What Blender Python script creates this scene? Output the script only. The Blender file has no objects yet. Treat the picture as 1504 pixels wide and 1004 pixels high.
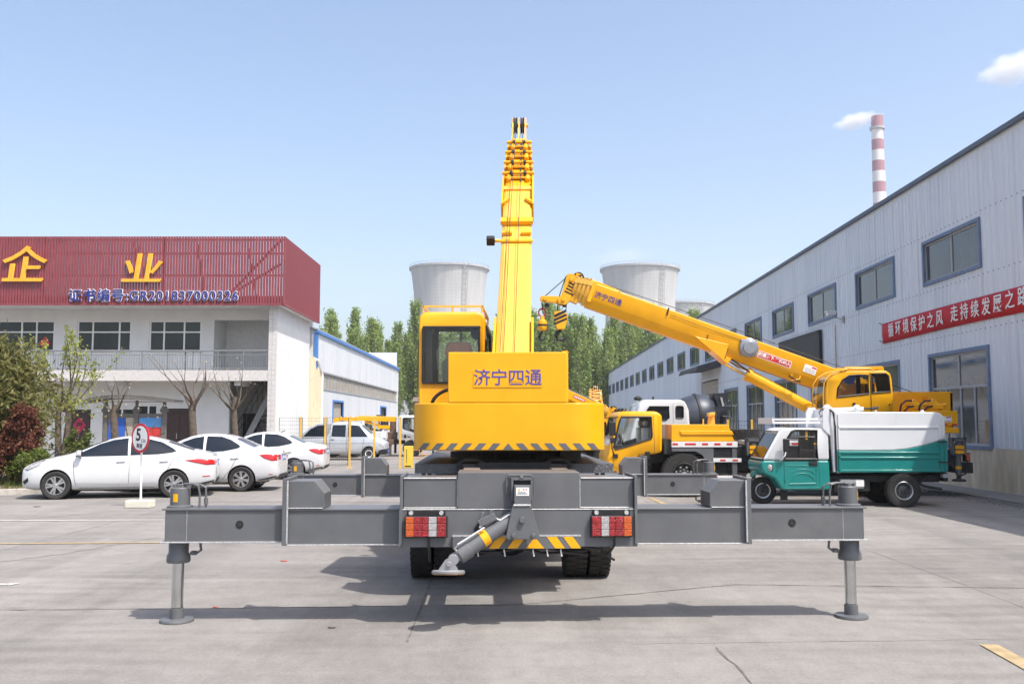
import bpy, bmesh, math, random
from mathutils import Matrix, Vector
from mathutils.bvhtree import BVHTree
R = math.radians
S = bpy.context.scene
COL = S.collection
rnd = random.Random(7)

# ------------------------------------------------------------------ camera, sky, sun, exposure
F_PX, CAM_H, PITCH = 1400.0, 1.75, R(4.82)
cam = bpy.data.cameras.new('camera'); cam_o = bpy.data.objects.new('camera', cam); COL.objects.link(cam_o)
cam.sensor_width = 36.0; cam.lens = F_PX / 1504.0 * 36.0
cam.clip_start = 0.1; cam.clip_end = 6000
cam_o.location = (0, 0, CAM_H); cam_o.rotation_euler = (math.pi / 2 + PITCH, 0, 0)
S.camera = cam_o
SUN_EL, SUN_AZ = R(59.5), R(132.8)          # azimuth clockwise from +Y
w = bpy.data.worlds.new("World"); S.world = w; w.use_nodes = True
nt = w.node_tree; bg = nt.nodes['Background']
sky = nt.nodes.new('ShaderNodeTexSky'); sky.sky_type = 'NISHITA'; sky.sun_disc = False
sky.sun_elevation = SUN_EL; sky.sun_rotation = SUN_AZ
sky.air_density = 1.0; sky.dust_density = 3.7; sky.ozone_density = 1.15; sky.altitude = 40
nt.links.new(sky.outputs[0], bg.inputs[0]); bg.inputs[1].default_value = 0.15
sl = bpy.data.lights.new('sun', 'SUN'); sl.energy = 3.25; sl.angle = R(0.55); sl.color = (1.0, 0.955, 0.89)
so = bpy.data.objects.new('sun', sl); COL.objects.link(so); so.location = (40, -40, 90)
sd = Vector((math.cos(SUN_EL) * math.sin(SUN_AZ), math.cos(SUN_EL) * math.cos(SUN_AZ), math.sin(SUN_EL)))
so.rotation_euler = sd.to_track_quat('Z', 'Y').to_euler()
S.view_settings.view_transform = 'Standard'; S.view_settings.look = 'None'
S.view_settings.exposure = 0.79; S.view_settings.gamma = 1.0
try: S.view_settings.use_curve_mapping = False
except Exception: pass
S.cycles.max_bounces = 8; S.cycles.transparent_max_bounces = 16
S.cycles.volume_bounces = 2

# ------------------------------------------------------------------ measuring helpers (photo pixel + depth -> metres)
def at(px, py, Y):
    a = (px - 752) / F_PX; b = (502 - py) / F_PX
    dy = math.cos(PITCH) - b * math.sin(PITCH); dz = math.sin(PITCH) + b * math.cos(PITCH)
    t = Y / dy
    return Vector((a * t, Y, CAM_H + dz * t))
def gnd(px, py):
    a = (px - 752) / F_PX; b = (502 - py) / F_PX
    dy = math.cos(PITCH) - b * math.sin(PITCH); dz = math.sin(PITCH) + b * math.cos(PITCH)
    t = -CAM_H / dz
    return Vector((a * t, dy * t, 0))

# ------------------------------------------------------------------ materials
MATS = {}
def nodes_of(name):
    m = bpy.data.materials.new(name); m.use_nodes = True
    return m, m.node_tree, m.node_tree.nodes['Principled BSDF']
def mat(name, col, rough=0.5, metal=0.0, var=0.10, scale=6.0, bump=0.0, bscale=60.0, spec=0.5, coat=0.0, dirt=0.0, dcol=(.16, .13, .10), trans=0.0, stretch=None):
    """painted / plain surface with slight mottling; dirt adds soft patches of grime"""
    m, t, p = nodes_of(name)
    tc = t.nodes.new('ShaderNodeTexCoord'); mp = t.nodes.new('ShaderNodeMapping')
    t.links.new(tc.outputs['Object'], mp.inputs[0])
    if stretch: mp.inputs['Scale'].default_value = stretch
    n = t.nodes.new('ShaderNodeTexNoise'); n.inputs['Scale'].default_value = scale; n.inputs['Detail'].default_value = 6
    t.links.new(mp.outputs[0], n.inputs[0])
    mr = t.nodes.new('ShaderNodeMapRange'); mr.inputs[1].default_value = .3; mr.inputs[2].default_value = .7
    mr.inputs[3].default_value = 1 - var; mr.inputs[4].default_value = 1 + var
    t.links.new(n.outputs['Fac'], mr.inputs[0])
    mx = t.nodes.new('ShaderNodeVectorMath'); mx.operation = 'SCALE'; mx.inputs[0].default_value = col
    t.links.new(mr.outputs[0], mx.inputs['Scale'])
    out = mx.outputs[0]
    if dirt > 0:
        n2 = t.nodes.new('ShaderNodeTexNoise'); n2.inputs['Scale'].default_value = scale * .45; n2.inputs['Detail'].default_value = 9; n2.inputs['Roughness'].default_value = .7
        t.links.new(mp.outputs[0], n2.inputs[0])
        r2 = t.nodes.new('ShaderNodeMapRange'); r2.inputs[1].default_value = .5; r2.inputs[2].default_value = .75; r2.inputs[4].default_value = dirt
        t.links.new(n2.outputs['Fac'], r2.inputs[0])
        mm = t.nodes.new('ShaderNodeMix'); mm.data_type = 'RGBA'; mm.inputs[7].default_value = (*dcol, 1)
        t.links.new(r2.outputs[0], mm.inputs[0]); t.links.new(out, mm.inputs[6]); out = mm.outputs[2]
    t.links.new(out, p.inputs['Base Color'])
    rr = t.nodes.new('ShaderNodeMapRange'); rr.inputs[1].default_value = .3; rr.inputs[2].default_value = .7
    rr.inputs[3].default_value = max(0, rough - .06); rr.inputs[4].default_value = min(1, rough + .06)
    t.links.new(n.outputs['Fac'], rr.inputs[0]); t.links.new(rr.outputs[0], p.inputs['Roughness'])
    p.inputs['Metallic'].default_value = metal; p.inputs['Specular IOR Level'].default_value = spec
    if coat: p.inputs['Coat Weight'].default_value = coat; p.inputs['Coat Roughness'].default_value = .08
    if bump:
        nb = t.nodes.new('ShaderNodeTexNoise'); nb.inputs['Scale'].default_value = bscale; nb.inputs['Detail'].default_value = 4
        t.links.new(mp.outputs[0], nb.inputs[0])
        b = t.nodes.new('ShaderNodeBump'); b.inputs['Strength'].default_value = bump; b.inputs['Distance'].default_value = .02
        t.links.new(nb.outputs['Fac'], b.inputs['Height']); t.links.new(b.outputs[0], p.inputs['Normal'])
    MATS[name] = m
    return m
def glass(name, tint=(.75, .8, .8), a=.95):
    m, t, p = nodes_of(name)
    tr = t.nodes.new('ShaderNodeBsdfTransparent'); tr.inputs[0].default_value = (*tint, 1)
    gl = t.nodes.new('ShaderNodeBsdfGlossy'); gl.inputs['Roughness'].default_value = .02
    ge = t.nodes.new('ShaderNodeNewGeometry'); dt = t.nodes.new('ShaderNodeVectorMath'); dt.operation = 'DOT_PRODUCT'; t.links.new(ge.outputs['Incoming'], dt.inputs[0]); t.links.new(ge.outputs['Normal'], dt.inputs[1])
    ab = t.nodes.new('ShaderNodeMath'); ab.operation = 'ABSOLUTE'; t.links.new(dt.outputs['Value'], ab.inputs[0])
    iv = t.nodes.new('ShaderNodeMath'); iv.operation = 'SUBTRACT'; iv.inputs[0].default_value = 1.0; t.links.new(ab.outputs[0], iv.inputs[1])
    pw = t.nodes.new('ShaderNodeMath'); pw.operation = 'POWER'; pw.inputs[1].default_value = 4.5; t.links.new(iv.outputs[0], pw.inputs[0])
    mr = t.nodes.new('ShaderNodeMapRange'); mr.inputs[3].default_value = 1 - a; mr.inputs[4].default_value = .9
    t.links.new(pw.outputs[0], mr.inputs[0])
    ms = t.nodes.new('ShaderNodeMixShader'); t.links.new(mr.outputs[0], ms.inputs[0])
    t.links.new(tr.outputs[0], ms.inputs[1]); t.links.new(gl.outputs[0], ms.inputs[2])
    t.links.new(ms.outputs[0], t.nodes['Material Output'].inputs[0])
    MATS[name] = m
    return m
def leafmat(name, c1, c2, rough=.55):
    m, t, p = nodes_of(name)
    g = t.nodes.new('ShaderNodeNewGeometry'); cr = t.nodes.new('ShaderNodeMix'); cr.data_type = 'RGBA'
    cr.inputs[6].default_value = (*c1, 1); cr.inputs[7].default_value = (*c2, 1)
    t.links.new(g.outputs['Random Per Island'], cr.inputs[0]); t.links.new(cr.outputs[2], p.inputs['Base Color'])
    p.inputs['Roughness'].default_value = rough; p.inputs['Specular IOR Level'].default_value = .3
    tl = t.nodes.new('ShaderNodeBsdfTranslucent'); t.links.new(cr.outputs[2], tl.inputs[0])
    ms = t.nodes.new('ShaderNodeMixShader'); ms.inputs[0].default_value = .42
    t.links.new(p.outputs[0], ms.inputs[1]); t.links.new(tl.outputs[0], ms.inputs[2]); t.links.new(ms.outputs[0], t.nodes['Material Output'].inputs[0])
    MATS[name] = m
    return m

YEL = mat('yellow_paint', (.80, .378, .004), .34, var=.05, scale=3, spec=.35, coat=.18, dirt=.12, dcol=(.55, .30, .03))
YELP = mat('pale_sheen_yellow_paint', (.78, .43, .055), .34, var=.07, scale=2.5, coat=.25)  # sky reflection on the boom top is lightened into this base yellow
GREY = mat('grey_machine_paint', (.112, .116, .123), .40, var=.10, scale=4, bump=.06, bscale=220, spec=.45, dirt=.4, dcol=(.17, .16, .148))
WELD = mat('weld_bead', (.50, .50, .50), .45, metal=.5, var=.25, scale=60, bump=.4, bscale=150)
STEEL = mat('chromed_steel', (.60, .61, .62), .22, metal=1, var=.06)
DARK = mat('dark_chassis_metal', (.022, .022, .023), .6, var=.3, scale=8, dirt=.3, dcol=(.09, .08, .07))
PLATE = mat('chequer_plate', (.13, .133, .14), .45, metal=.4, var=.15, scale=10, bump=.8, bscale=55)
RUB = mat('tyre_rubber', (.024, .023, .022), .85, var=.25, scale=20, bump=.4, bscale=90, dirt=.3, dcol=(.065, .058, .05))
BLK = mat('black_plastic', (.012, .012, .013), .5, var=.2)
RUST = mat('rusty_steel', (.30, .19, .12), .85, var=.3, scale=14, bump=.3)
ALU = mat('alloy_rim', (.50, .50, .51), .3, metal=.9, var=.1)
CARW = mat('white_car_paint', (.60, .61, .62), .25, var=.02, scale=3, coat=.6, dirt=.10, dcol=(.62, .60, .57))
SILV = mat('silver_car_paint', (.52, .54, .57), .32, metal=.35, var=.05, scale=4, dirt=.35, dcol=(.42, .40, .37))
TINT = mat('tinted_window', (.010, .015, .024), .06, var=.1, spec=.38)
TINT2 = mat('grey_rear_glass', (.07, .085, .11), .06, var=.1, spec=.8)
CABIN = mat('dark_cabin_lining', (.045, .045, .043), .7, var=.2)
SMOKE = glass('smoked_windscreen', (.50, .50, .48), .97)
GLS = glass('clear_glass', (.90, .93, .92), .94)
RLAMP = mat('red_lamp', (.52, .012, .014), .18, var=.15, scale=40, coat=.5)
ALAMP = mat('amber_lamp', (.50, .085, .008), .2, var=.25, scale=50, coat=.5, bump=.5, bscale=120)
CLAMP = mat('clear_lamp', (.38, .37, .37), .15, var=.3, scale=50, coat=.5, bump=.5, bscale=120)
RLED = mat('red_led_lamp', (.28, .006, .010), .2, var=.5, scale=55, coat=.5, bump=.6, bscale=110)
PBLUE = mat('blue_plate', (.10, .20, .55), .4, var=.05)
WHT = mat('white_paint', (.78, .78, .77), .4, var=.03)
WHTC = mat('white_container_paint', (.69, .70, .71), .32, var=.03, scale=2, coat=.3, dirt=.08, dcol=(.6, .6, .58))
TEAL = mat('teal_paint', (.006, .205, .185), .35, var=.06, scale=3, coat=.35)
REDP = mat('red_marking', (.55, .02, .02), .4, var=.05)
NAVY = mat('navy_letter', (.025, .03, .22), .4, var=.05)
GOLD = mat('golden_letter', (.80, .40, .03), .4, var=.1, scale=4)
MIXD = mat('dark_blue_drum', (.05, .06, .08), .42, metal=.2, var=.12, scale=3)
SEATB = mat('brown_seat_leather', (.50, .15, .07), .5, var=.15)
SEATD = mat('dark_seat_cover', (.05, .055, .055), .6, var=.15)
FAN = mat('blue_fan', (.01, .06, .35), .35, var=.05)

# ------------------------------------------------------------------ mesh helpers
class MB:
    def __init__(s): s.v = []; s.f = []; s.m = []
    def add(s, verts, faces, m=0):
        o = len(s.v); s.v += [tuple(p) for p in verts]
        for f in faces: s.f.append(tuple(i + o for i in f)); s.m.append(m)
        return s
    def box(s, x0, x1, y0, y1, z0, z1, m=0):
        vs = [(x, y, z) for z in (z0, z1) for y in (y0, y1) for x in (x0, x1)]
        return s.add(vs, [(0, 2, 3, 1), (4, 5, 7, 6), (0, 1, 5, 4), (2, 6, 7, 3), (0, 4, 6, 2), (1, 3, 7, 5)], m)
    def prism(s, poly, axis, a, b, m=0):
        def P(u, v, d): return {'x': (d, u, v), 'y': (u, d, v), 'z': (u, v, d)}[axis]
        n = len(poly)
        vs = [P(u, v, a) for u, v in poly] + [P(u, v, b) for u, v in poly]
        fs = [tuple(range(n)), tuple(range(2 * n - 1, n - 1, -1))] + [(i, (i + 1) % n, n + (i + 1) % n, n + i) for i in range(n)]
        return s.add(vs, fs, m)
    def tube(s, p0, p1, r0, r1=None, n=16, m=0, caps=True):
        r1 = r0 if r1 is None else r1
        p0, p1 = Vector(p0), Vector(p1); q = (p1 - p0).to_track_quat('Z', 'Y').to_matrix()
        ux, uy = q.col[0], q.col[1]; vs = []
        for p, r in ((p0, r0), (p1, r1)):
            for i in range(n):
                a = 2 * math.pi * i / n; vs.append(p + ux * (r * math.cos(a)) + uy * (r * math.sin(a)))
        fs = [(i, (i + 1) % n, n + (i + 1) % n, n + i) for i in range(n)]
        if caps: fs += [tuple(range(n - 1, -1, -1)), tuple(range(n, 2 * n))]
        return s.add(vs, fs, m)
    def path(s, pts, r, n=8, m=0):
        pts = [Vector(p) for p in pts]; rs = r if isinstance(r, (list, tuple)) else [r] * len(pts)
        rings = []; up = Vector((.13, .21, .97)).normalized()
        for i, p in enumerate(pts):
            d = (pts[min(i + 1, len(pts) - 1)] - pts[max(i - 1, 0)]).normalized()
            a = d.cross(up)
            if a.length < .05: a = d.cross(Vector((1, 0, 0)))
            a.normalize(); b = d.cross(a)
            rings.append([p + a * (rs[i] * math.cos(2 * math.pi * k / n)) + b * (rs[i] * math.sin(2 * math.pi * k / n)) for k in range(n)])
        return s.loft(rings, m)
    def loft(s, rings, m=0, caps=True):
        n = len(rings[0]); vs = [p for r in rings for p in r]; fs = []
        for j in range(len(rings) - 1):
            for i in range(n): fs.append((j * n + i, j * n + (i + 1) % n, (j + 1) * n + (i + 1) % n, (j + 1) * n + i))
        if caps: fs += [tuple(range(n - 1, -1, -1)), tuple(range((len(rings) - 1) * n, len(rings) * n))]
        return s.add(vs, fs, m)
    def lathe(s, prof, axis='z', c=(0, 0, 0), n=32, m=0, closed=False, cap=True):
        rings = []
        for r, h in prof:
            ring = []
            for i in range(n):
                a = 2 * math.pi * i / n; u, v = r * math.cos(a), r * math.sin(a)
                q = {'x': (h, u, v), 'y': (u, h, v), 'z': (u, v, h)}[axis]
                ring.append((q[0] + c[0], q[1] + c[1], q[2] + c[2]))
            rings.append(ring)
        if closed: rings.append(rings[0])
        return s.loft(rings, m, caps=(cap and not closed))
    def quad(s, a, b, c, d, m=0): return s.add([a, b, c, d], [(0, 1, 2, 3)], m)
    def xf(s, M):
        s.v = [tuple(M @ Vector(p)) for p in s.v]; return s
def props(o, label=None, cat=None, group=None, kind=None):
    if label: o['label'] = label
    if cat: o['category'] = cat
    if group: o['group'] = group
    if kind: o['kind'] = kind
    return o
def to_mesh(name, mb, mats, sharp=35, recalc=True, flat=False):
    me = bpy.data.meshes.new(name); me.from_pydata(mb.v, [], mb.f)
    for m in (mats if isinstance(mats, (list, tuple)) else [mats]): me.materials.append(m)
    me.polygons.foreach_set('material_index', mb.m)
    if recalc:
        bm = bmesh.new(); bm.from_mesh(me); bmesh.ops.remove_doubles(bm, verts=bm.verts, dist=1e-5)
        bmesh.ops.recalc_face_normals(bm, faces=bm.faces); bm.to_mesh(me); bm.free()
    if not flat:
        me.shade_smooth(); me.set_sharp_from_angle(angle=R(sharp))
    me.update(); return me
def obj(name, me, parent=None, M=None, world=False):
    o = bpy.data.objects.new(name, me); COL.objects.link(o)
    if parent is not None:
        o.parent = parent
        if world: o.matrix_parent_inverse = parent.matrix_basis.inverted()
    if M is not None: o.matrix_basis = M
    return o
def build(name, mb, mats, parent=None, M=None, bevel=0, world=False, sharp=35, recalc=True, seg=2, flat=False):
    o = obj(name, to_mesh(name, mb, mats, sharp, recalc, flat), parent, M, world)
    if bevel:
        b = o.modifiers.new('bevel', 'BEVEL'); b.width = bevel; b.segments = seg; b.limit_method = 'ANGLE'; b.angle_limit = R(32); b.harden_normals = True
    return o
def thing(name, label, cat, loc=(0, 0, 0), rz=0, group=None):
    o = bpy.data.objects.new(name, None); COL.objects.link(o); o.empty_display_size = .3
    o.location = loc; o.rotation_euler = (0, 0, rz)
    o.matrix_basis = Matrix.Translation(loc) @ Matrix.Rotation(rz, 4, 'Z')
    return props(o, label, cat, group)
def copy_tree(o, parent=None):
    c = o.copy(); COL.objects.link(c)
    if parent is not None: c.parent = parent
    for ch in list(o.children): copy_tree(ch, c)
    return c
def bake(o):
    dg = bpy.context.evaluated_depsgraph_get(); dg.update()
    me = bpy.data.meshes.new_from_object(o.evaluated_get(dg)); o.modifiers.clear(); o.data = me
    return o
def cut(o, cutters, inner=None):
    """boolean difference with MB cutters given in the object's own frame"""
    tmp = []
    keepM, keepP = o.matrix_basis.copy(), o.parent
    o.parent = None; o.matrix_basis = Matrix()
    for mb in cutters:
        c = build('cutter', mb, [inner] if inner else []); tmp.append(c)
        b = o.modifiers.new('cut', 'BOOLEAN'); b.object = c; b.operation = 'DIFFERENCE'; b.solver = 'EXACT'; b.material_mode = 'TRANSFER' if inner else 'INDEX'
    bpy.context.view_layer.update(); bake(o)
    for c in tmp:
        d = c.data; bpy.data.objects.remove(c); bpy.data.meshes.remove(d)
    o.parent = keepP; o.matrix_basis = keepM
    o.data.shade_smooth(); o.data.set_sharp_from_angle(angle=R(35))
    return o
def bevel_mod(o, wd, seg=2):
    b = o.modifiers.new('bevel', 'BEVEL'); b.width = wd; b.segments = seg; b.limit_method = 'ANGLE'; b.angle_limit = R(32); b.harden_normals = True
    return o
def rrect(x0, x1, z0, z1, r, n=4):
    pts = []
    for cx, cz, a0 in ((x1 - r, z1 - r, 0), (x0 + r, z1 - r, 90), (x0 + r, z0 + r, 180), (x1 - r, z0 + r, 270)):
        for k in range(n + 1):
            a = R(a0 + 90 * k / n); pts.append((cx + r * math.cos(a), cz + r * math.sin(a)))
    return pts
def text(name, s, size, m, parent=None, M=None, ext=.004, bold=0.0, world=False, align='CENTER', space=1.0, shear=0.0):
    cu = bpy.data.curves.new(name, 'FONT'); cu.body = s; cu.size = size; cu.extrude = ext; cu.offset = bold
    cu.align_x = align; cu.align_y = 'CENTER'; cu.space_character = space; cu.resolution_u = 3; cu.shear = shear
    o = bpy.data.objects.new(name, cu); COL.objects.link(o)
    bpy.context.view_layer.update()
    me = bpy.data.meshes.new_from_object(o.evaluated_get(bpy.context.evaluated_depsgraph_get()))
    bpy.data.objects.remove(o); bpy.data.curves.remove(cu)
    me.materials.clear(); me.materials.append(m); me.name = name
    return obj(name, me, parent, M, world)
STAND = Matrix.Rotation(math.pi / 2, 4, 'X')       # text facing -Y
def face(x, y, z, rz=0, tilt=0):
    return Matrix.Translation((x, y, z)) @ Matrix.Rotation(rz, 4, 'Z') @ Matrix.Rotation(tilt, 4, 'Y') @ STAND
def patch(name, bvh, poly, axis, sgn, off, m, parent, L=.055, thick=.0):
    """a thin part that follows the body surface: the outline is dropped on it along an axis"""
    bm = bmesh.new()
    def P(u, v):
        D = 8 * sgn
        return Vector({'x': (D, u, v), 'y': (u, D, v), 'z': (u, v, D)}[axis])
    bm.faces.new([bm.verts.new(P(u, v)) for u, v in poly])
    bmesh.ops.triangulate(bm, faces=bm.faces)
    for _ in range(6):
        es = [e for e in bm.edges if e.calc_length() > L]
        if not es: break
        bmesh.ops.subdivide_edges(bm, edges=es, cuts=1); bmesh.ops.triangulate(bm, faces=bm.faces)
    d = Vector({'x': (-sgn, 0, 0), 'y': (0, -sgn, 0), 'z': (0, 0, -sgn)}[axis])
    for v in bm.verts:
        h = bvh.ray_cast(v.co, d)
        if h[0] is None: h = bvh.find_nearest(v.co + d * (8 - .8))
        v.co = h[0] - d * off
    bmesh.ops.recalc_face_normals(bm, faces=bm.faces)
    me = bpy.data.meshes.new(name); bm.to_mesh(me); bm.free(); me.materials.append(m); me.shade_smooth()
    o = obj(name, me, parent)
    if thick:
        sm = o.modifiers.new('rim', 'SOLIDIFY'); sm.thickness = thick; sm.offset = 0
    return o
mat('dull_wheel_dish', (.07, .07, .075), .5, metal=.2, var=.15)
_wh = {}
def wheel(parent, loc, r, wd, style='alloy', name='wheel', out=-1, chunky=False, M=None):
    """wheel with its axle along local y; out = side the rim faces (along y)"""
    key = (r, wd, style, out, chunky)
    if key not in _wh:
        h = wd / 2; rr = r * (.66 if style in ('alloy', 'cheap') else .56)
        t = MB(); t.lathe([(rr, -h * .8), (rr + .02, -h * .95), (r * .93, -h), (r * .985, -h * .82), (r, -h * .5), (r, h * .5), (r * .985, h * .82), (r * .93, h), (rr + .02, h * .95), (rr, h * .8)], 'y', n=48, closed=True)
        if chunky:
            for k in range(40):
                a = 2 * math.pi * k / 40
                for sd, ph in ((-1, 0), (1, .5)):
                    a2 = a + ph * 2 * math.pi / 40
                    b = MB().box(-.022, .022, sd * h * .98 if sd < 0 else h * .12, -h * .12 if sd < 0 else h * .98, r - .012, r + .012)
                    b.xf(Matrix.Rotation(a2, 4, 'Y')); t.add(b.v, b.f)
        tm = to_mesh('tyre', t, RUB)
        d = MB(); y = out * h
        if style in ('alloy', 'cheap'):
            d.lathe([(rr, y * .9), (rr, y * .3), (rr * .93, y * .3), (rr * .93, y * .9)], 'y', n=40, closed=True)
            d.lathe([(.001, y * .2), (rr * .95, y * .2), (rr * .95, y * .1), (.001, y * .1)], 'y', n=32, m=1)
            d.lathe([(.001, y * .92), (rr * .16, y * .92), (rr * .22, y * .8), (rr * .22, y * .5), (.001, y * .5)], 'y', n=20)
            ns = 10 if style == 'alloy' else 7
            for k in range(ns):
                a = 2 * math.pi * k / ns + (.12 if k % 2 else -.12) * (style == 'alloy')
                b = MB().prism([(-rr * .09, rr * .15), (rr * .09, rr * .15), (rr * (.115 if style == 'alloy' else .20), rr * .96), (-rr * (.115 if style == 'alloy' else .20), rr * .96)], 'y', min(y * .6, y * .88), max(y * .6, y * .88))
                b.xf(Matrix.Rotation(a, 4, 'Y')); d.add(b.v, b.f)
            mats = [ALU, BLK]
        else:
            c = {'black': (DARK, STEEL, DARK), 'silver': (ALU, DARK, MATS['dull_wheel_dish']), 'white': (WHT, DARK, MATS['dull_wheel_dish'])}[style]
            d.lathe([(rr * 1.02, y * .92), (rr * .98, y * 1.0), (rr * .88, y * .95), (rr * .80, y * .35)], 'y', n=36, cap=False); d.lathe([(rr * .80, y * .35), (rr * .70, y * .25), (rr * .52, y * .62), (rr * .32, y * .66), (rr * .001, y * .66)], 'y', n=36, m=2, cap=False); d.lathe([(rr * .27, y * .6), (rr * .25, y * .95), (.001, y * .97)], 'y', n=24, m=1, cap=False); d.lathe([(.001, y * .1), (rr, y * .1)], 'y', n=24, m=1)
            for k in range(8):
                a = 2 * math.pi * k / 8
                cx, cz = rr * .42 * math.cos(a), rr * .42 * math.sin(a)
                d.tube((cx, y * .5, cz), (cx, y * .78, cz), rr * .055, n=8, m=1)
                cx, cz = rr * .63 * math.cos(a + .39), rr * .63 * math.sin(a + .39); d.tube((cx, y * .2, cz), (cx, y * .46, cz), rr * .09, n=10, m=1)
            mats = list(c)
        _wh[key] = (to_mesh('wheel', d, mats), tm)
    dm, tm = _wh[key]
    B = (M or Matrix()) @ Matrix.Translation(loc)
    o = obj(name, dm, parent, B); obj('tyre', tm, o)
    return o
# ================================================================== SETTING
def concrete():
    m, t, p = nodes_of('yard_concrete')
    tc = t.nodes.new('ShaderNodeTexCoord')
    def noise(sc, det=8, rough=.6, stretch=None, rot=0, dist=0):
        mp = t.nodes.new('ShaderNodeMapping'); t.links.new(tc.outputs['Object'], mp.inputs[0])
        if stretch: mp.inputs['Scale'].default_value = stretch
        mp.inputs['Rotation'].default_value = (0, 0, rot)
        n = t.nodes.new('ShaderNodeTexNoise'); n.inputs['Scale'].default_value = sc; n.inputs['Detail'].default_value = det
        n.inputs['Roughness'].default_value = rough; n.inputs['Distortion'].default_value = dist
        t.links.new(mp.outputs[0], n.inputs[0]); return n.outputs['Fac']
    def ramp(x, a, b, c, d):
        r = t.nodes.new('ShaderNodeMapRange'); t.links.new(x, r.inputs[0])
        for i, q in enumerate((a, b, c, d)): r.inputs[i + 1].default_value = q
        return r.outputs[0]
    def mul(a, b):
        q = t.nodes.new('ShaderNodeMath'); q.operation = 'MULTIPLY'; t.links.new(a, q.inputs[0]); t.links.new(b, q.inputs[1]); return q.outputs[0]
    f = ramp(noise(.22, 5), .3, .7, .87, 1.10)
    f = mul(f, ramp(noise(1.6, 9, .72), .3, .7, .88, 1.10))
    f = mul(f, ramp(noise(38, 5, .75), .35, .65, .86, 1.12))
    f = mul(f, ramp(noise(150, 3, .7), .25, .75, .84, 1.14)); f = mul(f, ramp(noise(7.5, 8, .7, (1, .5, 1), .3, .4), .3, .7, .91, 1.08))
    wv = t.nodes.new('ShaderNodeTexWave'); wv.wave_type = 'RINGS'; wv.inputs['Scale'].default_value = .9; wv.inputs['Distortion'].default_value = 7; wv.inputs['Detail'].default_value = 5; wv.inputs['Detail Scale'].default_value = .5
    mpw = t.nodes.new('ShaderNodeMapping'); mpw.inputs['Location'].default_value = (3, -14, 0); t.links.new(tc.outputs['Object'], mpw.inputs[0]); t.links.new(mpw.outputs[0], wv.inputs[0])
    mk_ = t.nodes.new('ShaderNodeMath'); mk_.operation = 'MULTIPLY'; t.links.new(wv.outputs['Fac'], mk_.inputs[0]); t.links.new(ramp(noise(.35, 4), .48, .6, 0.0, 1.0), mk_.inputs[1]); f = mul(f, ramp(mk_.outputs[0], .2, .9, 1.0, .88))
    f = mul(f, ramp(noise(.55, 7, .62, (1, .10, 1), .55, .6), .46, .66, 1.0, .78))
    f = mul(f, ramp(noise(.6, 7, .62, (.09, 1, 1), .35, 1.2), .45, .66, 1.0, .82))
    f = mul(f, ramp(noise(.5, 7, .62, (.10, 1, 1), -.6, 1.5), .5, .68, 1.0, .85))
    f = mul(f, ramp(noise(.9, 8, .7), .60, .72, 1.0, .86))
    f = mul(f, ramp(noise(.75, 6, .6), .30, .40, 1.10, 1.0))
    v = t.nodes.new('ShaderNodeTexVoronoi'); v.inputs['Scale'].default_value = 5.0; t.links.new(tc.outputs['Object'], v.inputs[0])
    f = mul(f, ramp(v.outputs['Distance'], .015, .05, .62, 1.0))
    mx = t.nodes.new('ShaderNodeVectorMath'); mx.operation = 'SCALE'; mx.inputs[0].default_value = (.262, .246, .230)
    t.links.new(f, mx.inputs['Scale']); t.links.new(mx.outputs[0], p.inputs['Base Color'])
    p.inputs['Roughness'].default_value = .85; p.inputs['Specular IOR Level'].default_value = .25
    nb = noise(70, 6, .7); b = t.nodes.new('ShaderNodeBump'); b.inputs['Strength'].default_value = .25; b.inputs['Distance'].default_value = .01
    t.links.new(nb, b.inputs['Height']); t.links.new(b.outputs[0], p.inputs['Normal'])
    return m
g = MB(); g.quad((-2500, -300, 0), (2500, -300, 0), (2500, 4500, 0), (-2500, 4500, 0))
props(build('ground', g, concrete()), kind='structure')

def strip(mb, pts, wd, z, m=0, jitter=0):
    pts = [Vector((p[0], p[1], 0)) for p in pts]
    if jitter:
        q = [pts[0]]
        for a, b in zip(pts, pts[1:]):
            n = max(1, int((b - a).length / .12))
            for k in range(1, n + 1):
                c = a.lerp(b, k / n); d = (b - a).normalized(); c = c + Vector((-d.y, d.x, 0)) * rnd.uniform(-jitter, jitter); q.append(c)
        pts = q
    L, Rr = [], []
    for i, p in enumerate(pts):
        d = (pts[min(i + 1, len(pts) - 1)] - pts[max(i - 1, 0)]).normalized(); n = Vector((-d.y, d.x, 0))
        k = wd / 2 * (rnd.uniform(.4, 1.2) if jitter else 1)
        L.append((p.x + n.x * k, p.y + n.y * k, z)); Rr.append((p.x - n.x * k, p.y - n.y * k, z))
    for i in range(len(pts) - 1): mb.quad(L[i], L[i + 1], Rr[i + 1], Rr[i], m)
JOINT = mat('joint_dirt', (.13, .118, .105), .95, var=.4, scale=9)
JOINT2 = mat('joint_pale', (.25, .235, .215), .95, var=.3, scale=6)
j = MB()
strip(j, [gnd(-400, 899), gnd(300, 893), gnd(760, 888), gnd(1080, 858), gnd(1900, 868)], .020, .004, 0, .012)
strip(j, [gnd(598, 942), gnd(640, 836), gnd(668, 770)], .020, .004, 0, .005)
strip(j, [gnd(1052, 950), gnd(1078, 975), gnd(1140, 1040)], .02, .004, 0, .012)
strip(j, [gnd(1270, 806), gnd(1400, 852), gnd(1504, 892), gnd(1650, 946)], .013, .004, 1, .006)
strip(j, [gnd(-50, 770), gnd(150, 752)], .05, .004, 1, .02)
strip(j, [gnd(-40, 830), gnd(100, 812), gnd(235, 788)], .04, .004, 1, .02)
strip(j, [gnd(930, 945), gnd(1504, 938)], .01, .004, 1, .01)
for x in (-22, -17, -12, -7, -2, 3, 8):
    strip(j, [(x, 13 if x < -5 else 16), (x, 42)], .022, .004, 1, .008)
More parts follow.
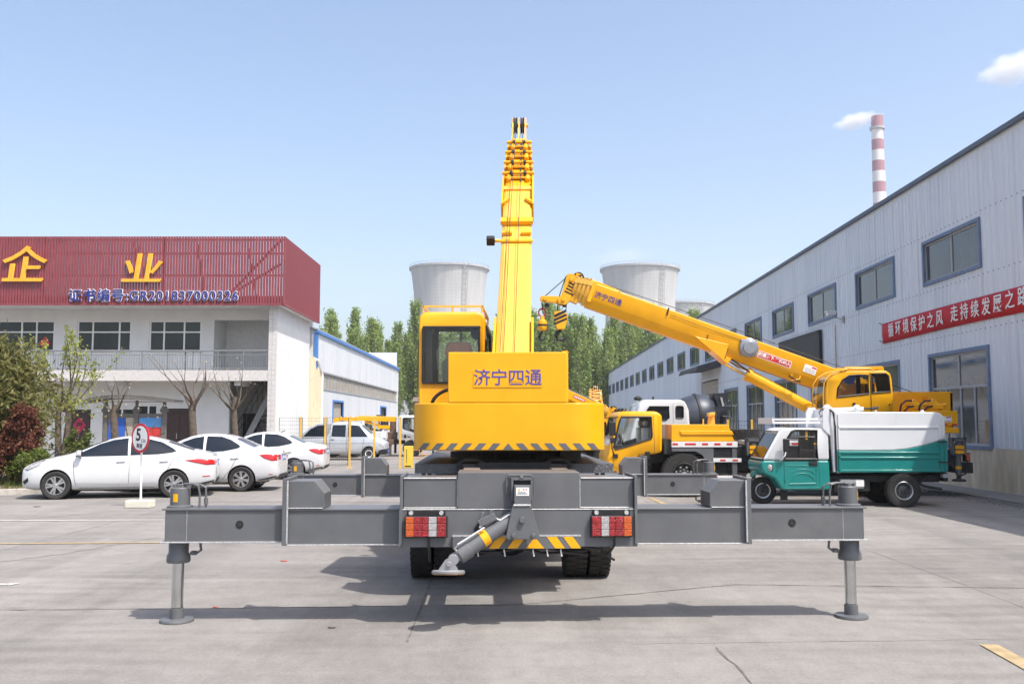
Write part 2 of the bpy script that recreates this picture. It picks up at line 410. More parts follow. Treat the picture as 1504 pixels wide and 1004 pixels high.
for y in (18.5, 24, 30, 36, 42):
    strip(j, [(-26, y), (10.9, y)], .022, .004, 1, .008)
props(build('pavement_joint', j, [JOINT, JOINT2]), kind='structure')
LINEW = mat('worn_white_road_paint', (.52, .505, .48), .8, var=.15, scale=9, dirt=.75, dcol=(.36, .34, .31))
LINEY = mat('worn_yellow_road_paint', (.37, .275, .145), .8, var=.25, scale=9, dirt=.9, dcol=(.30, .275, .24))
k = MB()
strip(k, [gnd(-300, 765), gnd(0, 764.5), gnd(240, 763.5)], .10, .008, 0)
strip(k, [gnd(-200, 858.5), gnd(12, 858.5)], .10, .008, 0); k.add([gnd(12, 856.5) + Vector((0, 0, .008)), gnd(30, 856.5) + Vector((0, 0, .008)), gnd(12, 860.5) + Vector((0, 0, .008))], [(0, 1, 2)], 0)
strip(k, [gnd(-300, 799), gnd(0, 798.5), gnd(600, 794), gnd(760, 793)], .11, .008, 1)
strip(k, [gnd(1452, 947), gnd(1530, 990)], .14, .008, 1)
strip(k, [gnd(955, 731), gnd(985, 744), gnd(1020, 760)], .12, .008, 1)
props(build('road_marking', k, [LINEW, LINEY]), kind='structure')

# ---- planter bed at the left, apron and gravel at the right
SOIL = mat('planter_soil', (.16, .12, .085), .95, var=.35, scale=12, bump=.6, bscale=30)
KERB = mat('kerb_stone', (.42, .39, .35), .85, var=.15, scale=10, dirt=.4)
pl = [(-30, 23.2), (-12.6, 23.2), (-11.4, 24.0), (-11.0, 26.5), (-11.6, 34), (-30, 34)]
b = MB(); b.prism(pl, 'z', -.02, .10, 0)
props(build('planter_bed', b, SOIL), kind='structure')
b = MB()
for (a0, a1) in zip(pl[:5], pl[1:5]):
    a, c = Vector((*a0, 0)), Vector((*a1, 0)); d = (c - a).normalized(); n = Vector((d.y, -d.x, 0)) * .13
    b.prism([(a.x, a.y), (c.x, c.y), (c.x + n.x, c.y + n.y), (a.x + n.x, a.y + n.y)], 'z', -.02, .14)
props(build('kerb', b, KERB, bevel=.015), kind='structure')
APR = mat('warehouse_apron', (.23, .22, .205), .9, var=.2, scale=5, dirt=.4)
def WX(y): return 11.7 + .017 * y
b = MB(); b.prism([(WX(3) - 1.15, 3), (WX(160) - 1.15, 160), (WX(160) + .1, 160), (WX(3) + .1, 3)], 'z', -.01, .035)
props(build('apron', b, APR), kind='structure')
GRAV = mat('dark_gravel', (.15, .14, .13), .9, var=.5, scale=25)
b = MB()
for i in range(2600):
    y = 12 + 18 * rnd.random(); x = WX(y) - 1.25 - abs(rnd.gauss(0, .22)); r = rnd.uniform(.012, .032)
    vs = [(x + r * rnd.uniform(.6, 1.2) * math.cos(a), y + r * rnd.uniform(.6, 1.2) * math.sin(a), 0) for a in (0, 1.3, 2.5, 3.8, 5.0)] + [(x, y, r * rnd.uniform(.6, 1.1))]
    b.add(vs, [(0, 1, 5), (1, 2, 5), (2, 3, 5), (3, 4, 5), (4, 0, 5)])
props(build('gravel', b, GRAV, flat=True, recalc=False), 'loose dark gravel scattered along the warehouse apron', 'gravel', kind='stuff')

# ------------------------------------------------------------------ right warehouse
def siding(name, c1, c2, streak, base_dirt=.0, along='Y', pw=1.05):
    m, t, p = nodes_of(name)
    tc = t.nodes.new('ShaderNodeTexCoord'); sp = t.nodes.new('ShaderNodeSeparateXYZ'); t.links.new(tc.outputs['Object'], sp.inputs[0])
    dv = t.nodes.new('ShaderNodeMath'); dv.operation = 'DIVIDE'; dv.inputs[1].default_value = pw; t.links.new(sp.outputs[along], dv.inputs[0])
    fl = t.nodes.new('ShaderNodeMath'); fl.operation = 'FLOOR'; t.links.new(dv.outputs[0], fl.inputs[0])
    wn = t.nodes.new('ShaderNodeTexWhiteNoise'); wn.noise_dimensions = '1D'; t.links.new(fl.outputs[0], wn.inputs['W'])
    cm = t.nodes.new('ShaderNodeMix'); cm.data_type = 'RGBA'; cm.inputs[6].default_value = (*c1, 1); cm.inputs[7].default_value = (*c2, 1)
    t.links.new(wn.outputs['Value'], cm.inputs[0])
    mp = t.nodes.new('ShaderNodeMapping'); t.links.new(tc.outputs['Object'], mp.inputs[0]); mp.inputs['Scale'].default_value = (5, 5, .22)
    n = t.nodes.new('ShaderNodeTexNoise'); n.inputs['Scale'].default_value = 1.0; n.inputs['Detail'].default_value = 7; t.links.new(mp.outputs[0], n.inputs[0])
    mr = t.nodes.new('ShaderNodeMapRange'); mr.inputs[1].default_value = .52; mr.inputs[2].default_value = .8; mr.inputs[4].default_value = streak
    t.links.new(n.outputs['Fac'], mr.inputs[0])
    m2 = t.nodes.new('ShaderNodeMix'); m2.data_type = 'RGBA'; m2.inputs[7].default_value = (.30, .25, .20, 1)
    t.links.new(mr.outputs[0], m2.inputs[0]); t.links.new(cm.outputs[2], m2.inputs[6])
    t.links.new(m2.outputs[2], p.inputs['Base Color']); p.inputs['Roughness'].default_value = .5
    return m
SID = siding('pale_blue_siding', (.69, .725, .765), (.62, .665, .715), .40)
BTRIM = mat('faded_blue_trim', (.13, .19, .30), .6, var=.2, scale=8, dirt=.35, dcol=(.25, .22, .2))
MULL = mat('grey_window_mullion', (.34, .35, .36), .5, var=.1)
PANE = mat('dusty_window_pane', (.050, .056, .058), .07, var=.35, scale=.7, spec=.75, dirt=.5, dcol=(.13, .135, .13))
PLINTH = mat('stained_cream_plinth', (.68, .57, .41), .85, var=.2, scale=1.2, dirt=.6, dcol=(.36, .31, .24), stretch=(3, 3, .8), bump=.15, bscale=30)
ROOFM = mat('grey_roof_sheet', (.30, .33, .37), .5, var=.1)
wh = thing('warehouse', 'long pale blue corrugated warehouse with rows of windows on the right of the yard', 'warehouse', (11.7, 0, 0), -math.atan(.017))
Y0, Y1, ZT, ZP = 4.0, 157.0, 8.95, 1.1
up = [(24.4 + 5.8 * k, 24.4 + 5.8 * k + 3.4, 5.82, 6.95) for k in range(-3, 23)]
lo = [(24.2 + 5.8 * k, 24.2 + 5.8 * k + 3.45, 1.15, 3.62) for k in range(-3, 6)]
door = (58.7, 64.4, .03, 4.45)
def holewall(mb, holes, u0, u1, z0, z1, P, th, m=0):
    """wall sheet with thickness and real openings; P(u, depth, z) -> point"""
    us = sorted({u0, u1} | {h[0] for h in holes} | {h[1] for h in holes}); us = [u for u in us if u0 <= u <= u1]
    zs = sorted({z0, z1} | {min(max(h[2], z0), z1) for h in holes} | {min(max(h[3], z0), z1) for h in holes})
    def solid(i, k):
        if i < 0 or k < 0 or i >= len(us) - 1 or k >= len(zs) - 1: return False
        u, z = (us[i] + us[i + 1]) / 2, (zs[k] + zs[k + 1]) / 2
        return not any(h[0] < u < h[1] and h[2] < z < h[3] for h in holes)
    for i in range(len(us) - 1):
        for k in range(len(zs) - 1):
            if not solid(i, k): continue
            a, c, z_, y_ = us[i], us[i + 1], zs[k], zs[k + 1]
            mb.quad(P(a, 0, z_), P(c, 0, z_), P(c, 0, y_), P(a, 0, y_), m); mb.quad(P(a, th, z_), P(a, th, y_), P(c, th, y_), P(c, th, z_), m)
            if not solid(i - 1, k): mb.quad(P(a, 0, z_), P(a, 0, y_), P(a, th, y_), P(a, th, z_), m)
            if not solid(i + 1, k): mb.quad(P(c, 0, z_), P(c, th, z_), P(c, th, y_), P(c, 0, y_), m)
            if not solid(i, k - 1): mb.quad(P(a, 0, z_), P(a, th, z_), P(c, th, z_), P(c, 0, z_), m)
            if not solid(i, k + 1): mb.quad(P(a, 0, y_), P(c, 0, y_), P(c, th, y_), P(a, th, y_), m)
wl = MB(); holewall(wl, up + lo + [door], Y0, Y1, ZP, ZT, lambda u, d, z: (d, u, z), .12)
u = Y0 + .1
while u < Y1:
    iv = [(ZP + .02, ZT - .25)]
    for h in up + lo + [door]:
        if h[0] - .12 < u < h[1] + .12:
            nv = []
            for a, c in iv:
                if h[3] + .1 <= a or h[2] - .1 >= c: nv.append((a, c)); continue
                if a < h[2] - .1: nv.append((a, h[2] - .1))
                if c > h[3] + .1: nv.append((h[3] + .1, c))
            iv = nv
    for a, c in iv:
        wl.add([(-.026, u - .018, a), (-.026, u + .018, a), (.0, u + .04, a), (.0, u - .04, a), (-.026, u - .018, c), (-.026, u + .018, c), (.0, u + .04, c), (.0, u - .04, c)], [(0, 1, 5, 4), (1, 2, 6, 5), (3, 0, 4, 7)])
    u += .263
for z in (4.15, 5.55, 7.2):            # seams with rows of screws between sheets
    u = Y0
    while u < 60:
        wl.box(-.012, -.001, u - .012, u + .012, z - .012, z + .012, 1); u += .263
build('wall', wl, [SID, DARK], wh, sharp=20, recalc=False)
b = MB(); holewall(b, [door], Y0, Y1, 0, ZP - .003, lambda u, d, z: (d - .03, u, z), .14)
build('plinth', b, PLINTH, wh)
b = MB(); b.box(-.12, -.02, Y0 - .1, Y1 + .1, ZT - .09, ZT + .045)
build('eave_trim', b, mat('dark_blue_grey_eave', (.095, .125, .17), .6, var=.2, scale=4, dirt=.3), wh, bevel=.015)
b = MB(); b.box(.125, 26, Y0 + .01, Y0 + .12, 0, ZT - .01); b.box(.125, 26, Y1 - .12, Y1 - .01, 0, ZT - .01); b.box(26, 26.1, Y0, Y1, 0, ZT)
build('end_wall', b, SID, wh)
b = MB(); b.prism([(-.02, ZT + .065), (13, ZT + 1.7), (26.2, ZT + .065), (26.2, ZT + .01), (13, ZT + 1.6), (.13, ZT + .01)], 'y', Y0 - .1, Y1 + .1)
build('roof', b, ROOFM, wh)
INSIDE = mat('dim_warehouse_interior', (.10, .10, .10), .9, var=.3, scale=.6)
b = MB(); b.box(3.0, 3.05, Y0 + .2, Y1 - .2, 0, 8.8); b.box(.2, 3, Y0 + .2, Y1 - .2, 4.4, 4.46)
build('inner_partition', b, INSIDE, wh)
def wh_window(h, lower):
    y0, y1, z0, z1 = h; t = .10
    f = MB()
    for q in ((y0 - t, y1 + t, z1, z1 + t), (y0 - t, y1 + t, z0 - t, z0), (y0 - t, y0, z0, z1), (y1, y1 + t, z0, z1)):
        f.box(-.055, .06, *q)
    fo = build('window', f, BTRIM, wh, bevel=.008)
    m_ = MB(); s_ = .035
    m_.box(.02, .07, y0, y1, z1 - s_ * 1.6, z1); m_.box(.02, .07, y0, y1, z0, z0 + s_ * 1.6); m_.box(.02, .07, y0, y0 + s_, z0 + .06, z1 - .06); m_.box(.02, .07, y1 - s_, y1, z0 + .06, z1 - .06)
    ym = (y0 + y1) / 2
    if lower:
        zm = z0 + (z1 - z0) * .63
        m_.box(.021, .069, y0 + s_, y1 - s_, zm - s_, zm + s_); m_.box(.021, .069, ym - s_, ym + s_, zm + s_, z1 - .06)
        for q in (ym - .05, y0 + (y1 - y0) * .25, y0 + (y1 - y0) * .74): m_.box(.021, .069, q - s_, q + s_, z0 + .06, zm - s_)
    else: m_.box(.021, .069, ym - s_, ym + s_, z0 + .06, z1 - .06)
    build('mullion', m_, MULL, fo)
    p_ = MB(); p_.quad((.045, y0, z0), (.045, y1, z0), (.045, y1, z1), (.045, y0, z1)); build('pane', p_, PANE, fo, recalc=False)
for h in up: wh_window(h, False)
for h in lo: wh_window(h, True)
SHUT = mat('roller_shutter', (.42, .38, .32), .6, var=.15, scale=5, dirt=.4)
b = MB()
for i in range(36): b.box(.05 + .015 * (i % 2), .09, 58.75, 64.35, .05 + i * .12, .05 + (i + 1) * .12 - .006)
b.box(.092, .1, 58.75, 64.35, .05, 4.4, 1)
build('roller_door', b, [SHUT, DARK], wh)
b = MB(); b.prism([(-1.5, 4.95), (-1.45, 5.15), (-.03, 5.55), (-.03, 5.1)], 'y', 57.6, 64.2, 0); b.box(-1.54, -1.505, 57.6, 64.2, 4.85, 5.0)
build('canopy', b, mat('dark_canopy', (.05, .055, .06), .6, var=.2), wh)
b = MB(); b.box(-.16, -.03, 37.7, 43.8, 3.86, 5.42); b.box(-.18, -.16, 37.75, 43.75, 5.30, 5.40); b.box(-.18, -.16, 37.75, 43.75, 3.88, 3.95)
sb = build('display_board', b, mat('black_display_board', (.016, .016, .017), .55, var=.15, scale=30), None, bevel=.01)
sb.matrix_basis = wh.matrix_basis.copy(); props(sb, 'black blank display board fixed to the warehouse wall above the windows', 'display board')
# banner
REDC = mat('red_banner_cloth', (.52, .012, .022), .7, var=.10, scale=3)
b = MB(); ys = [19.5 + i * .13 for i in range(91)]
fr = [(-.045 - .015 * math.sin(y * 2.1) - .008 * math.sin(y * 7), y, 4.34 + .02 * math.sin(y * .55)) for y in ys]
tp = [(-.05 - .008 * math.sin(y * 1.3), y, 4.97 + .015 * math.sin(y * .5 + .4)) for y in ys]
md = [(-.062 - .018 * math.sin(y * 3.3 + .5), y, (a[2] + c[2]) / 2) for y, a, c in zip(ys, fr, tp)]
n = len(ys); b.add(fr + md + tp, [(i, i + 1, n + i + 1, n + i) for i in range(n - 1)] + [(n + i, n + i + 1, 2 * n + i + 1, 2 * n + i) for i in range(n - 1)])
ban = build('banner', b, REDC, recalc=False); ban.matrix_basis = wh.matrix_basis.copy()
props(ban, 'long red cloth banner with white characters hung on the warehouse wall', 'banner')
sm = ban.modifiers.new('cloth', 'SOLIDIFY'); sm.thickness = .006
fM = lambda y, z, x=-.10: Matrix.Translation((x, y, z)) @ Matrix.Rotation(-math.pi / 2, 4, 'Z') @ STAND
chs = '循环境保护之风 走持续发展之路'
for i, ch in enumerate(chs):
    if ch == ' ': continue
    text('lettering', ch, .47, WHT, ban, fM(30.35 - i * .60 + (.25 if i > 7 else 0), 4.66 + .012 * math.sin(i)), ext=.003, bold=.004)
b = MB()
for z in (4.36, 4.95): b.tube((-.06, 31.2, z), (-.03, 31.55, z + .1), .012, n=6)
build('tie', b, DARK, ban)
# cctv camera on the wall, cable duct
cc = thing('security_camera', 'small white security camera on a bracket below a warehouse window', 'security camera', tuple(wh.matrix_basis @ Vector((-.05, 35.1, 5.72))), -math.atan(.017))
b = MB(); b.tube((-.62, -.1, .02), (-.28, .0, .08), .07, n=14); b.box(-.66, -.24, -.17, .10, .09, .12); build('housing', b, WHT, cc, bevel=.005)
b = MB(); b.path([(-.4, -.03, 0), (-.4, -.03, -.08), (-.1, 0, -.15), (.03, 0, -.15)], .02); b.box(-.01, .03, -.08, .08, -.3, -.05); build('bracket', b, MULL, cc)
b = MB(); b.path([(-.05, 36.0, 5.45), (-.05, 36.0, 1.2)], .022)
cd = build('cable_duct', b, mat('rust_stained_pipe', (.42, .33, .24), .8, var=.3)); cd.matrix_basis = wh.matrix_basis.copy(); props(cd, 'thin rusty cable pipe running down the warehouse wall beside the black board', 'pipe')

# ------------------------------------------------------------------ office building with the red slat sign
WALLW = mat('white_render_wall', (.67, .67, .66), .85, var=.05, scale=1.5, dirt=.15, dcol=(.55, .53, .5))
TILEW = mat('white_tile_band', (.58, .555, .53), .5, var=.12, scale=9)
REDS = mat('dark_red_slat', (.235, .048, .058), .5, var=.12, scale=3)
RAILM = mat('grey_steel_rail', (.30, .31, .32), .4, metal=.6, var=.1)
BRN = mat('dark_brown_door', (.045, .022, .02), .5, var=.2)
CON = mat('grey_stair_concrete', (.30, .30, .30), .85, var=.15, dirt=.3)
OPANE = mat('dark_office_glass', (.022, .030, .034), .05, var=.4, scale=.9, spec=.5)
OF = 43.0; BW = 44.6
of = thing('office_building', 'white two storey office block with dark red slatted sign band along its roof', 'office building', (-16, 43, 0))
def ob_(name, mb, mats, par=None, **k): return build(name, mb, mats, par or of, world=(par is None), **k)
XR = -10.72
# rear wall line with openings (upper: z 4..7, ground floor 0..4)
uw = [(-30.0, -27.4, 5.1, 6.5), (-26.3, -21.5, 5.1, 6.5), (-20.45, -17.9, 5.1, 6.5), (-17.05, -14.6, 5.1, 6.5)]
ud = [(-22.35, -21.5, 4.05, 6.5), (-15.35, -14.6, 4.05, 6.5)]
rec = (-14.0, -11.15, 4.03, 6.55)
gd = [(-20.75, -19.65, .0, 2.35), (-16.2, -14.85, .0, 2.4), (-13.2, -11.1, .0, 3.9)]
gw = [(-18.9, -17.6, 1.3, 2.4), (-17.5, -16.55, 1.3, 2.55), (-26, -23, 1.2, 2.5)]
b = MB(); holewall(b, uw + ud + [rec] + gd + gw, -34, XR - .32, 0, 7.04, lambda u, d, z: (u, BW + d, z), .24)
ob_('wall', b, WALLW)
b = MB(); b.box(XR - .26, XR, OF + .26, 50.3, 0, 7.04)                 # gable side wall
b.box(-34, XR - .26, 50.1, 50.3, 0, 7.04)
ob_('side_wall', b, WALLW)
b = MB(); b.box(XR - .30, XR + .02, OF, OF + .25, 0, 7.04)
for i in range(30): b.box(XR - .305, XR + .025, OF - .004, OF + .1, .2 + i * .23, .21 + i * .23, 1)
b.box(XR - .14, XR - .13, OF - .005, OF + .1, 0, 7.0, 1)
ob_('tiled_pillar', b, [TILEW, MULL])
b = MB(); b.box(-34, XR - .31, OF + .03, BW - .003, 3.72, 3.98); b.box(-34, XR - .31, OF, OF + .10, 3.62, 4.10, 1)
b.box(-34, XR - .31, BW + .245, 50.1, 3.72, 3.98)
for x in (-30.2, -25.4, -20.6, -18.3, -12.6): b.box(x, x + .3, OF + .25, BW, 3.42, 3.72)
ob_('balcony_slab', b, [WALLW, TILEW])
b = MB(); b.box(-34, XR + .3, OF - .35, 50.4, 7.05, 7.25); b.box(-34, XR + .28, OF - .33, 50.38, 7.25, 7.32, 1)
ob_('roof_slab', b, [WALLW, ROOFM])
# recessed loggia at the right of the upper floor
b = MB(); b.box(-14.05, -11.1, 46.6, 46.7, 4.0, 7.04); b.box(-14.12, -14.02, BW + .245, 46.6, 4.0, 7.04)
b.box(-14.05, -11.1, 48.4, 48.5, 0, 3.7); b.box(-14.12, -14.02, BW + .245, 48.4, 0, 3.7)
ob_('recess_wall', b, mat('grey_inner_wall', (.72, .72, .70), .9, var=.06))
b = MB(); b.box(-13.6, -12.7, 48.33, 48.38, 0, 2.2)
ob_('inner_door', b, BRN)
def of_window(h, rows, cols, depth=.08, doorlike=False):
    x0, x1, z0, z1 = h; y = BW + depth; f = MB(); s_ = .045
    for q in ((x0, x1, z1 - s_, z1), (x0, x1, z0, z0 + s_)): f.box(q[0], q[1], y - .03, y + .03, q[2], q[3])
    for c in [x0] + cols + [x1 - 2 * s_ + .02]: f.box(c, c + 2 * s_ - .02, y - .029, y + .029, z0 + s_, z1 - s_)
    for r in rows: f.box(x0 + .05, x1 - .05, y - .028, y + .028, r - s_ * .7, r + s_ * .7)
    fo = ob_('window', f, WHT)
    p = MB(); p.quad((x0, y, z0), (x1, y, z0), (x1, y, z1), (x0, y, z1)); build('pane', p, OPANE, fo, recalc=False)
    sl_ = MB(); sl_.box(x0 - .05, x1 + .05, BW - .06, BW + .02, z0 - .07, z0 - .003)
    if not doorlike: build('sill', sl_, TILEW, fo)
for h, cols in zip(uw, ([-28.7], [-25.6, -24.2, -23.1, -22.4], [-19.75, -18.5], [-16.4, -15.45])): of_window(h, [5.98], cols)
for h in gw: of_window(h, [2.1], [(h[0] + h[1]) / 2])
for h in ud:
    f = MB(); f.box(h[0] + .05, h[1] - .05, BW + .04, BW + .09, 4.08, 5.06); d = ob_('door', f, WHT, bevel=.006)
    f = MB(); f.box(h[0] + .12, h[1] - .12, BW + .02, BW + .04, 4.2, 4.95); build('panel', f, WHT, d, bevel=.006)
for h in gd[:2]:
    f = MB(); f.box(h[0] + .02, h[1] - .02, BW + .1, BW + .16, 0.02, h[3] - .02); f.box(h[0] + .1, (h[0] + h[1]) / 2 - .03, BW + .08, BW + .1, .2, h[3] - .2); f.box((h[0] + h[1]) / 2 + .03, h[1] - .1, BW + .08, BW + .1, .2, h[3] - .2)
    d = ob_('door', f, BRN, bevel=.008)
    f = MB(); f.tube((h[0] + .55, BW + .07, 1.0), (h[0] + .55, BW + .07, 1.25), .02, n=8); build('handle', f, STEEL, d)
def diamond(x, z, y, s):
    f = MB(); f.prism([(x, z - s), (x + s * .8, z), (x, z + s), (x - s * .8, z)], 'y', y - .01, y)
    d = build('door_diamond', f, mat('magenta_red_paper', (.48, .015, .08), .6, var=.05))
    props(d, 'red paper diamond with a character stuck on the ' + ('upper balcony window' if z > 4 else 'dark ground floor door'), 'decoration')
    text('lettering', '福', s * .75, BRN if z < 4 else GOLD, d, face(x, y - .014, z), ext=.002, bold=.01)
diamond(-20.2, 1.62, BW + .075, .38); diamond(-21.95, 5.45, BW + .03, .34)
# railing
b = MB()
for z, r in ((4.98, .035), (4.80, .018), (4.18, .02)): b.tube((-34, OF + .06, z), (XR - .31, OF + .06, z), r, n=8)
x = -34.0; i = 0
while x < XR - .32:
    if i % 10 == 0: b.box(x - .025, x + .025, OF + .035, OF + .085, 4.10, 4.97)
    else: b.tube((x, OF + .06, 4.18), (x, OF + .06, 4.80), .011, n=5)
    x += .115; i += 1
ob_('railing', b, RAILM)
# stairs in the right bay
b = MB()
for i in range(14): b.box(-13.1 + i * .155, -12.94 + i * .155 + .02, 45.0, 46.5, .14 + i * .27, .14 + i * .27 + .06)
b.prism([(-13.1, -.01), (-12.8, -.01), (-10.95, 3.7), (-11.25, 3.7)], 'y', 44.95, 45.0); b.prism([(-13.1, -.01), (-12.8, -.01), (-10.95, 3.7), (-11.25, 3.7)], 'y', 46.5, 46.55)
b.prism([(-12.4, 3.9), (-12.15, 3.9), (-11.0, 2.0), (-11.0, 1.7)], 'y', 46.6, 47.6)
ob_('staircase', b, CON)
b = MB(); b.tube((-13.3, 44.97, 1.0), (-11.2, 44.97, 4.7), .03, n=8); b.tube((-13.3, 44.97, .55), (-11.3, 44.97, 4.1), .015, n=6)
for i in range(9): b.tube((-13.2 + i * .24, 44.97, .1 + i * .42), (-13.2 + i * .24, 44.97, 1.15 + i * .42), .014, n=6)
ob_('handrail', b, DARK)
# red slat sign band
sg = MB(); zb, zt = 7.02, 10.12; x = -34.0
while x < XR + .40:
    sg.box(x, x + .097, OF - .46, OF - .40, zb, zt); x += .128
for z in (7.35, 8.35, 9.35, 9.98): sg.box(-34, XR + .44, OF - .395, OF - .34, z - .04, z + .04)
sg.box(-34, XR + .45, OF - .47, OF - .39, zb - .03, zb + .05)
for z0_ in (7.1, 7.28): sg.box(-34, XR + .42, OF - .385, OF - .37, z0_, z0_ + .14)
for x in (-31, -26.55, -21.1, -15.7): sg.box(x - .05, x + .05, OF - .39, OF - .28, zb, zt)
y = OF - .40
while y < 50.5:
    sg.box(XR + .42, XR + .48, y, y + .062, zb, zt); y += .128
for z in (7.35, 8.35, 9.35, 9.98): sg.box(XR + .36, XR + .418, OF - .33, 50.5, z - .04, z + .04)
sg.box(XR + .385, XR + .486, OF - .38, 50.5, zb - .03, zb + .05)
sg.box(XR + .40, XR + .48, OF - .47, OF - .401, zb, zt)
for (xa, za, xb, zb2) in ((-12.9, 7.4, -10.5, 10.0), (-12.9, 7.4, -10.5, 8.9), (-24.0, 7.5, -20.4, 10.0), (-17.2, 9.9, -16.9, 8.4), (-14.3, 9.8, -13.9, 7.4), (-32, 7.4, -28, 10)):
    sg.tube((xa, OF - .2, za), (xb, OF - .2, zb2), .06, n=6)
for x in (-32, -27, -22, -17, -12): sg.tube((x, OF - .2, 7.3), (x, OF + .9, 7.35), .05, n=6); sg.tube((x, OF - .25, 9.8), (x, OF + 1.6, 7.32), .045, n=6)
sign = ob_('slat_sign', sg, REDS, flat=True)
for ch, px, py in (('企', 34, 393), ('业', 208, 398)):
    p = at(px, py, OF - .5)
    text('lettering', ch, 2.05, GOLD, sign, face(p.x, OF - .54, p.z) @ Matrix.Diagonal((1.02 if ch == '企' else .95, .86 if ch == '企' else .72, 1, 1)), ext=.05, bold=.018, shear=.10)
p = at(225.5, 435, OF - .5)
text('lettering', '证书编号:GR201837000326', .60, WHT, sign, face(p.x, OF - .50, p.z), ext=.02, bold=.026, space=1.13)
text('lettering', '证书编号:GR201837000326', .60, NAVY, sign, face(p.x, OF - .535, p.z), ext=.012, bold=.006, space=1.13)
# ---- cream annex and blue-trimmed white shed behind the office
SIDW = siding('white_siding', (.63, .645, .665), (.58, .60, .625), .22)
sh = thing('white_shed', 'long white metal shed with blue roof trim and grimy strip window beside the office', 'shed', (-10.5, 52, 0))
def sb_(name, mb, mats, par=None, **k): return build(name, mb, mats, par or sh, world=(par is None), **k)
SX = -10.5; A0, A1, SZ = 50.9, 88.0, 6.68
strw = (52.6, 87.0, 3.62, 4.5); d1 = (56.0, 59.2, .02, 2.95); d2 = (76.2, 79.4, .02, 2.95)
b = MB(); holewall(b, [strw, d1, d2], A0, A1, 0, SZ, lambda u, d, z: (SX - d, u, z), .14)
u = A0 + .3
while u < A1:
    b.box(SX, SX + .015, u - .02, u + .02, 4.6, SZ - .2); u += .8
b.box(SX - 22, SX - .145, A0, A0 + .1, 0, SZ + 1.5); b.box(SX - 22, SX - .145, A1 - .1, A1, 0, SZ + 1.5); b.box(SX - 22.1, SX - 22, A0, A1, 0, SZ)
sb_('wall', b, SIDW, recalc=False)
b = MB(); b.prism([(SX + .1, SZ + .01), (SX + .1, SZ + .09), (SX - 11, SZ + 1.9), (SX - 22.2, SZ + .09), (SX - 22.2, SZ + .01), (SX - 11, SZ + 1.8)], 'y', A0 - .1, A1 + .1)
sb_('roof', b, ROOFM)
b = MB(); b.box(SX + .02, SX + .12, A0 - .1, A1 + .1, SZ - .14, SZ + .005); b.box(SX - .1, SX + .06, A0 - .05, A0 + .35, 4.7, SZ - .145)
sb_('blue_trim', b, mat('bright_blue_trim', (.06, .19, .50), .5, var=.08))
FROST = mat('grimy_strip_glazing', (.34, .31, .26), .5, var=.2, scale=2, dirt=.5)
b = MB(); b.box(SX - .09, SX - .07, strw[0], strw[1], strw[2], strw[3])
y = strw[0]
while y < strw[1]: b.box(SX - .07, SX - .04, y, y + .05, strw[2], strw[3], 1); y += 1.05
b.box(SX - .04, SX + .03, strw[0], strw[1], strw[3] - .02, strw[3] + .07, 1); b.box(SX - .04, SX + .04, strw[0], strw[1], strw[2] - .06, strw[2] + .02, 1)
sb_('strip_window', b, [FROST, MULL])
for dd in (d1, d2):
    b = MB()
    for i in range(24): b.box(SX - .13 + .01 * (i % 2), SX - .10, dd[0], dd[1], .03 + i * .12, .03 + i * .12 + .112)
    d = sb_('roller_door', b, SHUT if dd is d1 else DARK)
    b = MB(); b.box(SX - .12, SX + .05, dd[0] - .15, dd[0], 0, dd[3] + .12); b.box(SX - .12, SX + .05, dd[1], dd[1] + .2, 0, dd[3] + .12); b.box(SX - .12, SX + .05, dd[0], dd[1], dd[3], dd[3] + .12)
    build('door_frame', b, MATS['bright_blue_trim'], d)
b = MB(); b.box(SX - .9, SX + .03, 50.35, 50.88, 0, 5.2); b.box(SX - .1, SX + .10, 51.0, 52.4, 0, 4.6); sb_('cream_annex', b, mat('cream_wall', (.66, .58, .40), .8, var=.06, dirt=.2))
b = MB(); b.tube((SX + .16, 51.9, 0), (SX + .16, 51.9, 4.4), .07, n=10); b.path([(SX + .16, 51.9, 4.4), (SX + .1, 51.2, 4.9), (SX + .08, 50.8, 5.1)], .07); sb_('downpipe', b, WHT)
# white corrugated hoarding + lamp post behind
b = MB(); x = -9.2
while x < -1.0: b.prism([(x, 95.0), (x + .18, 95.0), (x + .24, 94.93), (x + .46, 94.93), (x + .519, 95.0), (x + .519, 95.08), (x, 95.08)], 'z', 0, 3.75); x += .52
hd = build('hoarding', b, SIDW); props(hd, 'white corrugated hoarding at the back of the yard behind the parked trucks', 'hoarding')
b = MB(); b.box(-11, -3.5, 108, 114, 0, 4.1); b.prism([(-11.3, 4.11), (-3.2, 4.11), (-3.6, 4.6), (-11.1, 4.6)], 'y', 107.7, 114.3, 1)
bs = build('low_brown_shed', b, [mat('brown_shed_wall', (.34, .27, .22), .8, var=.15), mat('brown_shed_roof', (.30, .24, .20), .8, var=.2)]); props(bs, 'low brown roofed shed peeping over the white hoarding', 'shed')
lp = thing('utility_pole', 'thin rusty brown pole standing before the poplars by the low shed', 'pole', (-13.2, 105, 0))
b = MB(); b.lathe([(.22, 0), (.2, .3), (.13, .35), (.10, 9)], 'z', n=12); build('mast', b, RUST, lp)
b = MB(); b.box(-.5, .5, -.04, .04, 8.6, 8.7); build('crossarm', b, RUST, lp)

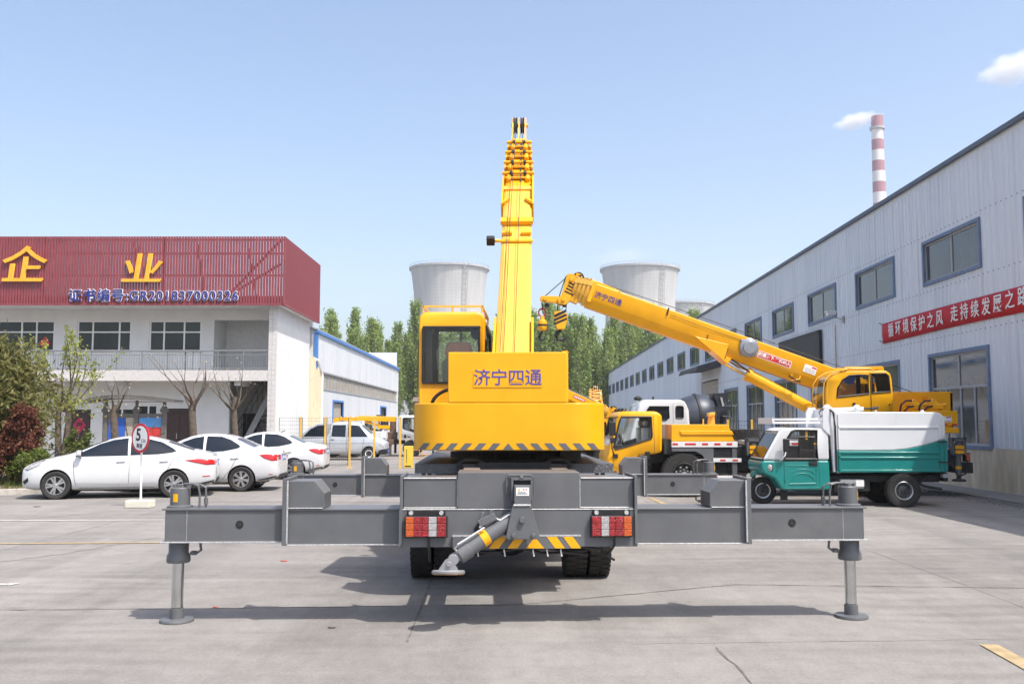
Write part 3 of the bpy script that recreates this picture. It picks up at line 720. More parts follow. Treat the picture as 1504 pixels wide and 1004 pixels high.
# ------------------------------------------------------------------ cooling towers, chimney
def towermat():
    m, t, p = nodes_of('cooling_tower_concrete')
    tc = t.nodes.new('ShaderNodeTexCoord'); sp = t.nodes.new('ShaderNodeSeparateXYZ'); t.links.new(tc.outputs['Object'], sp.inputs[0])
    at_ = t.nodes.new('ShaderNodeMath'); at_.operation = 'ARCTAN2'; t.links.new(sp.outputs[0], at_.inputs[0]); t.links.new(sp.outputs[1], at_.inputs[1])
    def lines(x, k):
        a = t.nodes.new('ShaderNodeMath'); a.operation = 'MULTIPLY'; a.inputs[1].default_value = k; t.links.new(x, a.inputs[0])
        f = t.nodes.new('ShaderNodeMath'); f.operation = 'FRACT'; t.links.new(a.outputs[0], f.inputs[0])
        g_ = t.nodes.new('ShaderNodeMath'); g_.operation = 'GREATER_THAN'; g_.inputs[1].default_value = .14; t.links.new(f.outputs[0], g_.inputs[0]); return g_.outputs[0]
    a, c = lines(at_.outputs[0], 11.0), lines(sp.outputs[2], .62)
    mn = t.nodes.new('ShaderNodeMath'); mn.operation = 'MINIMUM'; t.links.new(a, mn.inputs[0]); t.links.new(c, mn.inputs[1])
    mp = t.nodes.new('ShaderNodeMapping'); mp.inputs['Scale'].default_value = (.5, .5, .05); t.links.new(tc.outputs['Object'], mp.inputs[0])
    n = t.nodes.new('ShaderNodeTexNoise'); n.inputs['Scale'].default_value = .8; n.inputs['Detail'].default_value = 8; t.links.new(mp.outputs[0], n.inputs[0])
    mr = t.nodes.new('ShaderNodeMapRange'); mr.inputs[1].default_value = .3; mr.inputs[2].default_value = .75; mr.inputs[3].default_value = 1.06; mr.inputs[4].default_value = .84; t.links.new(n.outputs['Fac'], mr.inputs[0])
    ml = t.nodes.new('ShaderNodeMapRange'); ml.inputs[3].default_value = .90; t.links.new(mn.outputs[0], ml.inputs[0])
    q = t.nodes.new('ShaderNodeMath'); q.operation = 'MULTIPLY'; t.links.new(mr.outputs[0], q.inputs[0]); t.links.new(ml.outputs[0], q.inputs[1])
    mx = t.nodes.new('ShaderNodeVectorMath'); mx.operation = 'SCALE'; mx.inputs[0].default_value = (.45, .45, .44); t.links.new(q.outputs[0], mx.inputs['Scale'])
    t.links.new(mx.outputs[0], p.inputs['Base Color']); p.inputs['Roughness'].default_value = .9
    return m
TWR = towermat(); RIMM = mat('grey_rim_concrete', (.36, .37, .38), .85, var=.1, scale=.5)
def cooling_tower(px, Y, lab):
    p = at(px, 420, Y); t = thing('cooling_tower', lab, 'cooling tower', (p.x, Y, 0), group='power station cooling towers')
    H, rt, zt = 77.5, 17.2, 56.0
    prof = []
    for i in range(33):
        z = H * i / 32; k = (z - zt) / (28.0 if z > zt else 38.5)
        prof.append((rt * math.sqrt(1 + k * k * (.42 if z > zt else 1)), z))
    prof += [(prof[-1][0] - .5, H)] + [(r - .5, z) for r, z in reversed(prof[:-1])]
    b = MB(); b.lathe(prof, 'z', n=72, closed=True); build('shell', b, TWR, t)
    r = prof[32][0]; b = MB(); b.lathe([(r - .3, H - .9), (r + .75, H - .5), (r + .75, H + .5), (r - .3, H + .5)], 'z', n=72, closed=True)
    for i in range(48):
        a = 2 * math.pi * i / 48; b.tube(((r + .6) * math.cos(a), (r + .6) * math.sin(a), H + .5), ((r + .6) * math.cos(a), (r + .6) * math.sin(a), H + 1.6), .09, n=4)
    b.lathe([(r + .55, H + 1.5), (r + .65, H + 1.5), (r + .65, H + 1.62), (r + .55, H + 1.62)], 'z', n=72, closed=True)
    build('rim', b, RIMM, t)
    b = MB(); a = R(-62); dx, dy = math.cos(a), math.sin(a); tx, ty = -dy, dx
    def Q(r_, s_, z): return (r_ * dx + s_ * tx, r_ * dy + s_ * ty, z)
    zs = [i * 2.6 for i in range(int(H / 2.6) + 2)]
    def rad(z):
        k = (z - zt) / (28.0 if z > zt else 38.5); return rt * math.sqrt(1 + k * k * (.42 if z > zt else 1)) + .5
    for z0_, z1_ in zip(zs, zs[1:]):
        for s_ in (-1.1, 1.1): b.tube(Q(rad(z0_) + .4, s_, z0_), Q(rad(z1_) + .4, s_, z1_), .12, n=4)
        b.tube(Q(rad(z0_) + .4, -1.1, z0_), Q(rad(z1_) + .4, 1.1, z1_), .10, n=4); b.tube(Q(rad(z0_) + .4, -1.1, z0_), Q(rad(z0_) + .4, 1.1, z0_), .12, n=4)
    build('ladder_tower', b, RIMM, t)
cooling_tower(660, 470, 'grey concrete cooling tower rising straight behind the foreground crane cab')
cooling_tower(940, 472, 'large grey concrete cooling tower behind the slanting yellow boom')
cooling_tower(1003, 615, 'smaller looking farther cooling tower half hidden by the warehouse roof')
CHW = mat('chimney_white', (.66, .64, .63), .8, var=.06, scale=.3); CHR = mat('chimney_haze_muted_red', (.33, .155, .19), .8, var=.08, scale=.3)  # the distance haze is mixed into the red, muting it towards mauve
p = at(1290.0, 235, 500); ch = thing('chimney', 'tall chimney striped in haze-muted red and white beyond the warehouse roof', 'chimney', (p.x, 500, 0))
b = MB(); top = at(1290, 171, 500).z; z = top; i = 0
while z > 0:
    h = 7.2 if i == 0 else 5.75; z0_ = max(0, z - h); r = lambda q: 3.0 + (top - q) * .0085
    b.lathe([(r(z0_), z0_), (r(z), z)], 'z', n=40, m=(1 if i % 2 == 0 else 0)); z = z0_; i += 1
build('stack', b, [CHW, CHR], ch)
b = MB(); zz = top - 7.0; b.lathe([(3.05, zz - .6), (3.9, zz - .2), (3.9, zz + 1.0), (3.8, zz + 1.0), (3.8, zz), (3.05, zz)], 'z', n=40, closed=True); build('platform', b, RIMM, ch)
b = MB(); b.box(2.95, 3.25, -.3, .3, 0, top - .5); b.xf(Matrix.Rotation(R(-35), 4, 'Z')); build('ladder', b, RIMM, ch)

# ------------------------------------------------------------------ smoke and cloud (real volumes in the air)
def puff(name, c, r, dens, sc, label, cat, kind, thr=.42, rot=0):
    m, t, p = nodes_of(name + '_air'); t.nodes.remove(p)
    pv = t.nodes.new('ShaderNodeVolumePrincipled'); pv.inputs['Color'].default_value = (.97, .97, .98, 1); pv.inputs['Anisotropy'].default_value = .3
    tc = t.nodes.new('ShaderNodeTexCoord'); n = t.nodes.new('ShaderNodeTexNoise'); n.inputs['Scale'].default_value = sc; n.inputs['Detail'].default_value = 6; n.inputs['Roughness'].default_value = .6
    t.links.new(tc.outputs['Object'], n.inputs[0])
    ln = t.nodes.new('ShaderNodeVectorMath'); ln.operation = 'LENGTH'; t.links.new(tc.outputs['Object'], ln.inputs[0])
    a = t.nodes.new('ShaderNodeMapRange'); a.inputs[1].default_value = .15; a.inputs[2].default_value = .98; a.inputs[3].default_value = .32; a.inputs[4].default_value = -.30; t.links.new(ln.outputs['Value'], a.inputs[0])
    s_ = t.nodes.new('ShaderNodeMath'); s_.operation = 'ADD'; t.links.new(n.outputs['Fac'], s_.inputs[0]); t.links.new(a.outputs[0], s_.inputs[1])
    q = t.nodes.new('ShaderNodeMapRange'); q.inputs[1].default_value = thr; q.inputs[2].default_value = thr + .3; q.inputs[4].default_value = dens; t.links.new(s_.outputs[0], q.inputs[0])
    t.links.new(q.outputs[0], pv.inputs['Density']); t.links.new(pv.outputs[0], t.nodes['Material Output'].inputs['Volume'])
    me = bpy.data.meshes.new(name); bm = bmesh.new(); bmesh.ops.create_icosphere(bm, subdivisions=3, radius=1); bm.to_mesh(me); bm.free(); me.materials.append(m)
    o = obj(name, me); o.location = c; o.scale = r; o.rotation_euler = (0, R(rot), 0)
    return props(o, label, cat, kind=kind)
puff('smoke_plume', tuple(at(1257, 177, 500)), (17, 7, 6.5), .30, 1.7, 'white smoke drifting left from the top of the striped chimney', 'smoke', 'stuff', .40, -10)
puff('cloud', tuple(at(1490, 98, 1500)), (85, 50, 38), .045, 1.8, 'small white cloud in the sky above the warehouse roof', 'cloud', 'stuff', .42, -12)
puff('steam', tuple(at(915, 378, 480)), (26, 14, 11), .02, 1.6, 'faint steam above the cooling tower behind the boom', 'steam', 'stuff', .46, 0)

# ------------------------------------------------------------------ vegetation
BARK = mat('poplar_bark', (.22, .20, .16), .9, var=.3, scale=4)
BARKD = mat('dark_bark', (.10, .078, .058), .9, var=.35, scale=12, bump=.5, bscale=40)
POP = leafmat('poplar_leaves', (.18, .275, .065), (.38, .46, .16))
def leaf(mb, c, s, r, elong=1.5, droop=None):
    d = Vector((r.gauss(0, 1), r.gauss(0, 1), r.gauss(0, .8) if droop is None else droop + r.gauss(0, .4))).normalized()
    e = d.cross(Vector((r.gauss(0, 1), r.gauss(0, 1), r.gauss(0, 1)))).normalized()
    a, q = d * (s * elong * .5), e * (s * .5); c = Vector(c)
    o = len(mb.v); mb.v += [tuple(c - a), tuple(c + q), tuple(c + a), tuple(c - q)]; mb.f.append((o, o + 1, o + 2, o + 3)); mb.m.append(0)
def poplar_mesh(seed):
    r = random.Random(seed); H = r.uniform(16.5, 19.5); t = MB(); lf = MB()
    t.path([(0, 0, 0), (r.uniform(-.1, .1), 0, H * .3), (r.uniform(-.2, .2), r.uniform(-.2, .2), H * .65), (0, 0, H - .4)], [.26, .19, .10, .02], n=8)
    for i in range(92):
        z0_ = 1.8 + (H - 3.0) * (i / 92) ** .9; a = r.uniform(0, 6.283); k = 1 - z0_ / H
        L = (1.1 + 3.9 * min(1, k * 1.7)) * r.uniform(.65, 1.2); out = r.uniform(.20, .40)
        d = Vector((math.cos(a) * out, math.sin(a) * out, .95)).normalized()
        p0 = Vector((0, 0, z0_)); p1 = p0 + d * L * .5 + Vector((math.cos(a), math.sin(a), 0)) * .12 * L; p2 = p0 + d * L + Vector((0, 0, .2 * L))
        if p2.z > H: p2.z = H - r.random() * .6
        t.path([p0, p1, p2], [.05, .03, .008], n=4)
        for q in range(int(20 + 15 * L)):
            f = r.random() ** .7; c = p0.lerp(p1, f * 2) if f < .5 else p1.lerp(p2, f * 2 - 1)
            c = c + Vector((r.gauss(0, .17), r.gauss(0, .17), r.gauss(0, .3)))
            leaf(lf, c, r.uniform(.13, .30), r, 1.3)
    return to_mesh('trunk', t, BARK, recalc=False), to_mesh('crown', lf, POP, recalc=False)
PM = [poplar_mesh(100 + i) for i in range(5)]
X = -31.0; i = 0
for row, (yy, lab) in enumerate(((140, 'tall slender poplar in the front row beyond the yard'), (149, 'tall slender poplar in the rear row beyond the yard'), (159, 'tall slender poplar in the third row beyond the yard'))):
    x = -33.0 + row * 1.2
    while x < 27 + row * 2:
        xx = x + rnd.uniform(-.6, .6); px = 752 + 1400 * xx / yy
        t = thing('poplar_tree', lab, 'tree', (xx, yy + rnd.uniform(-2, 2), 0), rnd.uniform(0, 6.28), 'poplars in the row before the cooling towers')
        s_ = rnd.uniform(.80, 1.06) * (1.0 + .05 * row); t.scale = (s_ * rnd.uniform(.9, 1.1), s_, s_)
        a, c = PM[rnd.randrange(5)]; obj('trunk', a, t); obj('crown', c, t)
        x += rnd.uniform(2.3, 4.2) if row < 2 else 3.4

def branchy(t, r, p, d, L, rad, depth, tips, spread=.55, n=6, upb=.25, kids=(2, 3)):
    q = [p]; rr = [rad]; dd = d.copy()
    for i in range(3):
        dd = (dd + Vector((r.gauss(0, .16), r.gauss(0, .16), upb * .4))).normalized(); q.append(q[-1] + dd * L / 3); rr.append(rad * (1 - .22 * (i + 1)))
    t.path(q, rr, n=n)
    if depth == 0: tips.append((q, dd)); return
    for k in range(r.randint(*kids)):
        nd = (dd + Vector((r.gauss(0, spread), r.gauss(0, spread), r.uniform(-.05, .35)))).normalized()
        branchy(t, r, q[r.randint(2, 3)], nd, L * r.uniform(.62, .85), rr[-1] * .8, depth - 1, tips, spread, max(4, n - 1), upb, kids)
# young tree with fresh yellow green leaves
r = random.Random(31); yt = thing('young_tree', 'young tree with fresh yellow green leaves in front of the office balcony', 'tree', (at(92, 620, 36).x, 36, 0))
t = MB(); tips = []; lf = MB()
for k_ in (-1, 1): t.path([(k_ * .12, 0, 0), (k_ * .13, 0, .9), (k_ * .2, .05, 1.8), (k_ * .15, 0, 2.5)], [.13, .12, .11, .09], n=10)
for k in range(9):
    a = k * .72; d = Vector((math.cos(a) * (.95 if k % 2 else .45), math.sin(a) * .5, .75)).normalized()
    branchy(t, r, Vector((.15 * math.cos(a), 0, 2.0 + .07 * k)), d, 1.75, .045, 1, tips, .26, 6, .6)
for q, d in tips:
    for s_ in range(48):
        c = q[0].lerp(q[-1], r.random()) + Vector((r.gauss(0, .07), r.gauss(0, .07), r.gauss(0, .08))); leaf(lf, c, r.uniform(.05, .11), r, 1.3)
for s_ in range(480): leaf(lf, (r.gauss(0, .65), r.gauss(0, .5), 2.5 + r.gauss(0, .28)), r.uniform(.06, .12), r, 1.3)
build('trunk', t, BARKD, yt); build('crown', lf, leafmat('spring_leaves', (.24, .28, .045), (.38, .41, .10)), yt, recalc=False)
# pruned bare trees
def bare(px, Y, seed, lab, h=2.0, rad=.17, n=6, L=1.25):
    r = random.Random(seed); o = thing('bare_tree', lab, 'tree', (at(px, 620, Y).x, Y, 0), group='pruned bare trees before the office'); t = MB(); tips = []
    t.path([(0, 0, 0), (.05, 0, h * .5), (-.03, 0, h * .9), (0, 0, h * 1.1)], [rad * 1.1, rad, rad * .95, rad * .7], n=12)
    for k in range(n):
        a = 6.283 * k / n + r.uniform(-.3, .3); d = Vector((math.cos(a) * r.uniform(.35, 1.0), math.sin(a) * .6, r.uniform(.35, 1.0))).normalized()
        branchy(t, r, Vector((0, 0, h * r.uniform(.85, 1.05))), d, L * r.uniform(.8, 1.2), rad * .42, 1, tips, .45, 7, .35, (2, 2))
    build('trunk', t, BARKD, o)
    e = MB()
    for q, d in tips: e.tube(q[-1], q[-1] + d * .03, .025, n=6)
    build('cut_end', e, mat('pale_cut_wood', (.55, .47, .33), .9, var=.1) if 'pale_cut_wood' not in MATS else MATS['pale_cut_wood'], o)
bare(283, 36.5, 5, 'bare pruned tree with upright stubs left of the stairwell bay', 2.35, .14, 7)
bare(344, 37.5, 12, 'bare leaning pruned tree in front of the stairwell bay', 2.5, .125, 7)
bare(168, 36, 21, 'bare pruned tree with thin mossy trunk left of the notice board', 2.2, .14, 4, .95)
bare(193, 34.5, 40, 'small bare pruned sapling in front of the blue notice sheet', 1.0, .07, 4, .9)
# willow-like bush, red photinia, low greens
def blob_bush(name, lab, c, rx, rz_, nclump, nleaf, ls, m, seed, droop=None, elong=1.6, stem=True):
    r = random.Random(seed); o = thing(name, lab, 'bush', c); t = MB(); lf = MB()
    for k in range(nclump):
        while True:
            u = Vector((r.uniform(-1, 1), r.uniform(-1, 1), r.uniform(0, 1)))
            if u.x ** 2 + u.y ** 2 + (2 * u.z - 1) ** 2 < 1: break
        p = Vector((u.x * rx, u.y * rx, .15 + u.z * rz_)); b0 = Vector((p.x * .2, p.y * .2, 0))
        t.path([b0, (b0 + p) * .5 + Vector((0, 0, .25 * rz_ * .3)), p], [.035, .022, .008], n=5)
        sp_ = rx * .17
        for q in range(nleaf): leaf(lf, p + Vector((r.gauss(0, sp_), r.gauss(0, sp_), r.gauss(0, sp_ * 1.1) - (.15 if droop else 0))), ls * r.uniform(.6, 1.3), r, elong, droop)
    build('stem', t, BARKD, o); build('foliage', lf, m, o, recalc=False); return o
WIL = leafmat('willow_leaves', (.07, .085, .022), (.26, .24, .08)); PHO = leafmat('red_photinia_leaves', (.075, .028, .018), (.21, .075, .045)); LOW = leafmat('low_green_leaves', (.07, .11, .02), (.17, .20, .045))
blob_bush('willow_bush', 'large drooping olive green bush at the left edge of the yard', (-14.75, 26.6, .1), 1.4, 3.9, 120, 260, .055, WIL, 3, -.9, 4.0)
blob_bush('willow_bush', 'loose thin topped olive bush rising behind the large drooping bush', (-15.6, 28.4, .1), 1.9, 4.7, 60, 120, .055, WIL, 8, -.5, 3.6)
blob_bush('red_bush', 'dark red leaved photinia bush between the willow bush and the white car', (-13.2, 25.8, .1), .46, 2.1, 80, 130, .055, PHO, 4, None, 1.7)
blob_bush('red_bush', 'dark red bush low at the left edge under the drooping green bush', (-14.0, 25.0, .1), .7, 1.45, 70, 110, .055, PHO, 14, None, 1.7)
blob_bush('low_shrub', 'low bright green shrub at the kerb beside the white car nose', (-12.75, 25.4, .1), .5, .75, 45, 90, .05, LOW, 5)
blob_bush('low_shrub', 'small yellow green shrub at the foot of the young tree', (at(118, 620, 35).x, 35, 0), .45, 1.4, 22, 55, .07, LOW, 6)
r = random.Random(2); b = MB()
for i in range(2200):
    x, y = r.uniform(-15, -11.3), r.uniform(23.5, 33); h = r.uniform(.05, .22); a = r.uniform(0, 6.28)
    b.add([(x - .008, y, .1), (x + .008, y, .1), (x + .1 * h * math.cos(a), y + .3 * h * math.sin(a), .1 + h)], [(0, 1, 2)])
props(build('grass', b, LOW, recalc=False), 'tufts of grass growing in the planter bed', 'grass', kind='stuff')
# ================================================================== VEHICLES
LETW = WHT
def crane_wheel_pair(parent, xs, y, r=.46, wd=.235, M=None, style='black'):
    for x in xs:
        wheel(parent, (0, 0, 0), r, wd, style, out=(1 if x > 0 else -1), chunky=True, M=(M or Matrix()) @ Matrix.Translation((x, y, r)) @ Matrix.Rotation(-math.pi / 2, 4, 'Z'))
# axle along local x: rotate wheel (axle y) by -90 deg about z -> local +y maps to +x

_cab = {}
def truck_cab(parent, M, paint, white=False):
    """cab-over truck cab, front towards +y, back at y=0; hollow, with real window openings"""
    key = paint.name
    hw = 1.05
    prof = [(.02, 2.02), (.16, 2.12), (1.00, 2.12), (1.14, 2.04), (1.36, 1.22), (1.42, .98), (1.40, .52), (.98, .52), (.96, .62), (.62, 1.02), (.20, 1.06), (.03, 1.10)]
    inn = [(.10, 1.98), (.18, 2.05), (.98, 2.05), (1.07, 2.0), (1.29, 1.2), (1.29, 1.12), (.10, 1.12)]
    if key not in _cab:
        b = MB(); b.prism(prof, 'x', -hw, hw); o = build('cab', b, [paint], None)
        bevel_mod(o, .07, 3); bake(o)
        i_ = MB(); i_.prism(inn, 'x', -hw + .07, hw - .07)
        s1 = MB(); s1.prism([(.30, 1.98), (.28, 1.50), (.30, 1.44), (.86, 1.26), (1.20, 1.17), (1.24, 1.22), (1.09, 1.86), (1.04, 1.98)], 'x', -2, 2)
        f1 = MB(); f1.box(-hw + .12, hw - .12, .9, 2, 1.26, 1.98); r1 = MB(); r1.box(-.6, .6, -1, .2, 1.45, 1.9)
        cut(o, [i_, s1, f1, r1], CABIN); _cab[key] = o.data; bpy.data.objects.remove(o)
    c = obj('cab', _cab[key], parent, M)
    for sx in (-1, 1):
        g = MB(); X = sx * (hw - .02)
        g.add([(X, y, z) for y, z in [(.29, 2.0), (.27, 1.48), (.30, 1.42), (.86, 1.24), (1.22, 1.15), (1.25, 1.22), (1.10, 1.88), (1.05, 2.0)]], [tuple(range(8))]); so_ = build('side_window', g, GLS, c, recalc=False)
        fr = [(.30, 1.98), (.28, 1.50), (.30, 1.44), (.86, 1.26), (1.20, 1.17), (1.24, 1.22), (1.09, 1.86), (1.04, 1.98), (.30, 1.98)]
        g = MB(); g.path([(sx * (hw + .002), y, z) for y, z in fr], .022, n=6); build('frame', g, BLK, so_)
        g = MB(); g.box(min(sx * hw, sx * (hw + .012)), max(sx * hw, sx * (hw + .012)), .34, .46, .94, 1.12); build('door_handle', g, BLK, c, bevel=.01)
        g = MB(); ln = [(.27, 1.42), (.26, 1.06)]; X = sx * (hw + .001)
        g.path([(X, .24, 2.0), (X, .22, 1.1)], .005, n=4); g.path([(X, 1.27, 1.2), (X, 1.24, .75), (X, 1.0, .60)], .005, n=4); build('door_seam', g, DARK, c)
        g = MB(); X = sx * (hw + .14); g.box(min(X - .05, X + .05), max(X - .05, X + .05), 1.20, 1.36, 1.52, 1.86); g.box(X - .045, X + .045, 1.22, 1.34, 1.33, 1.47); mo = build('mirror', g, BLK, c, bevel=.025)
        g = MB(); g.path([(sx * (hw - .05), 1.12, 1.98), (X, 1.28, 1.96), (X, 1.30, 1.2), (sx * hw, 1.22, 1.02)], .016, n=6); g.box(min(sx * hw, sx * (hw + .03)), max(sx * hw, sx * (hw + .03)), 1.14, 1.26, .96, 1.06); build('arm', g, BLK, mo)
        g = MB(); g.lathe([(.001, 0), (.05, .0), (.04, .025), (.001, .03)], 'x', (sx * hw, 1.20, .60), n=12); build('side_lamp', g, CLAMP, c)
        g = MB(); g.box(min(sx * .62, sx * .98), max(sx * .62, sx * .98), 1.405, 1.43, .62, .80); build('headlight', g, CLAMP, c, bevel=.01)
    g = MB(); g.quad((-hw + .14, 1.335, 1.25), (hw - .14, 1.335, 1.25), (hw - .14, 1.145, 1.99), (-hw + .14, 1.145, 1.99)); build('windshield', g, GLS, c, recalc=False)
    g = MB(); g.box(-hw + .02, hw - .02, 1.38, 1.50, .40, .60); build('bumper', g, GREY, c, bevel=.03)
    g = MB(); g.box(-.93, .93, 1.0, 1.26, 1.10, 1.30); build('dashboard', g, BLK, c, bevel=.04)
    for sx in (-.5, .5):
        g = MB(); g.box(sx - .25, sx + .25, .45, .95, 1.10, 1.22); g.box(sx - .24, sx + .24, .30, .45, 1.10, 1.72); g.box(sx - .12, sx + .12, .31, .42, 1.74, 1.90); build('seat', g, mat('pale_seat_plastic_wrap', (.42, .44, .45), .3, var=.2) if 'pale_seat_plastic_wrap' not in MATS else MATS['pale_seat_plastic_wrap'], c, bevel=.04)
    g = MB(); ang = [6.283 * k / 20 for k in range(21)]
    g.path([(-.5 + .19 * math.cos(a), .98 + .07 * math.sin(a), 1.38 + .17 * math.sin(a)) for a in ang], .014, n=6); g.tube((-.5, 1.0, 1.38), (-.5, 1.15, 1.2), .03, n=8); build('steering_wheel', g, BLK, c)
    for k, x in enumerate((-.75, .0, .75)):
        g = MB(); g.lathe([(.07, 2.115), (.085, 2.15), (.06, 2.20), (.001, 2.21)], 'z', (x, .95, 0), n=14); build('roof_lamp', g, BLK, c)
    return c

def jack(parent, M, yel=True, rod=.47):
    """hydraulic outrigger jack, ground at z=0 of its frame"""
    b = MB()
    b.lathe([(.001, 1.20), (.05, 1.20), (.05, 1.175), (.078, 1.175), (.088, 1.165), (.088, 1.02), (.115, 1.01), (.115, .985), (.088, .985), (.088, .60), (.103, .575), (.106, .53), (.10, .515), (.001, .515)], 'z', n=28)
    for k in range(6):
        a = k * 1.047; b.tube((.062 * math.cos(a), .062 * math.sin(a), 1.17), (.062 * math.cos(a), .062 * math.sin(a), 1.20), .012, n=8)
    j = build('jack', b, GREY, parent, M)
    b = MB(); b.lathe([(.052, .56), (.052, .125), (.001, .125)], 'z', n=24); build('piston_rod', b, STEEL, j)
    b = MB(); b.lathe([(.001, .15), (.045, .15), (.045, .118), (.062, .115), (.062, .03), (.145, .026), (.150, .015), (.150, .004), (.001, .004)], 'z', n=36); build('foot_pad', b, GREY, j)
    if yel:
        b = MB(); b.xf(Matrix()); a0 = -2.0
        pts = [(.0895 * math.cos(a0 + .25 * k), .0895 * math.sin(a0 + .25 * k)) for k in range(3)]
        for (p, q) in zip(pts, pts[1:]): b.quad((p[0], p[1], 1.05), (q[0], q[1], 1.05), (q[0], q[1], 1.12), (p[0], p[1], 1.12))
        build('sticker', b, YEL, j, recalc=False)
    return j

# ------------------------------------------------------------------ foreground crane truck (seen from behind)
CA = thing('crane_truck', 'yellow truck crane in the foreground with spread grey outriggers, seen from behind', 'crane truck', (.06, 8.35, 0), R(1.7))
def K(name, mb, mats, par=CA, **k): return build(name, mb, mats, par, **k)
b = MB()
for x in (-.42, .34): b.box(x, x + .08, .5, 7.9, .80, 1.02)
for y in (1.6, 2.8, 3.9, 5.0, 6.2): b.box(-.34, .34, y, y + .08, .82, 1.0)
K('chassis_frame', b, DARK, bevel=.006)
b = MB(); b.box(-1.03, 1.03, .0, .10, .68, 1.003); b.box(-1.00, 1.00, .10, .56, .695, .99)
b.box(-1.032, 1.032, -.006, .012, .997, 1.006, 1); b.box(-1.034, -1.02, -.005, .10, .69, 1.0, 1)
K('rear_bumper', b, [GREY, WELD], bevel=.007)
b = MB(); b.box(-.53, .53, .004, .52, 1.008, 1.318)
for sx in (-1, 1):
    x0, x1 = sorted((sx * .533, sx * 1.0)); b.box(x0, x1, .03, .50, 1.012, 1.268); b.box(x0, x1, .026, .05, 1.008, 1.018, 1)
    b.box(sx * .53 - .007, sx * .53 + .007, .022, .036, 1.02, 1.26, 1)
    x0, x1 = sorted((sx * 1.003, sx * 1.028)); b.box(x0, x1, -.02, .56, .70, 1.29)
b.box(-1.0, -.54, .02, .06, 1.262, 1.272, 1); b.box(.54, 1.0, .02, .06, 1.262, 1.272, 1)
K('rear_crossbeam', b, [GREY, WELD], bevel=.007)
b = MB(); b.box(-.57, .53, -.03, -.003, .668, .775); b.box(-.575, .535, -.032, -.001, .772, .783, 1)
hz = K('hazard_strip', b, [GREY, WELD])
b = MB(); y = -.0325
for x in (-.15, .285, .425): pass
def para(mb, x, w, lean, z0, z1, y): mb.quad((x, y, z0), (x + w, y, z0), (x + w + lean, y, z1), (x + lean, y, z1))
for x in (-.10, -.26): para(b, x, .085, .07, .672, .769, y)
for x in (.33, .47): para(b, x - .02, .085, -.07, .672, .769, y)
b.add([(.06, y, .672), (.215, y, .672), (.1375, y, .769)], [(0, 1, 2)])
build('stripe', b, YEL, hz, recalc=False)
def outrigger(y0, sx, tag):
    """outrigger arm: fixed box, end plate, raised housing, sliding beam and its jack"""
    b = MB(); X = lambda a, c: sorted((sx * a, sx * c))
    b.box(*X(1.03, 2.075), y0 + .10, y0 + .50, .690, .985)
    b.box(*X(1.03, 2.08), y0 + .085, y0 + .515, .982, .997); b.box(*X(1.03, 2.08), y0 + .085, y0 + .515, .682, .692, 1)
    b.prism([(sx * 2.065, 1.002), (sx * 1.74, 1.002), (sx * 1.74, 1.13), (sx * 1.83, 1.238), (sx * 2.065, 1.238)], 'y', y0 + .10, y0 + .47)
    b.box(*X(2.068, 2.108), y0 + .06, y0 + .54, .684, 1.262)
    b.box(*X(2.055, 2.070), y0 + .055, y0 + .075, .70, 1.24, 1); b.box(*X(1.75, 2.06), y0 + .078, y0 + .095, 1.0, 1.008, 1)
    o = K('outrigger_arm', b, [GREY, WELD], M=Matrix.Diagonal((.977, 1, 1, 1)), bevel=.008)
    b = MB(); b.box(*X(2.11, 3.16), y0 + .14, y0 + .46, .712, .985)
    b.box(*X(2.11, 3.19), y0 + .125, y0 + .475, .984, .998); b.box(*X(2.11, 3.20), y0 + .125, y0 + .475, .702, .714, 1)
    b.box(*X(3.145, 3.165), y0 + .145, y0 + .455, .715, .985)
    for i in range(14): b.box(sx * 2.97 - .004, sx * 2.97 + .004, y0 + .136, y0 + .141, .72 + i * .019, .72 + i * .019 + .011, 1)
    bm_ = build('sliding_beam', b, [GREY, WELD], o, bevel=.006)
    b = MB(); b.lathe([(.035, y0 + .136), (.035, y0 + .142), (.001, y0 + .142)], 'y', (sx * 2.50, 0, .86), n=24); b.lathe([(.018, y0 + .132), (.018, y0 + .14), (.001, y0 + .132)], 'y', (sx * 2.497, 0, .857), n=16, m=1)
    build('pin_hole_dark_disc', b, [BLK, DARK], bm_)  # solid dark disc on the beam face, coloured as the shade inside a hole
    jack(o, Matrix.Translation((sx * 3.085, y0 + .30, 0)) @ Matrix.Rotation(0 if sx < 0 else R(75), 4, 'Z'))
    b = MB(); q = sx * 2.93
    for k_, dx in enumerate((0, -sx * -.0)):
        pass
    b.path([(sx * 3.04, y0 + .27, 1.205), (sx * 2.95, y0 + .24, 1.205), (sx * 2.90, y0 + .22, 1.19), (sx * 2.885, y0 + .22, 1.12), (sx * 2.885, y0 + .22, 1.0)], .010, n=8)
    build('hydraulic_pipe', b, GREY, o); b = MB()
    b.path([(sx * 3.02, y0 + .33, 1.20), (sx * 2.90, y0 + .30, 1.195), (sx * 2.855, y0 + .30, 1.17), (sx * 2.85, y0 + .30, 1.0)], .010, n=8)
    b.tube((sx * 2.85, y0 + .30, 1.08), (sx * 2.85, y0 + .30, 1.02), .019, n=8)
    build('hydraulic_pipe', b, GREY, o); b = MB()
    b.path([(sx * 2.965, y0 + .26, .60), (sx * 2.90, y0 + .24, .605), (sx * 2.86, y0 + .22, .63), (sx * 2.87, y0 + .22, .71)], .012, n=8)
    b.tube((sx * 2.955, y0 + .26, .60), (sx * 2.91, y0 + .245, .604), .02, n=8)
    build('hydraulic_pipe', b, GREY, o)
    return o
for y0 in (.04, 5.42):
    for sx in (-1, 1): outrigger(y0, sx, '')
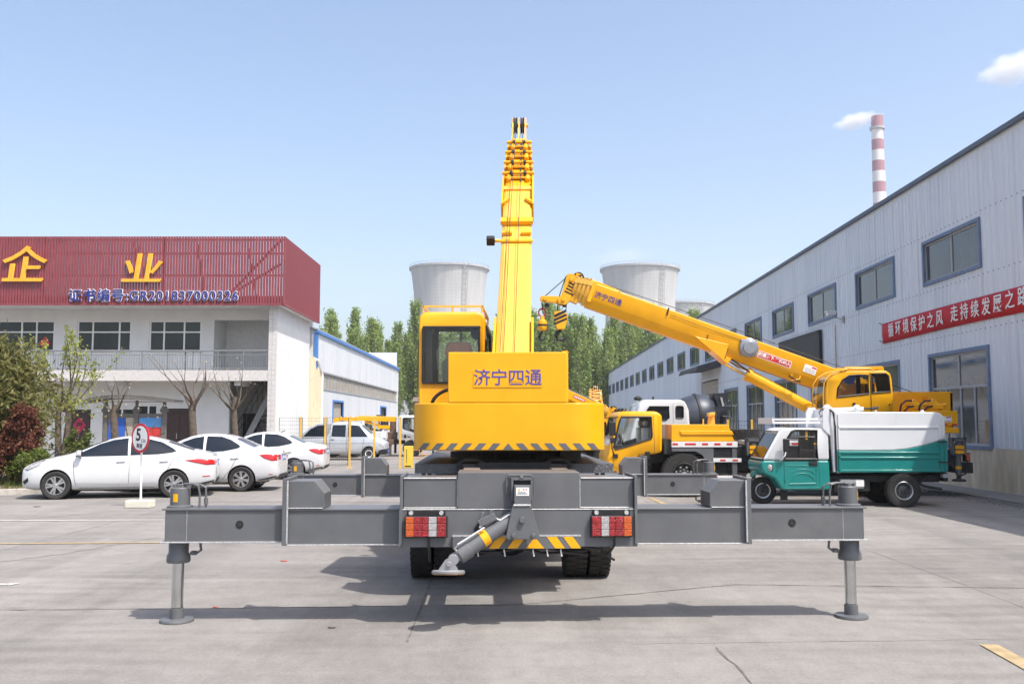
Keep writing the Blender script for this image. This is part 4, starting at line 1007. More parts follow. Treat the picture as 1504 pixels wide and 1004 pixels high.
b = MB(); b.box(-1.02, 1.02, 5.50, 5.95, .69, 1.0); b.box(-1.0, 1.0, 5.5, 5.9, 1.003, 1.25); K('front_crossbeam', b, GREY, bevel=.008)
# towing / swing jack on the bumper
b = MB(); b.prism([(-.062, 1.045), (.098, 1.045), (.172, .785), (.158, .765), (-.102, .765), (-.116, .785)], 'y', -.17, -.10)
b.box(-.045, .095, -.165, -.02, 1.055, 1.215)
b.path([(-.055, -.172, 1.05), (.092, -.172, 1.05)], .009, m=1)
for x, z, r in ((.022, .93, .026), (-.052, .80, .018), (.115, .80, .018)): b.tube((x, -.20, z), (x, -.165, z), r, n=16)
br = K('jack_bracket', b, [GREY, WELD], bevel=.008)
b = MB(); b.path([(-.08, -.012, 1.10), (-.105, -.015, 1.14), (-.11, -.015, 1.27), (-.09, -.015, 1.295), (.10, -.015, 1.295), (.13, -.015, 1.27), (.125, -.015, 1.14), (.10, -.012, 1.10)], .009, n=6)
b.box(-.068, -.05, -.06, .002, 1.08, 1.26); b.box(.10, .118, -.06, .002, 1.08, 1.26); b.box(-.068, .118, -.06, .002, 1.255, 1.275); b.tube((.02, -.07, 1.265), (.02, -.0, 1.285), .016, n=8)
b.box(-.05, .10, -.012, .0, 1.215, 1.25, 1); build('bracket_frame', b, [GREY, BLK], br)
b = MB(); b.box(-.03, .08, -.169, -.166, 1.13, 1.20); st = build('warning_sticker', b, WHT, br)
b = MB(); b.add([(-.018, -.1705, 1.172), (.008, -.1705, 1.172), (-.005, -.1705, 1.195)], [(0, 1, 2)], 0); b.box(.03, .04, -.1705, -.17, 1.177, 1.190, 1); b.box(.05, .06, -.1705, -.17, 1.177, 1.190, 1)
for i in range(3): b.box(-.022 + .004 * i, .07 - .01 * i, -.1705, -.17, 1.142 + i * .009, 1.145 + i * .009, 2)
build('mark', b, [YEL, REDP, DARK], st, recalc=False)
p0, p1 = Vector((-.02, -.055, .95)), Vector((-.50, -.19, .645))
b = MB(); b.tube(p0, p1, .068, n=28); d = (p1 - p0).normalized(); b.tube(p1 - d * .09, p1 + d * .02, .076, n=28)
sw = K('swing_jack', b, GREY, bevel=.004)
b = MB(); m_ = p0.lerp(p1, .58); b.tube(m_ - d * .032, m_ + d * .032, .0700, n=28); build('stripe', b, YEL, sw)
b = MB(); b.tube(p1, p1 + d * .09, .045, n=16); b.tube(p1 + d * .07 + Vector((0, -.05, 0)), p1 + d * .07 + Vector((0, .05, 0)), .045, n=16)
b.prism([(-.685, .515), (-.515, .515), (-.56, .60), (-.60, .615), (-.63, .595)], 'y', -.255, -.235); b.prism([(-.685, .515), (-.515, .515), (-.56, .60), (-.60, .615), (-.63, .595)], 'y', -.17, -.15)
b.tube((-.595, -.275, .575), (-.595, -.13, .575), .022, n=14)
cl = build('clevis', b, mat('pale_grey_casting', (.30, .30, .31), .4, metal=.3, var=.1), sw, bevel=.004); b = MB()
b.lathe([(.001, .517), (.13, .517), (.14, .508), (.14, .492)], 'z', (-.60, -.2, 0), n=40, cap=False); b.lathe([(.14, .492), (.132, .480), (.001, .478)], 'z', (-.60, -.2, 0), n=40, m=1, cap=False)
fp = build('foot_pad', b, [MATS['pale_grey_casting'], RUST], sw); fp.matrix_basis = Matrix.Translation((-.6, -.2, .517)) @ Matrix.Rotation(R(-7), 4, 'X') @ Matrix.Translation((.6, .2, -.517))
b = MB(); b.prism([(-.36, .92), (-.22, .985), (-.19, .93), (-.33, .865)], 'y', -.16, -.08); b.tube((-.33, -.12, .93), (-.31, -.12, .99), .016, n=8); b.tube((-.25, -.12, .96), (-.24, -.12, 1.01), .016, n=8); build('valve_block', b, GREY, sw, bevel=.006)
b = MB(); b.path([(-.20, -.13, .935), (-.16, -.13, .92), (-.09, -.13, .965), (-.05, -.13, .97)], .010); b.path([(-.34, -.17, .87), (-.30, -.19, .865), (-.52, -.26, .735), (-.545, -.25, .70), (-.52, -.24, .66)], .010); build('pipe', b, WELD, sw)
b = MB(); b.path([(-.33, -.10, .90), (-.37, -.08, .84), (-.385, -.07, .74), (-.36, -.06, .68)], .02); b.path([(-.30, -.10, .90), (-.345, -.08, .82), (-.36, -.07, .72)], .02); build('hose', b, BLK, sw)
# tail lamps
def tail_lamp(x, flip):
    b = MB(); b.box(x - .185, x + .185, -.052, -.012, .765, .950); b.box(x - .165, x + .165, -.02, -.004, .945, 1.0)
    o = K('tail_lamp', b, BLK, bevel=.012)
    b = MB()
    cells = [(ALAMP, .07), (RLED, .07), (RLED, .055), (CLAMP, .07), (RLED, .08)]
    if flip: cells = cells[::-1]
    W = sum(c[1] for c in cells); xx = x - W / 2
    for mt_, w_ in cells:
        for i in range(3):
            q = MB(); q.box(xx + .001, xx + w_ - .001, -.062, -.05, .777 + i * .056, .777 + i * .056 + .0535); build('lens', q, mt_, o, bevel=.004)
        xx += w_
    b = MB()
    for dx in (-.13, .13): b.tube((x + dx, -.04, .975), (x + dx, -.0, .975), .019, n=12)
    build('bolt', b, WELD, o)
    b = MB(); b.path([(x + .02, -.04, .77), (x + .025, -.03, .70), (x + .03 * (1 if not flip else -1), .0, .60), (x + .03, .05, .56)], .011); build('cable', b, BLK, o)
tail_lamp(-.80, False); tail_lamp(.80, True)
# running gear
for x in (-1.0, -.735, .735, 1.0): crane_wheel_pair(CA, [x], 2.80)
crane_wheel_pair(CA, [-1.0, 1.0], 6.75)
b = MB(); b.tube((-.95, 2.8, .46), (.95, 2.8, .46), .09, n=14); b.lathe([(.05, -.2), (.2, -.12), (.24, 0), (.2, .12), (.05, .2)], 'y', (0, 2.8, .46), n=20); b.tube((-.95, 6.75, .44), (.95, 6.75, .44), .06, n=12); b.tube((0, 2.9, .5), (0, 6.4, .8), .05, n=10)
for x in (-.5, .5):
    for i in range(5): b.box(x - .04, x + .04, 2.1 + i * .12, 3.5 - i * .12, .60 + i * .022, .60 + i * .022 + .018)
K('axle', b, DARK)
b = MB(); b.box(-.98, -.60, 3.55, 4.6, .55, 1.05); b.box(.60, .98, 3.6, 4.7, .6, 1.05); b.box(-.9, -.55, 1.75, 2.2, .85, 1.1); b.box(.55, .9, 1.75, 2.2, .85, 1.1)
K('tool_box', b, DARK, bevel=.02)
b = MB(); rr_ = random.Random(4)
for k_ in range(5):
    pts = [(-.55 + .2 * i + rr_.uniform(-.05, .05), .03 + .05 * k_, .665 - .03 * (k_ % 2) - .035 * math.sin(i * 1.1 + k_)) for i in range(7)]; b.path(pts, .013, n=6)
K('hose_bundle', b, BLK)
b = MB()
for x in (-.36, -.13, .24, .36, .12): b.tube((x, .0, .66), (x + .01, -.005, .60), .006, n=5)
K('cable_tie', b, WHT)
b = MB(); b.box(-.99, .99, 1.24, 7.0, 1.325, 1.34); b.box(-.99, .99, 1.22, 1.24, 1.245, 1.338); b.box(-.99, -.97, 1.25, 7.0, 1.245, 1.323); b.box(.97, .99, 1.25, 7.0, 1.245, 1.323)
for x in (-.92, -.86, .86, .92): b.box(x - .02, x + .02, 1.5, 1.54, 1.0, 1.32, 1)
K('deck', b, [PLATE, DARK])
b = MB()
for sx in (-1, 1): b.box(*sorted((sx * .34, sx * .50)), .53, 1.20, 1.262, 1.31)
K('boom_rest_rail', b, mat('worn_bare_steel', (.30, .255, .22), .5, metal=.5, var=.3, scale=8), bevel=.006)
b = MB(); b.box(-.36, .36, 1.12, 1.19, 1.03, 1.36)
for sx in (-1, 1): b.path([(sx * .32, 1.16, 1.10), (sx * .32, 1.16, 1.36), (sx * .36, 1.16, 1.385), (sx * .50, 1.16, 1.385), (sx * .545, 1.16, 1.35), (sx * .545, 1.16, 1.05)], .026, n=6)
K('rear_stop', b, DARK, bevel=.01)
b = MB(); n = 80; pr = []
for i in range(n * 2):
    a = 2 * math.pi * i / (n * 2); q = .68 if i % 2 else .652; pr.append((q * math.cos(a), 2.46 + q * math.sin(a)))
b.prism(pr, 'z', 1.36, 1.425); b.lathe([(.62, 1.345), (.62, 1.465), (.001, 1.465)], 'z', (0, 2.46, 0), n=48); b.box(.50, .72, 1.75, 2.0, 1.345, 1.45)
K('slewing_ring', b, mat('greasy_ring_steel', (.075, .075, .075), .5, metal=.4, var=.3), sharp=20)
# ---- slewing upper structure: frame origin at slewing centre on the ground, y towards the boom tip
SW = CA.matrix_basis.inverted() @ (Matrix.Translation((.0, 10.8, .20)) @ Matrix.Rotation(R(-1.4), 4, 'Z') @ Matrix.Scale(.885, 4))   # a light upper structure, a size smaller than the second crane's
def U(name, mb, mats, par=None, **k): return build(name, mb, mats, par or CA, M=(SW if par is None else None), **k)
xs = [-1.07 + 2.14 * i / 60 for i in range(61)]
def tail_y(x): q = max(0, abs(x) - .655); return -1.705 + .46 - math.sqrt(.46 * .46 - q * q)
arc = [(x, tail_y(x)) for x in xs]
b = MB(); b.prism(arc + [(1.07, -1.05), (-1.07, -1.05)], 'z', 1.445, 1.965)
b.prism([(-.665, -1.705), (.645, -1.705), (.645, -1.15), (-.665, -1.15)], 'z', 1.967, 2.525)
b.prism([(.63, -1.70), (.662, -1.69), (.662, -1.15), (.63, -1.15)], 'z', 1.97, 2.505)
cw = U('counterweight', b, YEL, bevel=.012)
b = MB()
def arcpt(x, z, o=.004):
    x = max(-1.066, min(1.066, x)); q = max(0, abs(x) - .655); k = math.copysign(q / .46, x); return (x + o * k, tail_y(x) - o * math.sqrt(1 - k * k), z)
z0_, z1_ = 1.452, 1.525
for k in range(1, 8):
    for sx in (-1, 1):
        x = sx * (.155 * k); w_ = .078; ln = -sx * .065
        for i in range(6):
            u0, u1 = i / 6, (i + 1) / 6
            xa, xb = x - w_ / 2, x + w_ / 2
            q = [(xa + (xb - xa) * u0 - ln / 2, z0_), (xa + (xb - xa) * u1 - ln / 2, z0_), (xa + (xb - xa) * u1 + ln / 2, z1_), (xa + (xb - xa) * u0 + ln / 2, z1_)]
            if max(abs(t_[0]) for t_ in q) < 1.065: b.quad(*[arcpt(*t_) for t_ in q])
b.add([arcpt(-.062, z0_), arcpt(0, z0_), arcpt(.062, z0_), arcpt(0, z1_)], [(0, 1, 3), (1, 2, 3)])
build('hazard_stripe', b, GREY, cw, recalc=False)
b = MB(); b.box(-.385, .375, -1.712, -1.707, 2.135, 2.325); pq = build('name_plate', b, YEL, cw, bevel=.002)
text('lettering', '济宁四通', .192, mat('blue_violet_letter', (.075, .06, .30), .4, var=.05), pq, face(-.005, -1.7135, 2.232), ext=.002, bold=.0014, space=.965)
b = MB(); b.tube((.64, -1.6, 2.515), (.66, -1.6, 2.54), .02, n=8); b.box(.60, .64, -1.66, -1.60, 2.526, 2.54); build('lifting_eye', b, YEL, cw)
b = MB(); b.box(-1.08, 1.06, -1.04, 1.0, 1.433, 1.50); b.box(-.28, -.20, -1.1, .35, 1.503, 2.48); b.box(.20, .28, -1.1, .35, 1.503, 2.48); b.box(-.95, -.3, .8, 1.0, 1.5, 1.6)
U('turntable', b, YEL, bevel=.01)
b = MB(); b.box(.32, 1.0, -1.0, -.2, 1.503, 1.93); b.tube((.35, -.5, 2.03), (.35, -.05, 2.0), .035, n=8); b.box(.32, .95, -.1, .6, 1.503, 1.9); U('winch_housing', b, YELP, bevel=.02)
# operator cab with real openings
cx0, cx1, cy0, cy1 = -1.115, -.315, -.72, .80
b = MB(); b.prism([(x, z) for x, z in rrect(cx0, cx1, 1.50, 3.09, .10, 5)][:], 'y', cy0, cy1); cab = build('operator_cab', b, [YEL])
bevel_mod(cab, .03, 2); bake(cab)
inn = MB(); inn.box(cx0 + .05, cx1 - .05, cy0 + .04, cy1 - .05, 1.58, 3.04)
rw = MB(); rw.box(cx0 + .06, cx1 - .06, cy0 - 1, cy0 + .2, 2.225, 2.905)
fw = MB(); fw.box(cx0 + .07, cx1 - .07, cy1 - .2, cy1 + 1, 1.80, 3.01)
rs = MB(); rs.prism([(cy0 + .12, 2.2), (cy1 - .1, 2.0), (cy1 - .1, 2.85), (cy1 - .3, 2.93), (cy0 + .25, 2.93), (cy0 + .12, 2.75)], 'x', cx0 - 1, cx1 + 1)
cut(cab, [inn, rw, fw, rs], CABIN); cab.parent = CA; cab.matrix_basis = SW
def frame_rect(mb, x0, x1, y, z0, z1, s_, d=.02):
    mb.box(x0, x1, y - d, y + d, z1 - s_, z1); mb.box(x0, x1, y - d, y + d, z0, z0 + s_); mb.box(x0, x0 + s_, y - d, y + d, z0 + s_, z1 - s_); mb.box(x1 - s_, x1, y - d, y + d, z0 + s_, z1 - s_)
b = MB(); frame_rect(b, cx0 + .05, cx1 - .05, cy0 - .005, 2.215, 2.915, .028); wf = build('rear_window', b, BLK, cab, bevel=.006)
b = MB(); b.quad((cx0 + .06, cy0, 2.22), (cx1 - .06, cy0, 2.22), (cx1 - .06, cy0, 2.91), (cx0 + .06, cy0, 2.91)); build('pane', b, GLS, wf, recalc=False)
b = MB(); frame_rect(b, cx0 + .06, cx1 - .06, cy1, 1.79, 3.02, .03); b.box(-.73, -.705, cy1 - .02, cy1 + .02, 1.82, 2.99, 1); ff = build('windshield', b, [BLK, MULL], cab)
b = MB(); b.quad((cx0 + .07, cy1, 1.80), (cx1 - .07, cy1, 1.80), (cx1 - .07, cy1, 3.01), (cx0 + .07, cy1, 3.01)); build('pane', b, GLS, ff, recalc=False)
for X in (cx0 - .002, cx1 + .002):
    b = MB(); pts = [(cy0 + .12, 2.2), (cy1 - .1, 2.0), (cy1 - .1, 2.85), (cy1 - .3, 2.93), (cy0 + .25, 2.93), (cy0 + .12, 2.75), (cy0 + .12, 2.2)]
    b.path([(X, y, z) for y, z in pts], .02, n=6); sf = build('side_window', b, BLK, cab)
    b = MB(); b.add([(X * .99 + cx0 * .003, y, z) for y, z in pts[:-1]], [tuple(range(6))]); build('pane', b, GLS, sf, recalc=False)
b = MB(); b.box(-.86, -.44, -.38, -.06, 1.62, 2.02); b.prism([(-.84, 2.02), (-.46, 2.02), (-.44, 2.5), (-.50, 2.56), (-.80, 2.56), (-.86, 2.5)], 'y', -.44, -.32); seat = build('seat', b, SEATD, cab, bevel=.03)
b = MB(); b.prism([(-.83, 2.57), (-.47, 2.57), (-.50, 2.72), (-.54, 2.745), (-.76, 2.745), (-.80, 2.72)], 'y', -.45, -.34); build('headrest', b, SEATB, seat, bevel=.03)
b = MB(); b.add([(-.93, -.46, 2.62), (-.87, -.46, 2.73), (-.76, -.47, 2.765), (-.54, -.47, 2.765), (-.43, -.46, 2.72), (-.37, -.46, 2.64), (-.42, -.47, 2.2), (-.44, -.47, 1.9), (-.86, -.47, 1.9), (-.89, -.47, 2.25)], [tuple(range(10))]); build('plastic_cover', b, glass('crinkled_plastic_film', (.93, .94, .94), .9), seat, recalc=False)
b = MB(); b.box(-1.06, -1.03, -.3, -.2, 1.6, 2.9); b.box(-1.06, -.98, .3, .42, 1.6, 2.9); b.tube((-1.0, -.55, 2.0), (-1.0, -.55, 2.88), .018, n=8); b.box(-1.06, -.96, -.66, -.58, 1.6, 2.9); build('grab_rail', b, BLK, cab)
b = MB(); b.lathe([(.001, .10), (.06, .10), (.08, .12), (.08, .18), (.06, .20), (.001, .20)], 'y', (-.46, .0, 2.90), n=24)
for k in range(3):
    q = MB(); q.prism([(.015, -.015), (.06, -.035), (.07, .015), (.02, .02)], 'y', .075, .085); q.xf(Matrix.Translation((-.46, 0, 2.90)) @ Matrix.Rotation(k * 2.094, 4, 'Y')); b.add(q.v, q.f)
build('fan', b, FAN, cab)
b = MB(); zt_ = 3.145
for (a, c) in (((cx0 + .05, cy0 + .03), (cx1 - .03, cy0 + .03)), ((cx1 - .03, cy0 + .03), (cx1 - .03, cy1 - .1)), ((cx1 - .03, cy1 - .1), (cx0 + .05, cy1 - .1)), ((cx0 + .05, cy1 - .1), (cx0 + .05, cy0 + .03))):
    b.box(min(a[0], c[0]) - .012, max(a[0], c[0]) + .012, min(a[1], c[1]) - .012, max(a[1], c[1]) + .012, zt_, zt_ + .025)
    for f in (0, .5, 1): b.tube((a[0] + (c[0] - a[0]) * f, a[1] + (c[1] - a[1]) * f, 3.08), (a[0] + (c[0] - a[0]) * f, a[1] + (c[1] - a[1]) * f, zt_), .011, n=6)
build('roof_rail', b, YELP, cab)
b = MB(); b.path([(-.92 + .34 * math.cos(a) + .33, -.90, 1.95 + .21 * math.sin(a)) for a in [math.pi * (1 - k / 16) for k in range(12)]], .022); U('hydraulic_hose', b, BLK); b = MB(); b.path([(-.72, -.88, 1.95), (-.70, -.88, 1.99), (-.62, -.88, 2.005), (-.5, -.88, 2.0)], .016); U('hydraulic_hose', b, BLK)
# boom
BA = R(41.0)
def boom(root, M, par=None, u1=4.45, hw=.205, hh=.46, nsec=4, mats=(YELP, YEL), step=.40, headL=.80):  # default sections take the deeper yellow, standing for shade from the brackets
    """telescopic boom lying along local y, top face at z=0"""
    sec = [(-hw, -.02), (-hw + .03, 0), (hw - .03, 0), (hw, -.02), (hw, -hh * .68), (hw * .55, -hh), (-hw * .55, -hh), (-hw, -hh * .68)]
    B = MB(); B.loft([[(x, y, z) for x, z in sec] for y in (0, u1)])
    B.box(-hw - .03, hw + .03, u1 - .10, u1 + .0, -hh * .8, .03)
    bo = build('boom', B, mats[0], root, M, bevel=.008)
    for k in range(1, nsec + 1):
        w_ = hw - .0135 * k; h_ = hh - .035 * k; ue = u1 + step * k; zt0 = -.014 * k
        s2 = [(-w_, zt0 - .02), (-w_ + .02, zt0), (w_ - .02, zt0), (w_, zt0 - .02), (w_, -h_ * .68), (w_ * .55, -h_), (-w_ * .55, -h_), (-w_, -h_ * .68)]
        q = MB(); q.loft([[(x, y, z) for x, z in s2] for y in (u1 - .3, ue)])
        w2 = w_ + .03
        q.loft([[(x * (w2 / w_), y, z * 1.04 + .018) for x, z in s2] for y in (ue - .07, ue)])
        for sx in (-1, 1):
            q.box(sx * w2 - .012, sx * w2 + .012, ue - .15, ue + .03, zt0 - .10, zt0 + .04); q.tube((sx * (w_ - .05), ue - .2, zt0 + .03), (sx * (w_ - .05), ue - .06, zt0 + .03), .035, n=10)
        q.tube((-w2 - .02, ue, zt0 + .055), (w2 + .02, ue, zt0 + .055), .028, n=12); q.tube((-w2 + .02, ue - .12, zt0 + .035), (w2 - .02, ue - .12, zt0 + .035), .02, n=10)
        bs_ = build('boom_section', q, mats[1], bo, bevel=.004)
        for sx in (-1, 1):
            q = MB(); q.lathe([(.001, -.02), (.042, -.02), (.042, .02), (.001, .02)], 'x', (sx * (w_ * .55), ue - .02, zt0 + .06), n=16); build('guide_roller', q, DARK, bs_)
        q = MB(); q.box(-w_ * .5, w_ * .5, ue - .105, ue - .075, zt0 + .002, zt0 + .028); q.tube((-w_ * .75, ue - .16, zt0 + .02), (-w_ * .75, ue + .02, zt0 + .05), .012, n=6); q.tube((w_ * .2, ue - .2, zt0 + .015), (w_ * .2, ue + .03, zt0 + .05), .010, n=6); build('slide_fitting', q, DARK, bs_)
    ue = u1 + step * nsec; q = MB()
    for x in (-.125, -.02, .085): q.prism([(ue - .1, -.30), (ue + .15, -.36), (ue + headL - .06, -.20), (ue + headL, -.02), (ue + headL - .05, .10), (ue + headL - .2, .10), (ue + .1, .0), (ue - .1, -.03)], 'x', x, x + .025)
    q.tube((-.14, ue + headL - .14, -.0), (.14, ue + headL - .14, -.0), .035, n=12); q.tube((-.14, ue + .22, -.24), (.14, ue + .22, -.24), .035, n=12)
    q.box(-.13, .12, ue + .03, ue + .10, -.02, .02)
    hd_ = build('boom_head', q, mats[0], bo)
    for x in (-.07, .045):
        q = MB(); q.lathe([(.12, -.03), (.145, -.03), (.12, -.008), (.12, .008), (.145, .03), (.12, .03), (.03, .02), (.03, -.02)], 'x', (x, ue + headL - .14, 0), n=28, closed=True); q.lathe([(.001, -.012), (.122, -.012), (.122, .012), (.001, .012)], 'x', (x, ue + headL - .14, 0), n=28)
        build('sheave', q, DARK, hd_)
    return bo, ue
BM_ = SW @ Matrix.Translation((.045, -1.62, 2.31)) @ Matrix.Rotation(BA, 4, 'X')
bo, ue = boom(CA, BM_)
for q_ in ((-.225, .225, 3.30, 3.42, .004, .07), (-.225, .225, 2.82, 2.87, .004, .035), (-.20, -.06, 3.02, 3.08, .003, .05), (.06, .20, 3.02, 3.08, .003, .05), (-.235, -.207, .1, 1.0, -.3, .05), (.207, .235, .1, 1.0, -.3, .05)):
    b = MB(); b.box(*q_); build('rope_guide', b, YEL, bo, bevel=.006)
for sx in (-1, 1):
    b = MB(); b.prism([(sx * .205, 3.9), (sx * .11, 4.02), (sx * .11, 4.09), (sx * .205, 3.99)], 'z', .002, .05); build('rope_guide', b, YEL, bo, bevel=.006)
    b = MB(); b.box(*sorted((sx * .207, sx * .235)), 3.85, 4.65, -.25, .06); build('side_plate', b, YEL, bo, bevel=.006)
b = MB()
for xa, xb in ((-.15, -.07), (-.11, -.05), (.015, .06)):
    b = MB(); b.path([(xa, .1, .035), (xa * .7 + xb * .3, 3.3, .09), (xb, ue + .48, .15)], .0045, n=5); build('hoist_rope', b, DARK, bo)
b = MB(); b.box(-.40, -.29, 2.78, 2.86, -.02, .10); b.box(-.29, -.22, 2.80, 2.84, .02, .06, 1); build('work_lamp', b, [BLK, YELP], bo, bevel=.012)
a0, a1 = Vector((.045, -.35, 1.75)), Vector((.045, -1.62, 2.31)) + Matrix.Rotation(BA, 3, 'X') @ Vector((0, 2.9, -.50))
b = MB(); b.tube(a0, a0.lerp(a1, .62), .095, n=18); b.tube(a0.lerp(a1, .6), a1, .06, n=16, m=1); U('lift_cylinder', b, [YEL, STEEL])
# front truck cab (hidden from here, seen from the side)
truck_cab(CA, Matrix.Translation((0, 7.15, 0)), YEL)

# ------------------------------------------------------------------ second crane truck, side on, boom to the left
CB = thing('crane_truck', 'yellow truck crane parked side on, its boom slanting up to the left', 'crane truck', (10.6, 23.7, 0), R(90))
def KB(name, mb, mats, par=CB, **k): return build(name, mb, mats, par, **k)
def yl(px): return 10.6 - (px - 752) / 61.9
def zz(py): return 1.75 + (620 - py) / 61.9
def NP(pts): return [(yl(a), zz(c)) for a, c in pts]
NX = -1.1
RW = mat('reflective_white_board', (.68, .68, .67), .45, var=.08)
truck_cab(CB, Matrix.Translation((0, yl(974), 0)) @ Matrix.Scale(.95, 4), YEL)
b = MB(); b.box(-.42, -.34, .2, 8.0, .78, 1.02); b.box(.34, .42, .2, 8.0, .78, 1.02); b.box(-.9, .9, .3, 6.5, .55, .95); b.box(-1.0, 1.0, 6.0, 7.0, 1.0, 1.35); KB('chassis_frame', b, DARK, bevel=.01)
for xq in (-.95, .95): crane_wheel_pair(CB, [xq], yl(1003), .52, .27)
for xq in (-.98, -.70, .70, .98): crane_wheel_pair(CB, [xq], yl(1290), .46, .25)
b = MB(); b.prism(NP([(985, 647.5), (985, 623), (1068, 623), (1077, 647.5)]), 'x', NX + .01, -NX - .01)
sp = KB('side_panel', b, YEL, bevel=.012)
b = MB(); b.prism(NP([(997, 632), (1073, 632), (1076, 638), (999, 638)]), 'x', NX - .015, NX + .02); build('groove', b, YEL, sp, bevel=.012)
b = MB(); b.prism(NP([(985, 656), (985, 648), (1081, 648), (1081, 656)]), 'x', NX - .02, -NX); rb = KB('reflector_board', b, RW, bevel=.006)
b = MB()
for a, c in ((986, 994), (1004, 1020), (1029, 1038), (1047, 1056), (1065, 1073)): b.prism(NP([(a, 650), (c, 650), (c, 653), (a, 653)]), 'x', NX - .024, NX - .021)
build('reflector', b, REDP, rb)
b = MB(); b.prism(NP([(985, 656.5), (985, 662), (1020, 662), (1030, 668), (1042, 690), (1046, 690), (1046, 656.5)]), 'x', NX - .005, NX + .05); b.prism(NP([(1073, 656.5), (1080, 656.5), (1080, 697), (1073, 697)]), 'x', NX, NX + .1); b.prism(NP([(1046, 673), (1073, 673), (1073, 671), (1046, 671)]), 'x', NX, NX + .4)
KB('wheel_guard', b, GREY, bevel=.006)
b = MB(); b.prism(NP([(1046, 657), (1073, 657), (1073, 671), (1046, 671)]), 'x', NX + .02, NX + .6); b.box(NX + .1, -NX - .1, 5.0, 5.5, .6, 1.2); b.box(NX + .15, -NX - .1, 1.0, 4.6, .7, 1.15); KB('tool_box', b, BLK, bevel=.02)
for z0_ in (672, 697):
    b = MB(); b.prism(NP([(1045, z0_), (1086, z0_), (1086, z0_ + 5.5), (1045, z0_ + 5.5)]), 'x', NX - .03, NX + .0); r_ = KB('guard_rail', b, RW, bevel=.005)
    b = MB()
    for a, c in ((1047 if z0_ > 690 else 1055, 1051 if z0_ > 690 else 1063), (1073, 1081)): b.prism(NP([(a, z0_ + 1.5), (c, z0_ + 1.5), (c, z0_ + 4), (a, z0_ + 4)]), 'x', NX - .034, NX - .031)
    build('reflector', b, REDP, r_)
    b = MB(); b.prism(NP([(1112, z0_), (1230, z0_), (1230, z0_ + 5.5), (1112, z0_ + 5.5)]), 'x', NX - .03, NX + .0); r_ = KB('guard_rail', b, RW, bevel=.005)
b = MB(); b.prism(NP([(1111, 648), (1235, 648), (1235, 654), (1111, 654)]), 'x', NX - .02, -NX); rb = KB('reflector_board', b, RW, bevel=.006)
b = MB()
for a, c in ((1116, 1126), (1160, 1170), (1200, 1210)): b.prism(NP([(a, 649.5), (c, 649.5), (c, 652.5), (a, 652.5)]), 'x', NX - .024, NX - .021)
build('reflector', b, REDP, rb)
b = MB(); b.prism(NP([(1115, 655), (1120, 655), (1120, 697), (1115, 697)]), 'x', NX, NX + .08); b.prism(NP([(1225, 655), (1230, 655), (1230, 697), (1225, 697)]), 'x', NX, NX + .08); KB('guard_post', b, GREY)
b = MB(); b.prism(NP([(1046, 623), (1049, 606), (1054, 604.5), (1056, 609), (1057, 623)]), 'x', -.5, -.38); b.prism(NP([(1047, 606), (1056, 604.5), (1056, 609), (1047, 611)]), 'x', -.6, -.28); KB('boom_rest', b, YELP, bevel=.01); b = MB(); b.prism(NP([(1032, 623), (1034, 623), (1034, 615), (1032, 615)]), 'x', NX + .1, NX + .13); KB('rail_stub', b, YELP, bevel=.01)
t = wheel(CB, (0, 0, 0), .46, .24, 'black', chunky=True, name='spare_wheel', M=Matrix.Translation((-.55, yl(1092.5), zz(637.5))) @ Matrix.Rotation(math.pi / 2, 4, 'X')); t.name = 'spare_wheel'
# front and rear stabiliser jacks at the near side and the far side
def bjack(px, xx):
    y = yl(px); b = MB()
    for dy in (-.16, .12): b.box(xx - .08, xx + .12, y + dy, y + dy + .045, .98, 1.38)
    b.box(xx - .08, xx + .12, y - .16, y + .165, 1.30, 1.38); j_ = KB('stabiliser', b, GREY, bevel=.01)
    b = MB(); b.lathe([(.085, .98), (.085, 1.26), (.05, 1.27), (.05, 1.3)], 'z', (xx + .02, y, 0), n=20); b.lathe([(.07, .52), (.07, .985), (.001, .99)], 'z', (xx + .02, y, 0), n=20); build('cylinder', b, GREY, j_)
    b = MB(); b.box(xx - .085, xx - .07, y - .105, y + .105, 1.02, 1.10); b.box(xx - .085, xx - .07, y - .105, y + .105, 1.13, 1.21); b.lathe([(.072, .66), (.072, .73)], 'z', (xx + .02, y, 0), n=20); build('stripe', b, YEL, j_)
    b = MB(); b.lathe([(.001, .44), (.14, .42), (.16, .39), (.15, .37), (.001, .37)], 'z', (xx + .02, y, 0), n=28); b.lathe([(.05, .52), (.05, .43)], 'z', (xx + .02, y, 0), n=14); build('foot_pad', b, DARK, j_)
for q in (1104, 1403): bjack(q, NX + .0); bjack(q, 1.0)
b = MB(); b.box(-1.02, 1.02, yl(1118), yl(1090), .82, 1.15); KB('outrigger_housing', b, DARK, bevel=.01); b = MB(); b.box(-1.02, 1.02, .0, .4, .72, 1.10); b.box(-.9, .9, -.35, .0, .55, .8); KB('outrigger_housing', b, DARK, bevel=.01)
b = MB(); b.path([(NX - .05, yl(1410), 1.0), (NX - .1, yl(1414), .8), (NX - .05, yl(1411), .55), (NX, yl(1405), .5)], .018); b.path([(NX - .02, yl(1392), .95), (NX - .1, yl(1390), .7), (NX, yl(1400), .55)], .018); KB('hose', b, BLK)
b = MB(); b.box(NX - .05, NX + .1, yl(1419), yl(1411), zz(677), zz(664)); q = KB('tail_lamp', b, BLK, bevel=.01); b = MB(); b.box(NX - .06, NX - .051, yl(1418), yl(1413), zz(676), zz(665)); build('lens', b, ALAMP, q)
